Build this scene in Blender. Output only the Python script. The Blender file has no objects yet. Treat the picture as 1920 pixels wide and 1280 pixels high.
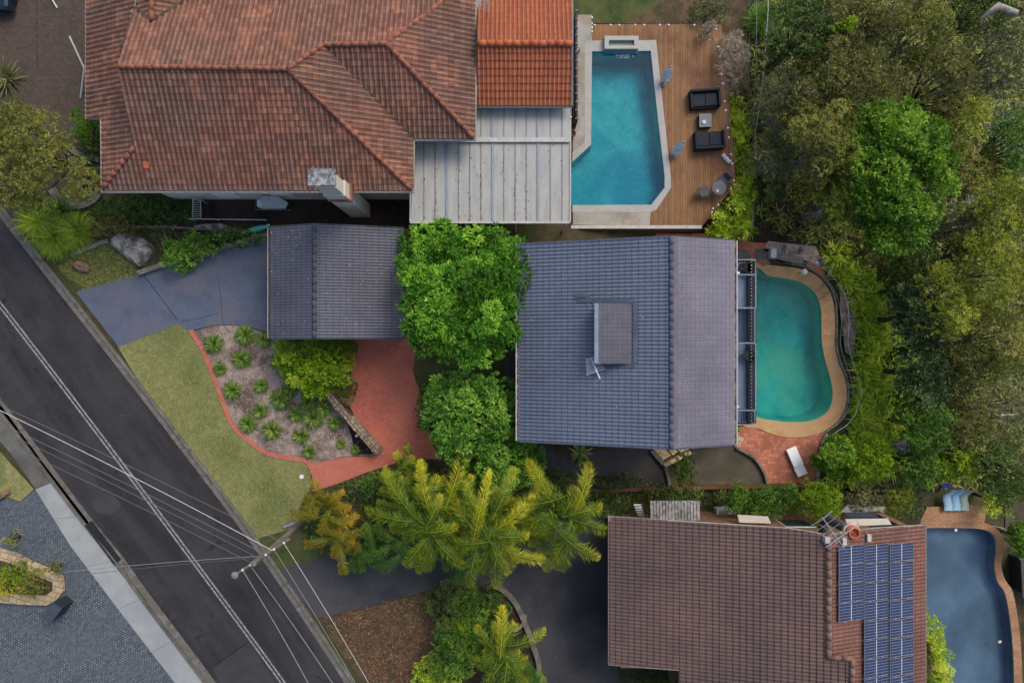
import bpy, math, random
import numpy as np
from mathutils import Vector
from mathutils.geometry import delaunay_2d_cdt
R = math.radians
H = 42.0                                     # height the picture is taken from, metres above the street
scn = bpy.context.scene
COL = scn.collection
# ---------------------------------------------------------------- camera
cam = bpy.data.objects.new('camera', bpy.data.cameras.new('camera'))
COL.objects.link(cam)
cam.location = (0, 0, H)
cam.data.lens = 24; cam.data.sensor_width = 36; cam.data.clip_end = 800
scn.camera = cam
# ---------------------------------------------------------------- light
SUN_EL, SUN_AZ = R(48), R(38)                # azimuth measured from +Y (picture top) towards +X (picture right)
w = bpy.data.worlds.new('World'); scn.world = w; w.use_nodes = True
nt = w.node_tree; bg = nt.nodes['Background']
sky = nt.nodes.new('ShaderNodeTexSky'); sky.sky_type = 'NISHITA'; sky.sun_disc = False
sky.sun_elevation = SUN_EL; sky.sun_rotation = SUN_AZ
sky.air_density = 1.0; sky.dust_density = 4.0; sky.ozone_density = 1.0
nt.links.new(sky.outputs[0], bg.inputs[0]); bg.inputs[1].default_value = 0.15
sd = bpy.data.lights.new('sun', 'SUN'); sd.energy = 0.9; sd.angle = R(24); sd.color = (1, .96, .9)
so = bpy.data.objects.new('sun', sd); COL.objects.link(so)
dv = Vector((math.sin(SUN_AZ)*math.cos(SUN_EL), math.cos(SUN_AZ)*math.cos(SUN_EL), math.sin(SUN_EL)))
so.rotation_euler = dv.to_track_quat('Z', 'Y').to_euler(); so.location = dv*100
vs = scn.view_settings
vs.view_transform = 'Standard'; vs.look = 'None'; vs.exposure = 0.33; vs.gamma = 1
scn.cycles.max_bounces = 6; scn.cycles.diffuse_bounces = 3; scn.cycles.transparent_max_bounces = 12
# ---------------------------------------------------------------- picture <-> place
def W(px, py, z=0.0):
    s = (H-z)/1280
    return ((px-960)*s, (640-py)*s, z)
TZ = [(-200, 0), (3, 0), (12, -2.2), (21, -2.2), (36, -6.2), (200, -9)]
def tz(x):
    return float(np.interp(x, [a for a, b in TZ], [b for a, b in TZ]))
def G(px, py, off=0.0):
    z = 0
    for _ in range(30): z = tz(W(px, py, z)[0])+off
    return W(px, py, z)
def onplane(px, py, P):
    a, bx, by = P; dx, dy = (px-960)/1280, (640-py)/1280
    t = (H-a)/(1+bx*dx+by*dy)
    return (dx*t, dy*t, H-t)
def plane(axis, c0, z0, t):                   # height z0 on the line axis = c0, rising by t per metre
    return (z0-t*c0, t, 0) if axis == 'x' else (z0-t*c0, 0, t)
def zat(P, x, y): return P[0]+P[1]*x+P[2]*y
def smooth(pts, n=6, closed=False):
    P = [np.array(p, float) for p in pts]; out = []; m = len(P)
    for i in range(m if closed else m-1):
        g = (lambda k: P[k % m]) if closed else (lambda k: P[min(max(k, 0), m-1)])
        a, b, c, d = g(i-1), g(i), g(i+1), g(i+2)
        for k in range(n):
            t = k/n
            out.append(tuple(.5*((2*b)+(c-a)*t+(2*a-5*b+4*c-d)*t*t+(3*b-a-3*c+d)*t**3)))
    if not closed: out.append(tuple(P[-1]))
    return out
def inpoly(xs, ys, poly):
    xs = np.asarray(xs); ys = np.asarray(ys); r = np.zeros(xs.shape, bool); n = len(poly)
    for i in range(n):
        x1, y1 = poly[i][0], poly[i][1]; x2, y2 = poly[(i+1) % n][0], poly[(i+1) % n][1]
        if y1 == y2: continue
        r ^= ((y1 > ys) != (y2 > ys)) & (xs < (x2-x1)*(ys-y1)/(y2-y1)+x1)
    return r
# ---------------------------------------------------------------- materials
def lin(c):
    return tuple(((v/255)/12.92 if v <= 10 else (((v/255)+.055)/1.055)**2.4) for v in c)+(1,)
MATS = {}
class N:
    def __init__(s, name):
        m = bpy.data.materials.new(name); m.use_nodes = True; s.m = m; s.t = m.node_tree
        s.b = s.t.nodes['Principled BSDF']; s.b.inputs['Specular IOR Level'].default_value = .3
        s.co = s.t.nodes.new('ShaderNodeTexCoord'); MATS[name] = m
    def n(s, kind, **kw):
        x = s.t.nodes.new('ShaderNode'+kind)
        for k, v in kw.items(): setattr(x, k, v)
        return x
    def l(s, a, b): s.t.links.new(a, b)
    def setv(s, sock, v):
        if hasattr(v, 'links') or hasattr(v, 'is_output'): s.l(v, sock)
        else: sock.default_value = v
    def noise(s, scale, detail=4, rough=.6, co=None, dist=0):
        x = s.n('TexNoise'); x.inputs['Scale'].default_value = scale; x.inputs['Detail'].default_value = detail
        x.inputs['Roughness'].default_value = rough; x.inputs['Distortion'].default_value = dist
        s.l(co or s.co.outputs['Object'], x.inputs['Vector']); return x.outputs['Fac']
    def ramp(s, f, a, b):
        x = s.n('MapRange'); s.setv(x.inputs['Value'], f); x.inputs['From Min'].default_value = a; x.inputs['From Max'].default_value = b
        return x.outputs['Result']
    def mix(s, f, a, b, mode='MIX'):
        x = s.n('MixRGB', blend_type=mode); s.setv(x.inputs[0], f); s.setv(x.inputs[1], a); s.setv(x.inputs[2], b)
        return x.outputs[0]
    def math(s, op, a, b=0.0):
        x = s.n('Math', operation=op); s.setv(x.inputs[0], a); s.setv(x.inputs[1], b); return x.outputs[0]
    def bump(s, h, d=.02, strength=.6):
        x = s.n('Bump'); x.inputs['Distance'].default_value = d; x.inputs['Strength'].default_value = strength
        s.l(h, x.inputs['Height']); s.l(x.outputs[0], s.b.inputs['Normal'])
    def done(s, col, rough=.8, metal=0):
        s.setv(s.b.inputs['Base Color'], col); s.setv(s.b.inputs['Roughness'], rough)
        s.b.inputs['Metallic'].default_value = metal; return s.m
def flat(name, c, rough=.6, metal=0, var=.25, scale=6, spec=.3):
    k = N(name); a = lin(c); dk = tuple(v*(1-var) for v in a[:3])+(1,)
    f = k.ramp(k.noise(scale, 5), .35, .65)
    k.b.inputs['Specular IOR Level'].default_value = spec
    return k.done(k.mix(f, dk, a), rough, metal)
def rough_ground(name, c1, c2, c3=None, s1=1.2, s2=14, s3=.25, bump=.03, rough=.9, specks=None, speck_scale=9, speck_r=.12, amt=.5):
    """two colours broken up by a fine noise, a third in big soft patches, optional pale litter specks"""
    k = N(name)
    f1 = k.ramp(k.noise(s1, 6, .65), .4, .62); f2 = k.noise(s2, 6, .7)
    col = k.mix(f1, lin(c1), lin(c2))
    if c3: col = k.mix(k.ramp(k.noise(s3, 4, .6), .45, .62), col, lin(c3))
    col = k.mix(amt, col, k.mix(k.ramp(f2, .3, .7), (.25, .25, .25, 1), (1, 1, 1, 1)), 'MULTIPLY') if amt else col
    if specks:
        v = k.n('TexVoronoi'); v.inputs['Scale'].default_value = speck_scale; k.l(k.co.outputs['Object'], v.inputs['Vector'])
        on = k.math('LESS_THAN', v.outputs['Distance'], speck_r)
        sep = k.n('SeparateColor'); k.l(v.outputs['Color'], sep.inputs[0])
        on = k.math('MULTIPLY', on, k.math('GREATER_THAN', sep.outputs[0], .62))
        col = k.mix(on, col, lin(specks))
    if bump: k.bump(f2, bump)
    return k.done(col, rough)
def brick(name, cols, mortar, w=.23, h=.115, rot=0, msize=.006, offset=.5, c_blot=None, blot=(.5, .65), s_blot=.5, rough=.85, bias=0, vert=False):
    k = N(name); mp = k.n('Mapping'); mp.inputs['Rotation'].default_value = (0, 0, rot)
    if vert:
        q = k.n('SeparateXYZ'); k.l(k.co.outputs['Object'], q.inputs[0]); qq = k.n('CombineXYZ'); k.l(k.math('ADD', q.outputs[0], q.outputs[1]), qq.inputs[0]); k.l(q.outputs[2], qq.inputs[1]); k.l(qq.outputs[0], mp.inputs['Vector'])
    else: k.l(k.co.outputs['Object'], mp.inputs['Vector'])
    b = k.n('TexBrick'); k.l(mp.outputs[0], b.inputs['Vector']); b.offset = offset
    b.inputs['Scale'].default_value = 1; b.inputs['Brick Width'].default_value = w; b.inputs['Row Height'].default_value = h
    b.inputs['Mortar Size'].default_value = msize; b.inputs['Mortar Smooth'].default_value = .3; b.inputs['Bias'].default_value = bias
    b.inputs['Color1'].default_value = lin(cols[0]); b.inputs['Color2'].default_value = lin(cols[1]); b.inputs['Mortar'].default_value = lin(mortar)
    col = b.outputs['Color']
    if c_blot: col = k.mix(k.math('MULTIPLY', k.ramp(k.noise(s_blot, 5), *blot), .6), col, lin(c_blot))
    col = k.mix(.35, col, k.mix(k.ramp(k.noise(25, 5), .3, .7), (.4, .4, .4, 1), (1, 1, 1, 1)), 'MULTIPLY')
    inv = k.math('SUBTRACT', 1.0, b.outputs['Fac']); k.bump(inv, .01, .7)
    return k.done(col, rough)
def tilemat(name, body, dirty, crest, joint=(30, 26, 26), s=.6, crest_w=.22, lo=.42, hi=.62, rough=.75, varia=.35, spec=.3, crest_amt=.7, seg=1, grime=None, jw=.07, patch=None):
    """roof tiles: UV is counted in tiles; crest of each roll, joint at each course, lichen in patches"""
    k = N(name); sx = k.n('SeparateXYZ'); uv = k.n('UVMap'); k.l(uv.outputs[0], sx.inputs[0])
    u, v = sx.outputs[0], sx.outputs[1]
    fu, fv = k.math('FRACT', u), k.math('FRACT', v)
    cell = k.n('CombineXYZ'); k.l(k.math('FLOOR', k.math('DIVIDE', u, float(seg))), cell.inputs[0]); k.l(k.math('FLOOR', v), cell.inputs[1])
    wn = k.n('TexWhiteNoise'); k.l(cell.outputs[0], wn.inputs['Vector'])
    big = k.noise(s, 6, .65)
    f = k.math('ADD', k.ramp(big, lo, hi), k.math('MULTIPLY', k.math('SUBTRACT', wn.outputs['Value'], .5), .5))
    f = k.math('MINIMUM', k.math('MAXIMUM', f, 0.0), 1.0)
    col = k.mix(f, lin(body), lin(dirty))
    if patch: col = k.mix(k.math('MULTIPLY', k.ramp(k.math('ADD', k.noise(.5, 5, .6), k.math('MULTIPLY', wn.outputs['Value'], .08)), .56, .68), .7), col, lin(patch))
    if crest:
        d = k.math('ABSOLUTE', k.math('SUBTRACT', fu, .5)); on = k.ramp(d, crest_w, crest_w*.55)
        col = k.mix(k.math('MULTIPLY', on, crest_amt), col, lin(crest))
    br = k.math('ADD', 1-varia/2, k.math('MULTIPLY', wn.outputs['Value'], varia))
    col = k.mix(1.0, col, br, 'MULTIPLY')
    fine = k.noise(16, 6, .75)
    col = k.mix(.55, col, k.mix(k.ramp(fine, .32, .62), (.3, .28, .27, 1), (1.2, 1.2, 1.2, 1)), 'MULTIPLY')
    if grime:
        g = k.math('MULTIPLY', k.ramp(k.noise(5, 8, .8), .52, .66), k.ramp(k.noise(s*1.3, 3), .45, .6))
        col = k.mix(k.math('MULTIPLY', g, .75), col, lin(grime))
    j = k.math('MAXIMUM', k.math('LESS_THAN', fv, jw), k.math('GREATER_THAN', fv, 1-jw*.3))
    col = k.mix(k.math('MULTIPLY', j, .75), col, lin(joint))
    k.b.inputs['Specular IOR Level'].default_value = spec
    k.bump(fine, .012, .5)
    return k.done(col, rough)
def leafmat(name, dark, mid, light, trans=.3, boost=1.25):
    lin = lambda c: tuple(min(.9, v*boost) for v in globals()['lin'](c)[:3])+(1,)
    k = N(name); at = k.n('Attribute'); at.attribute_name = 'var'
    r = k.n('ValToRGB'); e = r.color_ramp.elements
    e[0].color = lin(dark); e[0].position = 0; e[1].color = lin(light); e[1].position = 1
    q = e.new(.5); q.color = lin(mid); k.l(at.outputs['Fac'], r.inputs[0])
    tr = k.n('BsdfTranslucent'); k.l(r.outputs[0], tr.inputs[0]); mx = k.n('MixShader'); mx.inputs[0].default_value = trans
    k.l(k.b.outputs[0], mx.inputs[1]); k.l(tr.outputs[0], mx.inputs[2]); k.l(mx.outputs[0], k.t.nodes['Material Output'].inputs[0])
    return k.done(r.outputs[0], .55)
def watermat(name, tint, bump=.02, scale=3):
    k = N(name); t = k.n('BsdfTransparent'); t.inputs[0].default_value = tint+(1,)
    g = k.n('BsdfGlossy'); g.inputs['Roughness'].default_value = .04
    fr = k.n('Fresnel'); fr.inputs[0].default_value = 1.33
    bp = k.n('Bump'); bp.inputs['Distance'].default_value = bump; bp.inputs['Strength'].default_value = 1
    k.l(k.noise(scale, 3, .5, dist=.5), bp.inputs['Height']); k.l(bp.outputs[0], g.inputs['Normal']); k.l(bp.outputs[0], fr.inputs['Normal'])
    mx = k.n('MixShader'); k.l(fr.outputs[0], mx.inputs[0]); k.l(t.outputs[0], mx.inputs[1]); k.l(g.outputs[0], mx.inputs[2])
    k.l(mx.outputs[0], k.t.nodes['Material Output'].inputs[0]); return k.m
# ---------------------------------------------------------------- mesh builder
class MB:
    def __init__(s): s.v = []; s.f = []; s.uv = None
    def add(s, vs, fs):
        o = len(s.v); s.v += [tuple(p) for p in vs]; s.f += [tuple(i+o for i in f) for f in fs]; return s
    def box(s, c, sz, rz=0, tilt=0, tx=0):
        """box with base centre c; tilt about its own y axis"""
        hx, hy, hz = sz[0]/2, sz[1]/2, sz[2]; P = []
        for z in (0, hz):
            for x, y in ((-hx, -hy), (hx, -hy), (hx, hy), (-hx, hy)):
                X, Z = x*math.cos(tilt)+z*math.sin(tilt), -x*math.sin(tilt)+z*math.cos(tilt)
                Y, Z = y*math.cos(tx)-Z*math.sin(tx), y*math.sin(tx)+Z*math.cos(tx)
                P.append((c[0]+X*math.cos(rz)-Y*math.sin(rz), c[1]+X*math.sin(rz)+Y*math.cos(rz), c[2]+Z))
        return s.add(P, [(3, 2, 1, 0), (4, 5, 6, 7), (0, 1, 5, 4), (1, 2, 6, 5), (2, 3, 7, 6), (3, 0, 4, 7)])
    def tube(s, pts, r, n=6, cap=True):
        pts = [Vector(p) for p in pts]; rs = r if isinstance(r, (list, tuple)) else [r]*len(pts); P = []; F = []
        for i, p in enumerate(pts):
            d = (pts[min(i+1, len(pts)-1)]-pts[max(i-1, 0)]).normalized()
            a = d.cross(Vector((0, 0, 1)) if abs(d.z) < .9 else Vector((1, 0, 0))).normalized(); b = d.cross(a)
            for k in range(n):
                t = 2*math.pi*k/n; P.append(tuple(p+(a*math.cos(t)+b*math.sin(t))*rs[i]))
        for i in range(len(pts)-1):
            for k in range(n): F.append((i*n+k, i*n+(k+1) % n, (i+1)*n+(k+1) % n, (i+1)*n+k))
        if cap: F.append(tuple(range(n-1, -1, -1))); F.append(tuple((len(pts)-1)*n+k for k in range(n)))
        return s.add(P, F)
    def lathe(s, c, prof, n=16):
        P = []; F = []
        for r, z in prof:
            for k in range(n): P.append((c[0]+r*math.cos(2*math.pi*k/n), c[1]+r*math.sin(2*math.pi*k/n), c[2]+z))
        for i in range(len(prof)-1):
            for k in range(n): F.append((i*n+k, i*n+(k+1) % n, (i+1)*n+(k+1) % n, (i+1)*n+k))
        F.append(tuple(range(n-1, -1, -1))); F.append(tuple((len(prof)-1)*n+k for k in range(n)))
        return s.add(P, F)
    def prism(s, poly, z0, z1):
        """poly: list of (x,y) or (x,y,z); z0/z1 numbers, or offsets when poly has z"""
        n = len(poly); ar = sum(poly[i][0]*poly[(i+1) % n][1]-poly[(i+1) % n][0]*poly[i][1] for i in range(n))
        if ar < 0: poly = poly[::-1]
        h = len(poly[0]) > 2
        P = [(p[0], p[1], (p[2] if h else 0)+z0) for p in poly]+[(p[0], p[1], (p[2] if h else 0)+z1) for p in poly]
        F = [tuple(range(n-1, -1, -1)), tuple(range(n, 2*n))]+[(i, (i+1) % n, n+(i+1) % n, n+i) for i in range(n)]
        return s.add(P, F)
    def strip(s, path, w, z0, z1, closed=False):
        """a bar of width w laid along path (x,y,z); z0/z1 offsets"""
        n = len(path); L = []; Rr = []
        for i in range(n):
            a = path[(i-1) % n] if closed else path[max(i-1, 0)]; b = path[(i+1) % n] if closed else path[min(i+1, n-1)]
            dx, dy = b[0]-a[0], b[1]-a[1]; m = math.hypot(dx, dy) or 1; nx, ny = -dy/m*w/2, dx/m*w/2
            z = path[i][2] if len(path[i]) > 2 else 0
            L.append((path[i][0]+nx, path[i][1]+ny, z)); Rr.append((path[i][0]-nx, path[i][1]-ny, z))
        P = []; F = []
        for i in range(n):
            for q, z in ((L[i], z0), (L[i], z1), (Rr[i], z1), (Rr[i], z0)): P.append((q[0], q[1], q[2]+z))
        for i in range(n if closed else n-1):
            j = (i+1) % n
            for k in range(4): F.append((i*4+k, i*4+(k+1) % 4, j*4+(k+1) % 4, j*4+k))
        if not closed: F += [(0, 1, 2, 3), tuple((n-1)*4+k for k in (3, 2, 1, 0))]
        return s.add(P, F)
def finish(name, me, mat, parent=None, smooth_=False):
    if mat: me.materials.append(mat)
    o = bpy.data.objects.new(name, me); COL.objects.link(o)
    if smooth_: me.polygons.foreach_set('use_smooth', [True]*len(me.polygons))
    if parent is not None: o.parent = parent
    return o
def root_of(p):
    x = Vector((0, 0, 0))
    while p is not None: x += p.location; p = p.parent
    return x
def obj(name, mb, mat, parent=None, sm=False, label=None):
    off = root_of(parent) if parent else Vector((0, 0, 0))
    me = bpy.data.meshes.new(name); me.from_pydata([(x-off.x, y-off.y, z-off.z) for x, y, z in mb.v], [], mb.f); me.update()
    o = finish(name, me, mat, parent, sm)
    if label: o['label'] = label
    return o
def solo(name, mb, mat, label, cat, group=None, sm=False, base=None):
    """a thing that is one mesh, its origin put at its base"""
    a = np.array(mb.v); c = base or ((a[:, 0].min()+a[:, 0].max())/2, (a[:, 1].min()+a[:, 1].max())/2, a[:, 2].min())
    me = bpy.data.meshes.new(name); me.from_pydata([tuple(p) for p in (a-np.array(c))], [], mb.f); me.update()
    o = finish(name, me, mat, None, sm); o.location = c
    return tag(o, label, cat, group)
def tag(o, label=None, cat=None, group=None, kind=None):
    if label: o['label'] = label
    if cat: o['category'] = cat
    if group: o['group'] = group
    if kind: o['kind'] = kind
    return o
def thing(name, label, cat, loc=(0, 0, 0), group=None):
    o = bpy.data.objects.new(name, None); COL.objects.link(o); o.location = loc; o.empty_display_size = .3
    return tag(o, label, cat, group)
def copy_tree(o, parent=None):
    c = o.copy(); COL.objects.link(c); c.parent = parent
    for ch in list(o.children): copy_tree(ch, c)
    return c
def bevel(o, w=.02, seg=2):
    m = o.modifiers.new('bevel', 'BEVEL'); m.width = w; m.segments = seg; m.limit_method = 'ANGLE'; return o
def npmesh(name, V, F4, var=None):
    me = bpy.data.meshes.new(name); nv, nf = len(V), len(F4)
    me.vertices.add(nv); me.vertices.foreach_set('co', np.asarray(V, np.float32).ravel())
    me.loops.add(nf*4); me.loops.foreach_set('vertex_index', np.asarray(F4, np.int32).ravel())
    me.polygons.add(nf); me.polygons.foreach_set('loop_start', np.arange(0, nf*4, 4, dtype=np.int32))
    me.polygons.foreach_set('loop_total', np.full(nf, 4, np.int32))
    if var is not None:
        a = me.attributes.new('var', 'FLOAT', 'POINT'); a.data.foreach_set('value', np.asarray(var, np.float32))
    me.update(calc_edges=True); return me
# ---------------------------------------------------------------- ground sheets
def sheet(name, poly, mat, off=.03, z=None, holes=(), step=1.0, parent=None, world=False, cat=None, label=None, kind='structure', skirt=0):
    """flat (z given) or draped sheet from a picture-space outline"""
    f = (lambda p: p) if world else ((lambda p: W(p[0], p[1], z)) if z is not None else (lambda p: G(p[0], p[1], off)))
    rings = [[f(p) for p in poly]]+[[f(p) for p in h] for h in holes]
    vs, es = [], []
    for rg in rings:
        o = len(vs); vs += [Vector((p[0], p[1])) for p in rg]; es += [(o+i, o+(i+1) % len(rg)) for i in range(len(rg))]
    xs = [p[0] for p in rings[0]]; ys = [p[1] for p in rings[0]]
    if z is None and step:
        gx, gy = np.meshgrid(np.arange(math.ceil(min(xs)/step)*step, max(xs), step), np.arange(math.ceil(min(ys)), max(ys), step*2))
        gx, gy = gx.ravel(), gy.ravel(); k = inpoly(gx, gy, rings[0])
        for h in rings[1:]: k &= ~inpoly(gx, gy, h)
        vs += [Vector((float(a), float(b))) for a, b in zip(gx[k], gy[k])]
    ov, oe, of, _, _, _ = delaunay_2d_cdt(vs, es, [], 0, 1e-4)
    ov = [(p.x, p.y) for p in ov]; F = []
    for t in of:
        cx = sum(ov[i][0] for i in t)/len(t); cy = sum(ov[i][1] for i in t)/len(t)
        if inpoly([cx], [cy], rings[0])[0] and not any(inpoly([cx], [cy], h)[0] for h in rings[1:]):
            a = sum(ov[t[i]][0]*ov[t[(i+1) % len(t)]][1]-ov[t[(i+1) % len(t)]][0]*ov[t[i]][1] for i in range(len(t)))
            F.append(tuple(t) if a > 0 else tuple(t)[::-1])
    mb = MB(); mb.add([(x, y, (z if z is not None else tz(x)+off)) for x, y in ov], F)
    if skirt:
        for ri, rg in enumerate(rings):
            n = len(rg); sk = min(skirt, .14) if ri else skirt
            for i in range(n):
                p, q = rg[i], rg[(i+1) % n]; zz = [(z if z is not None else tz(a[0])+off) for a in (p, q)]
                mb.add([(p[0], p[1], zz[0]-.002), (q[0], q[1], zz[1]-.002), (q[0], q[1], zz[1]-sk), (p[0], p[1], zz[0]-sk)], [(0, 1, 2, 3)])
    o = obj(name, mb, mat, parent)
    if parent is None: o['kind'] = kind
    if label: tag(o, label, cat)
    return o
# ---------------------------------------------------------------- tiled roofs
class Roof:
    def __init__(s): s.V = []; s.UV = []; s.F = []; s.n = 0; s.deck = MB()
    def face(s, px, P, tw, course, amp, lap, world=False, k=6, sub=3, shape='roll'):
        poly = [p if world else onplane(p[0], p[1], P) for p in px]
        g = np.array([P[1], P[2]]); gl = np.linalg.norm(g)
        ev = np.array([g[0], g[1], gl*gl]); ev /= np.linalg.norm(ev); eu = np.array([-g[1], g[0], 0])/gl*-1
        nn = np.cross(eu, ev); 
        if nn[2] < 0: eu = -eu; nn = np.cross(eu, ev)
        A = np.array(poly); O = np.array([0, 0, P[0]]); u = (A-O)@eu; v = (A-O)@ev
        v0 = v.min(); du = tw/k; dvv = course/sub
        cu = np.arange(math.floor(u.min()/du), math.ceil(u.max()/du)); cv = np.arange(0, math.ceil((v.max()-v0)/dvv))
        I, J = np.meshgrid(cu, cv); I, J = I.ravel(), J.ravel()
        pp = list(zip(u, v-v0)); keep = inpoly((I+.5)*du, (J+.5)*dvv, pp); I, J = I[keep], J[keep]
        def hgt(ui, vi, jj):
            t = (ui % tw)/tw
            if shape == 'roll': pr = np.clip(np.cos((t-.5)*2*np.pi*1.15), -.4, 1)*.8+.2
            elif shape == 'wave': pr = .5+.5*np.cos((t-.5)*2*np.pi)
            else: pr = np.where((t > .06) & (t < .94), .8, 0)
            fr = (vi/course)-np.floor(jj*dvv/course+1e-6)
            return amp*pr+lap*(1-fr)
        vs = []
        for a, b in ((0, 0), (1, 0), (1, 1), (0, 1)):
            uu = (I+a)*du; vv = (J+b)*dvv; h = hgt(uu+(1e-6 if a == 0 else -1e-6), vv, J)
            vs.append(O+np.outer(uu, eu)+np.outer(vv+v0, ev)+np.outer(h, nn))
        n = len(I); V = np.stack(vs, 1).reshape(-1, 3)
        UV = np.stack([np.stack([(I+a)*du/tw, (J+b)*dvv/course], 1) for a, b in ((0, 0), (1, 0), (1, 1), (0, 1))], 1).reshape(-1, 2)
        s.V.append(V); s.UV.append(UV); s.F.append(np.arange(n*4).reshape(-1, 4)+s.n); s.n += n*4
        m = (J % sub == 0); In, Jn = I[m], J[m]; q = []; nr = len(In)       # the butt edge of each course
        for a, hh in ((0, 0), (1, 0), (1, 1), (0, 1)):
            uu = (In+a)*du; vv = Jn*dvv; h = hgt(uu+(1e-6 if a == 0 else -1e-6), vv, Jn)
            q.append(O+np.outer(uu, eu)+np.outer(vv+v0, ev)+np.outer(h if hh else h-lap-.01, nn))
        s.V.append(np.stack(q, 1).reshape(-1, 3))
        s.UV.append(np.stack([np.stack([(In+a)*du/tw, Jn*dvv/course+.02], 1) for a in (0, 1, 1, 0)], 1).reshape(-1, 2))
        s.F.append(np.arange(nr*4).reshape(-1, 4)+s.n); s.n += nr*4
        s.deck.prism([tuple(p) for p in A], -.16, -.015)
        return A
    def build(s, name, mat, parent):
        off = np.array(root_of(parent)); me = npmesh(name, np.vstack(s.V)-off, np.vstack(s.F))
        uv = me.uv_layers.new(name='UVMap'); uv.data.foreach_set('uv', np.vstack(s.UV).astype(np.float32).ravel())
        return finish(name, me, mat, parent)
def ridge(mb, a, b, r=.14, seg=.4, seed=0, lift=.05):
    """a row of overlapping half round cap tiles"""
    rg = random.Random(seed); a, b = Vector(a), Vector(b); L = (b-a).length; n = max(1, int(L/seg)); d = (b-a)/n
    for i in range(n):
        p = a+d*i; q = a+d*(i+1.06); j = Vector((rg.uniform(-.01, .01), rg.uniform(-.01, .01), lift))
        mb.tube([p+j, q+j+Vector((0, 0, .004))], [r, r*.975], 10)
# ---------------------------------------------------------------- foliage
def leafquads(P, D, L, Wd, rng, droop=.25, var=None):
    n = len(P); D = D/np.linalg.norm(D, axis=1, keepdims=True)
    up = rng.normal(0, .5, (n, 3))+np.array([0, 0, 1.0]); S = np.cross(D, up); S /= (np.linalg.norm(S, axis=1, keepdims=True)+1e-9)
    L = np.broadcast_to(L, (n,))[:, None]*rng.uniform(.7, 1.25, (n, 1)); Wd = np.broadcast_to(Wd, (n,))[:, None]*rng.uniform(.8, 1.2, (n, 1))
    mid = P+D*L*.45; tip = P+D*L-np.array([0, 0, 1.0])*L*droop
    V = np.stack([P, mid+S*Wd*.5, tip, mid-S*Wd*.5], 1).reshape(-1, 3)
    return V, np.arange(n*4).reshape(-1, 4), np.repeat(rng.random(n) if var is None else var, 4)
def crown_mesh(name, clumps, L, Wd, dens, rng, k=7, style='round', flat_=.75, tips=.0):
    """clumps: (x,y,z,r). sprays of k leaves on the upper shell of every clump"""
    Ps, Ds, Vr = [], [], []
    for x, y, z, r in clumps:
        n = max(8, int(dens*r*r*3.1)); d = rng.normal(0, 1, (n, 3)); d /= np.linalg.norm(d, axis=1, keepdims=True)
        d[:, 2] = np.where(rng.random(n) < .8, abs(d[:, 2]), d[:, 2]); rad = r*rng.uniform(.45, 1.08, (n, 1))**.6
        p = np.array([x, y, z])+d*rad*np.array([1, 1, flat_]); base = rng.normal(.5, .2)
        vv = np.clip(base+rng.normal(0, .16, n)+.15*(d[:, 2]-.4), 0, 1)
        for _ in range(k):
            q = rng.normal(0, 1, (n, 3)); q /= np.linalg.norm(q, axis=1, keepdims=True)
            dd = d*.75+q*.85+np.array([0, 0, .15]); Ps.append(p+q*.03); Ds.append(dd); Vr.append(np.clip(vv+rng.normal(0, .08, n), 0, 1))
    V, F, vr = leafquads(np.vstack(Ps), np.vstack(Ds), L, Wd, rng, .2, np.concatenate(Vr))
    return npmesh(name, V, F, vr)
def clump_fill(poly, ztop, drop, cr, rng, gap=.8, inner=True, jit=.5, tries=1500):
    """scatter clumps inside a world outline, lower toward its rim"""
    A = np.array([(p[0], p[1]) for p in poly]); c = A.mean(0); R0 = np.sqrt(((A-c)**2).sum(1)).mean(); out = []
    lo, hi = A.min(0), A.max(0)
    for _ in range(tries):
        q = lo+rng.random(2)*(hi-lo)
        if not inpoly([q[0]], [q[1]], poly)[0]: continue
        r = cr*rng.uniform(.7, 1.25)
        ed = np.sqrt(((A-q)**2).sum(1)).min()
        if ed < r*.5: continue
        if any((q[0]-o[0])**2+(q[1]-o[1])**2 < (gap*(r+o[3])*.62)**2 for o in out): continue
        t = np.linalg.norm(q-c)/R0
        out.append((q[0], q[1], ztop-drop*t*t-r*.5+rng.uniform(-jit, jit), r))
    return out
BARK = None
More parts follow.
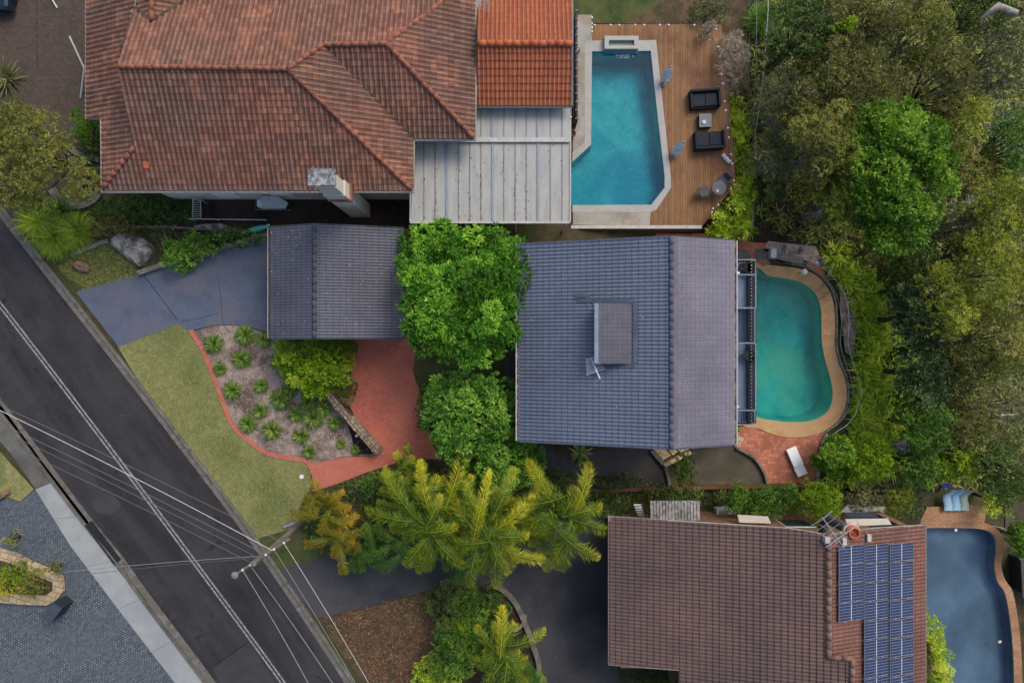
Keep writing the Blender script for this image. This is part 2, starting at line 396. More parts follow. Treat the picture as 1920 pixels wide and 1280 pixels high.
def tree(label, cat, poly, ztop, mat, L=.24, Wd=.09, dens=26, cr=.8, drop=2.0, seed=1, gap=.8, name='tree', group=None, k=6, trunk=True, jit=.6, zb=None, bark=None, under=True, base=None, flat_=.75):
    """poly: picture-space outline or (cx,cy,rx,ry). The outline lies at the height of the crown's rim"""
    rng = np.random.default_rng(seed); rim = ztop-drop*.6
    if len(poly) == 4 and not hasattr(poly[0], '__len__'):
        cx, cy, rx, ry = poly; n = 22; ph = rng.uniform(0, 6.28, 3); pl = []
        for i in range(n):
            t = 2*math.pi*i/n; m = 1+.11*math.sin(2*t+ph[0])+.09*math.sin(3*t+ph[1])+.07*math.sin(5*t+ph[2])
            pl.append((cx+rx*m*math.cos(t), cy+ry*m*math.sin(t)))
        poly = pl
    wp = [W(p[0], p[1], rim) for p in poly]; c = np.mean([(p[0], p[1]) for p in wp], 0)
    if base is not None: c = np.array(base[:2])
    z0 = tz(c[0]) if zb is None else zb
    cl = clump_fill(wp, ztop, drop, cr, rng, gap, jit=jit)
    t = thing(name, label, cat, (float(c[0]), float(c[1]), z0), group)
    allc = list(cl)
    if under: allc += [(x+rng.uniform(-.3, .3), y+rng.uniform(-.3, .3), z-rng.uniform(.7, 1.3)*min(1, (ztop-z0)/5), r*.8) for x, y, z, r in cl[::2] if z-1.3 > z0+.3]
    me = crown_mesh('crown', allc, L, Wd, dens, rng, k, flat_=flat_)
    a = np.empty(len(me.vertices)*3, np.float32); me.vertices.foreach_get('co', a); a = a.reshape(-1, 3)-np.array([c[0], c[1], z0], np.float32)
    a[:, 2] = np.maximum(a[:, 2], .03); me.vertices.foreach_set('co', a.ravel()); me.update(); finish('crown', me, mat, t)
    if trunk:
        mb = MB(); h = ztop-z0; r0 = .03+h*.022; fork = Vector((c[0]+.1*h*.3, c[1], z0+h*.42))
        mb.tube([(c[0], c[1], z0-.1), (c[0]+.04*h, c[1]-.02*h, z0+h*.2), fork], [r0*1.35, r0, r0*.8], 8)
        sel = cl if len(cl) < 14 else [cl[i] for i in rng.choice(len(cl), 14, replace=False)]
        for x, y, z, r in sel:
            e = Vector((x, y, z-.1)); m = fork.lerp(e, .5)+Vector((rng.uniform(-.2, .2), rng.uniform(-.2, .2), -.1*h*.4))
            mb.tube([fork, m, e], [r0*.5, r0*.3, r0*.1], 5, cap=False)
        obj('trunk', mb, bark or MATS['bark'], t, sm=True)
    return t
def blades(n, L, Wd, rng, elev=(20, 80), seg=4, curl=1.2, r0=.06):
    """arching strap leaves from one root: V,F,var in local space"""
    V, F, vr = [], [], []; o = 0
    for i in range(n):
        a = rng.uniform(0, 2*math.pi); e = R(rng.uniform(*elev)); l = L*rng.uniform(.65, 1.15); w0 = Wd*rng.uniform(.8, 1.2)
        p = np.array([math.cos(a)*r0*rng.random(), math.sin(a)*r0*rng.random(), .02]); s = np.array([-math.sin(a), math.cos(a), 0]); v = rng.random()
        for j in range(seg+1):
            t = j/seg; w_ = w0*(1-t**2.2)*.5+.002
            V += [p+s*w_, p-s*w_]; vr += [v, v]
            p = p+np.array([math.cos(a)*math.cos(e), math.sin(a)*math.cos(e), math.sin(e)])*l/seg; e -= curl/seg
            p[2] = max(p[2], .02)
        for j in range(seg): F.append((o+2*j, o+2*j+1, o+2*j+3, o+2*j+2))
        o += 2*(seg+1)
    return np.array(V), np.array(F), np.array(vr)
def frond(p, d, L, rng, droop=.9, leaf=.55, n=34, wid=.05, rise=.5):
    """one feather frond: V,F,var in world space"""
    d = np.array([d[0], d[1], 0.0]); d /= np.linalg.norm(d); s = np.array([-d[1], d[0], 0]); p = np.array(p, float)
    V, F, vr = [], [], []; e = rise; o = 0; pts = []
    m = 14
    bend = rng.normal(0, .35)
    for j in range(m+1):
        pts.append(p.copy()); p = p+(d*math.cos(e)+np.array([0, 0, math.sin(e)]))*L/m; e -= (droop+rise)/m*1.2
        d = d+s*bend/m; d /= np.linalg.norm(d); s = np.array([-d[1], d[0], 0])
    pts = np.array(pts)
    for j in range(m):
        w_ = .02*(1-j/m)+.006
        V += [pts[j]+s*w_, pts[j]-s*w_, pts[j+1]-s*w_*.8, pts[j+1]+s*w_*.8]; F.append((o, o+1, o+2, o+3)); vr += [.45+.4*j/m]*4; o += 4
    for i in range(n):
        t = .1+.9*i/n; x = t*m; j = min(int(x), m-1); q = pts[j]+(pts[j+1]-pts[j])*(x-j); ax = pts[j+1]-pts[j]; ax /= np.linalg.norm(ax)
        ll = leaf*(math.sin(math.pi*min(1, t*.86+.14))**.6)*rng.uniform(.85, 1.1)
        for sg in (-1, 1):
            for up in (.55, .1):
                if rng.random() < .12: continue
                dd = s*sg*.75+ax*rng.uniform(.45, 1.35)+np.array([0, 0, up+rng.uniform(-.25, .25)]); dd /= np.linalg.norm(dd)
                wv = ax*wid*.5; a = q+dd*ll*.5; b = q+dd*ll*rng.uniform(.75, 1.3)-np.array([0, 0, ll*.55])+ax*ll*rng.uniform(-.25, .3)
                V += [q-wv*.6, a-wv, b, a+wv]; F.append((o, o+1, o+2, o+3)); v_ = np.clip(.1+.75*t*t+rng.normal(0, .16), 0, 1); vr += [v_]*4; o += 4
    return np.array(V), np.array(F), np.array(vr)
# ================================================================ materials of the place
MATS['bark'] = None
bark = rough_ground('bark', (92, 80, 66), (60, 52, 44), s1=4, bump=.01); MATS['bark'] = bark
pale_bark = rough_ground('pale_bark', (176, 170, 158), (120, 112, 100), s1=3, bump=.01)
m_litter = rough_ground('leaf_litter', (88, 76, 56), (62, 60, 38), (72, 80, 38), s1=1.6, s2=9, s3=.22, specks=(120, 105, 85), amt=.7)
m_road = rough_ground('asphalt', (58, 57, 59), (49, 48, 50), (66, 64, 64), s1=.5, s2=40, s3=.12, bump=.004, amt=.25)
k = N('worn_asphalt'); mp = k.n('Mapping'); mp.inputs['Rotation'].default_value = (0, 0, -R(-53.5)); k.l(k.co.outputs['Object'], mp.inputs['Vector'])
mp2 = k.n('Mapping'); mp2.inputs['Scale'].default_value = (.12, 1, 1); k.l(mp.outputs[0], mp2.inputs['Vector'])
c = k.mix(k.ramp(k.noise(1.1, 5, .6, co=mp2.outputs[0]), .38, .62), lin((46, 44, 46)), lin((60, 59, 61))); c = k.mix(k.math('MULTIPLY', k.ramp(k.noise(.28, 6, .7), .46, .6), .5), c, lin((70, 68, 68)))
vo = k.n('TexVoronoi', feature='DISTANCE_TO_EDGE'); vo.inputs['Scale'].default_value = .22; dn = k.n('Mapping'); k.l(k.co.outputs['Object'], dn.inputs['Vector']); nz = k.n('TexNoise'); nz.inputs['Scale'].default_value = 1.5; k.l(k.co.outputs['Object'], nz.inputs['Vector'])
ad = k.n('VectorMath', operation='ADD'); k.l(k.co.outputs['Object'], ad.inputs[0]); k.l(nz.outputs['Color'], ad.inputs[1]); k.l(ad.outputs[0], vo.inputs['Vector'])
c = k.mix(k.math('MULTIPLY', k.math('MULTIPLY', k.math('LESS_THAN', vo.outputs['Distance'], .006), k.ramp(k.noise(.3, 2), .5, .56)), .7), c, lin((28, 27, 28)))
sp_ = k.n('TexVoronoi'); sp_.inputs['Scale'].default_value = 1.3; k.l(k.co.outputs['Object'], sp_.inputs['Vector']); c = k.mix(k.math('MULTIPLY', k.math('LESS_THAN', sp_.outputs['Distance'], .035), .5), c, lin((150, 146, 140)))
fn = k.noise(40, 6, .7); c = k.mix(.35, c, k.mix(k.ramp(fn, .3, .7), (.3, .3, .3, 1), (1, 1, 1, 1)), 'MULTIPLY'); k.bump(fn, .004); m_road = k.done(c, .9)
m_patch = rough_ground('asphalt_patch', (66, 64, 65), (58, 57, 58), s1=1, s2=40, bump=.004, amt=.25)
m_line = rough_ground('road_paint', (165, 163, 162), (110, 108, 107), s1=6, s2=30, bump=0, amt=.4)
m_gutter = rough_ground('kerb_concrete', (128, 124, 116), (95, 91, 84), (108, 105, 96), s1=2.5, s2=20, s3=.6, bump=.006, amt=.4)
m_foot = rough_ground('new_concrete', (158, 161, 160), (150, 153, 152), (143, 146, 146), s1=1, s2=18, bump=.002, amt=.12)
m_oldfoot = rough_ground('old_concrete', (118, 116, 110), (98, 96, 90), (85, 84, 80), s1=1.2, s2=18, bump=.004, amt=.35)
m_drive = rough_ground('driveway_coating', (94, 103, 122), (82, 91, 110), (102, 102, 114), s1=.9, s2=22, s3=.35, bump=.003, amt=.3, specks=(135, 140, 150), speck_scale=1.6, speck_r=.035)
m_ndrive = rough_ground('neighbour_asphalt', (64, 66, 70), (54, 55, 59), (76, 75, 76), s1=.5, s2=30, s3=.2, bump=.004, amt=.3)
m_lawn = rough_ground('lawn_grass', (160, 156, 104), (130, 134, 78), (112, 124, 66), s1=2.6, s2=14, s3=.35, bump=.06, amt=.7)
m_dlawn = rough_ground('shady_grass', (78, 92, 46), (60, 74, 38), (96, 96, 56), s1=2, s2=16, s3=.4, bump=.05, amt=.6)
m_dry = rough_ground('dry_lawn', (108, 88, 68), (84, 72, 52), (72, 70, 46), s1=2, s2=14, s3=.5, bump=.05, amt=.7, specks=(160, 125, 90), speck_scale=6, speck_r=.13)
m_mulch = rough_ground('bark_mulch', (184, 166, 152), (146, 128, 116), (112, 96, 84), s1=2.4, s2=11, s3=.7, bump=.04, amt=.75, specks=(196, 180, 160), speck_scale=8, speck_r=.16)
m_rockbed = rough_ground('rocky_litter', (214, 190, 172), (150, 124, 110), (180, 158, 142), s1=3, s2=9, s3=.8, bump=.05, amt=.7, specks=(206, 190, 176), speck_scale=5, speck_r=.2)
m_soil = rough_ground('dark_ground', (62, 48, 42), (40, 32, 28), (72, 58, 48), s1=2, s2=12, s3=.5, bump=.05, amt=.7, specks=(120, 92, 80), speck_scale=8, speck_r=.15)
m_red = brick('red_brick_paving', ((208, 122, 100), (186, 104, 88)), (134, 76, 68), .24, .12, 0, .016, .5, c_blot=(206, 124, 100), blot=(.4, .65), s_blot=.3)
m_rededge = brick('red_brick_edging', ((208, 126, 102), (186, 108, 90)), (136, 84, 70), .1, .3, .9, .01, .0)
m_salmon = brick('salmon_brick_paving', ((212, 140, 110), (180, 108, 84)), (150, 104, 86), .23, .23, .1, .012, .5, c_blot=(150, 92, 76), blot=(.48, .62), s_blot=1.2)
m_brown_pave = brick('brown_brick_paving', ((98, 84, 72), (80, 70, 62)), (60, 54, 48), .22, .11, .4, .012, .5, c_blot=(66, 60, 54), s_blot=.35)
m_cobble = brick('blue_cobble_paving', ((122, 130, 136), (86, 94, 102)), (52, 57, 62), .17, .13, -.55, .02, .5, c_blot=(88, 98, 106), blot=(.42, .62), s_blot=.45)
m_tanbrick = brick('tan_brick_paving', ((196, 152, 112), (172, 126, 92)), (140, 108, 84), .22, .11, 0, .012, .5, c_blot=(128, 98, 80))
m_coping = rough_ground('pebble_coping', (214, 174, 126), (194, 152, 106), (204, 166, 122), s1=1.5, s2=30, s3=.6, bump=.004, amt=.35, specks=(150, 110, 78), speck_scale=14, speck_r=.12)
m_surround = rough_ground('pool_surround_concrete', (172, 169, 160), (156, 152, 143), (150, 138, 120), s1=1, s2=18, s3=.5, bump=.003, amt=.2)
m_white_coping = rough_ground('white_coping', (178, 177, 172), (166, 165, 160), s1=1.5, s2=18, bump=.002, amt=.15)
m_dark_terrace = rough_ground('dark_terrace', (92, 88, 90), (72, 70, 72), (84, 78, 74), s1=.9, s2=20, s3=.5, bump=.006, amt=.4)
m_olive_terrace = rough_ground('mossy_terrace', (98, 92, 78), (84, 78, 66), (72, 70, 56), s1=.9, s2=20, s3=.5, bump=.006, amt=.4)
m_rock = rough_ground('grey_rock', (196, 190, 184), (140, 134, 130), (104, 98, 94), s1=2.2, s2=7, s3=1.1, bump=.08, amt=.8)
m_brownrock = rough_ground('brown_rock', (150, 120, 98), (112, 86, 70), s1=2.5, s2=9, bump=.05, amt=.6)
m_stone = brick('stone_wall', ((190, 166, 136), (138, 116, 98)), (72, 60, 50), .32, .18, .9, .02, .4, c_blot=(104, 96, 92), blot=(.45, .6), s_blot=2)
m_kerbstone = rough_ground('garden_edging_stone', (142, 138, 128), (104, 102, 92), s1=2.2, s2=10, bump=.02, amt=.6)
m_sandstone = brick('sandstone', ((206, 184, 148), (178, 156, 124)), (110, 98, 80), .5, .35, .3, .02, .37, c_blot=(150, 132, 104), s_blot=1)
m_creek = rough_ground('grey_rock_shelf', (104, 102, 108), (82, 80, 84), (70, 66, 62), s1=.8, s2=12, s3=.4, amt=.5)
m_cream = flat('cream_render', (206, 198, 184), .8, scale=2, var=.12)
m_white = flat('white_paint', (222, 222, 222), .5, scale=3, var=.1)
m_offwhite = flat('worn_white_paint', (188, 186, 180), .6, scale=4, var=.25)
m_grey = flat('grey_metal', (128, 130, 132), .5, scale=5)
m_black = flat('black_metal', (34, 34, 36), .5, scale=5)
m_glass = flat('window_glass', (52, 62, 68), .08, scale=1, spec=.6)
m_wood = flat('brown_timber', (110, 78, 56), .8, scale=5, var=.35)
m_brickwall = brick('brown_brick_wall', ((152, 112, 84), (122, 88, 66)), (120, 104, 90), .23, .08, 0, .012, .5, vert=True)
m_steel = flat('galvanised_steel', (168, 172, 176), .4, .5, var=.2, scale=8)

# ================================================================ ground, with holes for the pools
POOL = smooth([(1392, 512), (1405, 497), (1424, 504), (1440, 517), (1465, 521), (1492, 526), (1514, 537), (1530, 553), (1539, 580), (1540, 612), (1541, 642), (1547, 676), (1556, 706), (1561, 737), (1556, 763), (1541, 780), (1515, 790), (1480, 791), (1448, 788), (1418, 782), (1394, 772), (1386, 740), (1386, 560)], 4, True)
COPE = smooth([(1388, 490), (1408, 482), (1424, 487), (1438, 496), (1462, 499), (1500, 504), (1528, 515), (1549, 536), (1562, 565), (1566, 605), (1565, 645), (1572, 680), (1583, 706), (1588, 737), (1583, 766), (1569, 790), (1550, 805), (1522, 816), (1488, 820), (1452, 815), (1420, 802), (1392, 796), (1376, 760), (1376, 540)], 4, True)
ZP = -2.2
UPOOL = [(1110, 97), (1220, 96), (1232, 210), (1246, 330), (1246, 352), (1221, 384), (1068, 385), (1068, 309), (1108, 272)]
UCOPE = [(1108, 77), (1230, 76), (1243, 200), (1258, 335), (1258, 352), (1231, 393), (1220, 398), (1060, 398), (1060, 296), (1096, 268), (1096, 77)]
ZU = -.25
NPOOL = [(1730, 989), (1790, 989)]+smooth([(1830, 990), (1850, 994), (1864, 1006), (1867, 1030), (1864, 1062), (1870, 1090), (1884, 1112), (1893, 1160), (1899, 1220), (1901, 1290), (1903, 1340)], 4)+[(1800, 1340), (1762, 1215), (1728, 1165)]
NCOPE = [(1724, 980), (1790, 979)]+smooth([(1832, 978), (1858, 984), (1876, 1000), (1880, 1028), (1877, 1060), (1884, 1086), (1898, 1108), (1908, 1160), (1914, 1220), (1917, 1290), (1919, 1350)], 4)+[(1790, 1350), (1750, 1225), (1718, 1175)]
ZN = -4.0
gmb_holes = [[W(p[0], p[1], ZP) for p in POOL], [W(p[0], p[1], ZU-.05) for p in UPOOL], [W(p[0], p[1], ZN) for p in NPOOL]]
sheet('ground', [(-110, -80), (110, -80), (110, 80), (-110, 80)], m_litter, off=-.03, holes=gmb_holes, step=3.0, world=True)
# outermost land so that no edge of the ground can be seen from beside
o = MB(); o.add([(-500, -500, -9.6), (500, -500, -9.6), (500, 500, -9.6), (-500, 500, -9.6)], [(0, 1, 2, 3)]); obj('terrain', o, m_litter)['kind'] = 'structure'

ER = smooth([(-300, 25), (0, 408), (141, 588), (228, 699), (329, 830), (470, 1018), (640, 1270), (760, 1470)], 5)
EL = smooth([(-300, 371), (0, 746), (80, 850), (168, 967), (232, 1045), (282, 1115), (406, 1280), (540, 1470)], 5)
CL = smooth([(-300, 192), (0, 571), (198, 830), (366, 1055), (531, 1280), (660, 1470)], 6)
sheet('road', ER+EL[::-1], m_road, off=0.0, step=4)
def off(path, d):
    out = []
    for i in range(len(path)):
        a, b = path[max(i-1, 0)], path[min(i+1, len(path)-1)]; dx, dy = b[0]-a[0], b[1]-a[1]; m = math.hypot(dx, dy)
        out.append((path[i][0]-dy/m*d, path[i][1]+dx/m*d, 0.0))
    return out
cw = [G(*p) for p in CL]
for k in (-.105, .105):
    obj('road_marking', MB().strip(off(cw, k), .1, .002, .008), m_line)['kind'] = 'structure'
erw, elw = [G(*p) for p in ER], [G(*p) for p in EL]
obj('gutter', MB().strip(off(erw, .19), .36, -.02, .02), m_gutter)['kind'] = 'structure'
obj('kerb', MB().strip(off(erw, .47), .17, -.02, .13), m_gutter)['kind'] = 'structure'
obj('gutter', MB().strip(off(elw, -.22), .42, -.02, .02), m_gutter)['kind'] = 'structure'
obj('kerb', MB().strip(off(elw, -.52), .15, -.02, .12), m_oldfoot)['kind'] = 'structure'
sheet('asphalt_patch', [(398, 1252), (464, 1203), (610, 1410), (500, 1450)], m_patch, off=.004)
obj('road_seam', MB().strip([G(398, 1250, .006), G(466, 1203, .006)], .05, 0, .004), m_black)['kind'] = 'structure'
sheet('asphalt_patch', smooth([(172, 945), (190, 926), (214, 930), (226, 948), (212, 962), (186, 962)], 3, True), m_ndrive, off=.004, step=0)
# left of the road
sheet('footpath', [(66, 917), (99, 903), (146, 967), (215, 1060), (272, 1130), (330, 1205), (396, 1290), (500, 1430), (415, 1430), (330, 1282), (228, 1150), (130, 1020)], m_foot, off=.03)
for a, b in (((105, 972), (150, 968)), ((160, 1062), (214, 1050)), ((222, 1142), (272, 1118)), ((285, 1222), (333, 1196))):
    obj('footpath_joint', MB().strip([G(*a, .031), G(*b, .031)], .02, 0, .003), m_oldfoot)['kind'] = 'structure'
sheet('old_footpath', [(-60, 715), (0, 772), (34, 815), (99, 902), (66, 916), (20, 850), (-60, 760)], m_oldfoot, off=.03)
sheet('verge', [(-60, 690), (0, 757), (80, 866), (160, 970), (224, 1058), (275, 1127), (272, 1131), (212, 1058), (146, 967), (97, 903), (34, 815), (-60, 715)], m_dry, off=.02)
sheet('verge_lawn', [(-60, 780), (0, 846), (64, 917), (38, 940), (14, 932), (-60, 950)], m_lawn, off=.04)
sheet('cobbled_driveway', [(-60, 950), (14, 933), (38, 941), (66, 918), (130, 1020), (228, 1150), (331, 1283), (400, 1400), (-60, 1400)], m_cobble, off=.02)
# my side of the road
sheet('driveway', [(143, 549)]+[(147, 545), (200, 529), (266, 512)]+smooth([(266, 512), (340, 494), (385, 484), (420, 466), (470, 452), (520, 444)], 4)+[(560, 444), (560, 640), (510, 634)]+smooth([(505, 624), (470, 614), (430, 609), (395, 611), (356, 621)], 4)+[(345, 617), (334, 607), (286, 626), (222, 650)], m_drive, off=.03)
def joint(pts, name='driveway_joint', w=.035, m=None, z=.034): obj(name, MB().strip([G(p[0], p[1], z) for p in pts], w, 0, .004), m or m_black)['kind'] = 'structure'
joint([(266, 512), (300, 556), (333, 601)]); joint([(409, 519), (414, 560), (418, 608)], w=.02); joint([(342, 603), (380, 595), (413, 585)], w=.02)
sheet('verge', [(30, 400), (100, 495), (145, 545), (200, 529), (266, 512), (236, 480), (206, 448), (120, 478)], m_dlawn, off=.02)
LAWN = [(220, 649), (286, 626), (334, 607), (350, 616)]+smooth([(355, 624), (378, 655), (396, 700), (408, 738), (422, 776), (440, 808), (466, 830), (498, 850), (532, 860), (566, 865), (580, 884), (584, 905), (572, 930), (560, 960), (565, 985)], 4)+[(480, 1010), (455, 975), (400, 900), (330, 812), (260, 715)]
sheet('lawn', LAWN, m_lawn, off=.025)
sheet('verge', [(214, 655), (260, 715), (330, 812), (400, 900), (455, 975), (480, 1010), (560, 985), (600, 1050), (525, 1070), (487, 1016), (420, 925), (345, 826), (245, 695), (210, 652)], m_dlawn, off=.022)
sheet('mulch_bed', smooth([(362, 622), (395, 612), (430, 610), (470, 615), (505, 628)], 4)+[(560, 634), (650, 640), (655, 700), (628, 735), (718, 849), (706, 853), (640, 856), (604, 866), (576, 866)]+smooth([(566, 860), (530, 854), (498, 845), (467, 824), (441, 801), (426, 771), (412, 731), (401, 702), (382, 657), (362, 622)], 4), m_mulch, off=.035)
sheet('dark_ground', [(640, 752), (652, 756), (706, 846), (700, 851), (668, 852), (662, 830)], m_soil, off=.045)  # darker ground patch along the lower left side of the stone wall
obj('brick_edging', MB().strip([G(p[0], p[1]) for p in smooth([(358, 619), (381, 657), (400, 702), (411, 731), (425, 771), (440, 801), (466, 825), (497, 847), (530, 856), (568, 862), (582, 868)], 5)], .27, -.02, .07), m_rededge)['kind'] = 'structure'
PAVE = [(645, 636), (765, 632)]+smooth([(770, 645), (786, 656), (779, 668), (775, 690), (779, 712), (790, 740), (800, 780), (812, 835), (830, 862)], 4)+[(745, 856), (742, 868)]+smooth([(722, 874), (680, 888), (640, 904), (588, 921)], 4)+smooth([(588, 921), (586, 896), (578, 876), (568, 866)], 4)+[(604, 866), (640, 857), (706, 854), (718, 849), (628, 733), (655, 700)]
sheet('brick_courtyard', PAVE, m_red, off=.04)
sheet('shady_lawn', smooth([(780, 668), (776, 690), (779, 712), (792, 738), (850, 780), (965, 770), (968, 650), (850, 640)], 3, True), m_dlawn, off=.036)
sheet('path', [(958, 430), (972, 640), (972, 820), (950, 850), (945, 640), (935, 430)], m_dark_terrace, off=.046)
sheet('side_path', [(760, 428), (1400, 440), (1400, 466), (1240, 462), (760, 450)], m_red, off=.05)
# paved terraces below the house
sheet('terrace', [(1005, 832), (1225, 838)]+smooth([(1224, 842), (1240, 862), (1250, 884), (1254, 912)], 3)+[(1110, 916), (1075, 904), (1010, 905)], m_dark_terrace, off=.05)
sheet('terrace', [(1296, 836), (1380, 838)]+smooth([(1382, 842), (1410, 858), (1427, 880), (1435, 908)], 3)+[(1298, 912)], m_olive_terrace, off=.05)
sheet('brick_terrace', [(1380, 797), (1420, 803)]+smooth([(1420, 803), (1452, 816), (1488, 821), (1522, 817), (1548, 807)], 3)+[(1545, 816), (1536, 834), (1530, 907), (1438, 910)]+smooth([(1436, 908), (1428, 880), (1411, 857), (1380, 839)], 3), m_salmon, z=ZP+.04)
sheet('brick_terrace', [(1376, 452), (1440, 456), (1432, 478), (1445, 494), (1430, 500), (1408, 482), (1392, 484), (1376, 470)], m_salmon, z=ZP+.05)
sheet('brick_terrace', smooth([(1512, 497), (1524, 487), (1540, 500), (1550, 522), (1543, 526), (1528, 510)], 3, True), m_salmon, z=ZP+.05)
sheet('rocky_bed', [(1440, 452), (1530, 462), (1545, 500), (1520, 490), (1450, 474), (1432, 470)], m_rockbed, off=.06)
sheet('mulch_bed', [(1572, 520), (1600, 560), (1606, 620), (1600, 670), (1585, 660), (1578, 600)], m_mulch, off=.06)
# the land to the south
sheet('neighbour_driveway', [(520, 1068), (600, 1046), (760, 1010), (1000, 960), (1150, 950), (1160, 1270), (1170, 1330), (1012, 1330)]+smooth([(1014, 1280), (1011, 1240), (990, 1180), (965, 1125), (925, 1096), (860, 1098), (790, 1110), (700, 1134), (598, 1160)], 4)+[(560, 1120)], m_ndrive, off=.03)
sheet('dry_lawn', [(598, 1162), (700, 1136), (800, 1112), (840, 1200), (830, 1330), (720, 1330), (640, 1225)], m_dry, off=.02)
sheet('garden_bed', [(800, 1112), (925, 1098)]+smooth([(965, 1127), (988, 1180), (1009, 1240), (1012, 1330)], 3)+[(830, 1330), (840, 1200)], m_soil, off=.02)
sheet('brick_terrace', [(1738, 950), (1850, 945), (1846, 978), (1790, 979), (1724, 981)], m_tanbrick, z=ZN+.03)
sheet('path', [(1885, 945), (1990, 930), (1990, 990), (1885, 990)], m_brown_pave, off=.05)
# the land to the north
sheet('brick_driveway', [(-60, -80), (166, -80), (175, 300), (165, 330), (120, 372), (60, 400), (30, 428), (0, 385), (-60, 310)], m_brown_pave, off=.01)
joint([(68, -80), (70, 130)], w=.03, z=.016)
sheet('side_garden', [(165, 300), (330, 350), (365, 370), (370, 412), (140, 415), (60, 440), (30, 428), (60, 400), (120, 372)], m_dlawn, off=.012)
sheet('side_garden', [(365, 350), (775, 350), (775, 420), (370, 420)], m_soil, off=.02)
sheet('dry_yard', [(1110, -90), (1400, -90), (1402, 200), (1360, 110), (1352, 46), (1112, 44)], m_dry, off=.03)
sheet('shady_lawn', [(1074, -90), (1250, -90), (1230, 46), (1074, 40)], m_dlawn, off=.04)
sheet('bare_slope', smooth([(1405, 380), (1440, 355), (1500, 345), (1560, 370), (1560, 440), (1500, 458), (1410, 452)], 3, True), m_soil, off=.04)
sheet('rock_shelf', smooth([(1838, 130), (1885, 150), (1920, 160), (1925, 290), (1890, 300), (1860, 280), (1842, 220)], 3, True), m_creek, off=.06)
sheet('rock_shelf', smooth([(1790, 340), (1840, 335), (1850, 370), (1800, 380)], 3, True), m_creek, off=.06)

# ================================================================ pools
def pool_thing(name, label, outline, cope, z, depth, m_in, m_w, m_c, wl=.12, thick=.35, slope=0, zc=None):
    o = [W(p[0], p[1], z) for p in outline]; c = [W(p[0], p[1], z) for p in cope]
    cx = float(np.mean([p[0] for p in o])); cy = float(np.mean([p[1] for p in o]))
    t = thing(name, label, 'swimming pool', (cx, cy, z-depth))
    n = len(o); mb = MB()
    mb.add([(p[0], p[1], z-.01) for p in o]+[(cx+(p[0]-cx)*(1-depth*.045), cy+(p[1]-cy)*(1-depth*.03), z-depth+slope*(p[1]-cy)) for p in o], [(i, (i+1) % n, n+(i+1) % n, n+i) for i in range(n)]+[tuple(range(n, 2*n))])
    obj('basin', mb, m_in, t)
    sheet('coping', [tuple(p) for p in c], m_c, z=z+.04, holes=[[tuple(p) for p in o]], parent=t, world=True, skirt=thick)
    sheet('water', [(p[0], p[1]) for p in o], m_w, z=z-wl, parent=t, world=True, step=0)
    return t
m_basin1 = rough_ground('pebble_basin', (84, 196, 190), (56, 166, 166), (118, 196, 174), s1=.7, s2=10, s3=.25, bump=.01, amt=.25)
m_basin2 = rough_ground('blue_basin', (92, 192, 198), (66, 170, 184), (48, 154, 178), s1=.9, s2=5, s3=.16, bump=.01, amt=.3)
m_basin3 = rough_ground('vinyl_basin', (122, 146, 166), (108, 132, 152), (92, 112, 130), s1=.3, s2=4, s3=.14, bump=.01, amt=.12)
w1 = watermat('teal_pool_water', (.62, .93, .9), .01); w2 = watermat('blue_pool_water', (.62, .93, .95), .006, 5); w3 = watermat('still_pool_water', (.86, .93, .96), .004)
pool_thing('swimming_pool', 'free form teal pool with pebble coping below the grey house balcony', POOL, COPE, ZP, 1.5, m_basin1, w1, m_coping, slope=.03)
pool_thing('swimming_pool', 'angular blue pool with white coping set into the timber deck', UPOOL, UCOPE, ZU, 1.3, m_basin2, w2, m_white_coping, thick=.9, slope=-.04)
pn = pool_thing('swimming_pool', 'grey blue covered looking pool with tan brick rim beside the brown roofed house', NPOOL, NCOPE, ZN, .8, m_basin3, w3, m_tanbrick, thick=1.5)
# step ledges inside
def P3(px, py, z): return W(px, py, z)
# ================================================================ upper deck and surrounds
DZ = ZU
sheet('pool_surround', [(1072, 28), (1110, 28), (1110, 77), (1096, 77), (1096, 268), (1060, 296), (1060, 250), (1074, 240)], m_surround, z=DZ+.03, skirt=.9)
sheet('pool_surround', [(1060, 398), (1220, 398), (1218, 424), (1060, 421)], m_surround, z=DZ+.03, skirt=.9)
k = N('deck_boards'); sx = k.n('SeparateXYZ'); k.l(k.co.outputs['Object'], sx.inputs[0])
x = k.math('DIVIDE', sx.outputs[0], .14); wn = k.n('TexWhiteNoise', noise_dimensions='1D'); k.l(k.math('FLOOR', x), wn.inputs['W'])
mp = k.n('Mapping'); mp.inputs['Scale'].default_value = (6, .5, 1); k.l(k.co.outputs['Object'], mp.inputs['Vector'])
g = k.noise(2.2, 6, .7, co=mp.outputs[0]); f = k.math('ADD', k.math('MULTIPLY', wn.outputs['Value'], .45), k.ramp(g, .2, .85))
c = k.mix(k.math('MULTIPLY', f, .8), lin((100, 70, 46)), lin((160, 120, 80)))
c = k.mix(k.math('MULTIPLY', k.ramp(k.noise(.5, 4), .5, .66), .55), c, lin((98, 58, 46)))
c = k.mix(k.math('MULTIPLY', k.ramp(k.noise(3.5, 7, .75), .6, .7), .5), c, lin((176, 156, 138)))
fx = k.math('FRACT', x); c = k.mix(k.math('LESS_THAN', fx, .1), c, lin((48, 32, 24))); m_deck = k.done(c, .75)
dk = thing('timber_deck', 'large brown timber deck wrapping round the angular blue pool', 'deck', W(1300, 250, -2))
DECK = [(1108, 46), (1352, 46), (1362, 120), (1380, 342), (1366, 362), (1316, 424), (1216, 424), (1218, 397), (1231, 393), (1258, 352), (1258, 335), (1243, 200), (1230, 76), (1108, 77)]
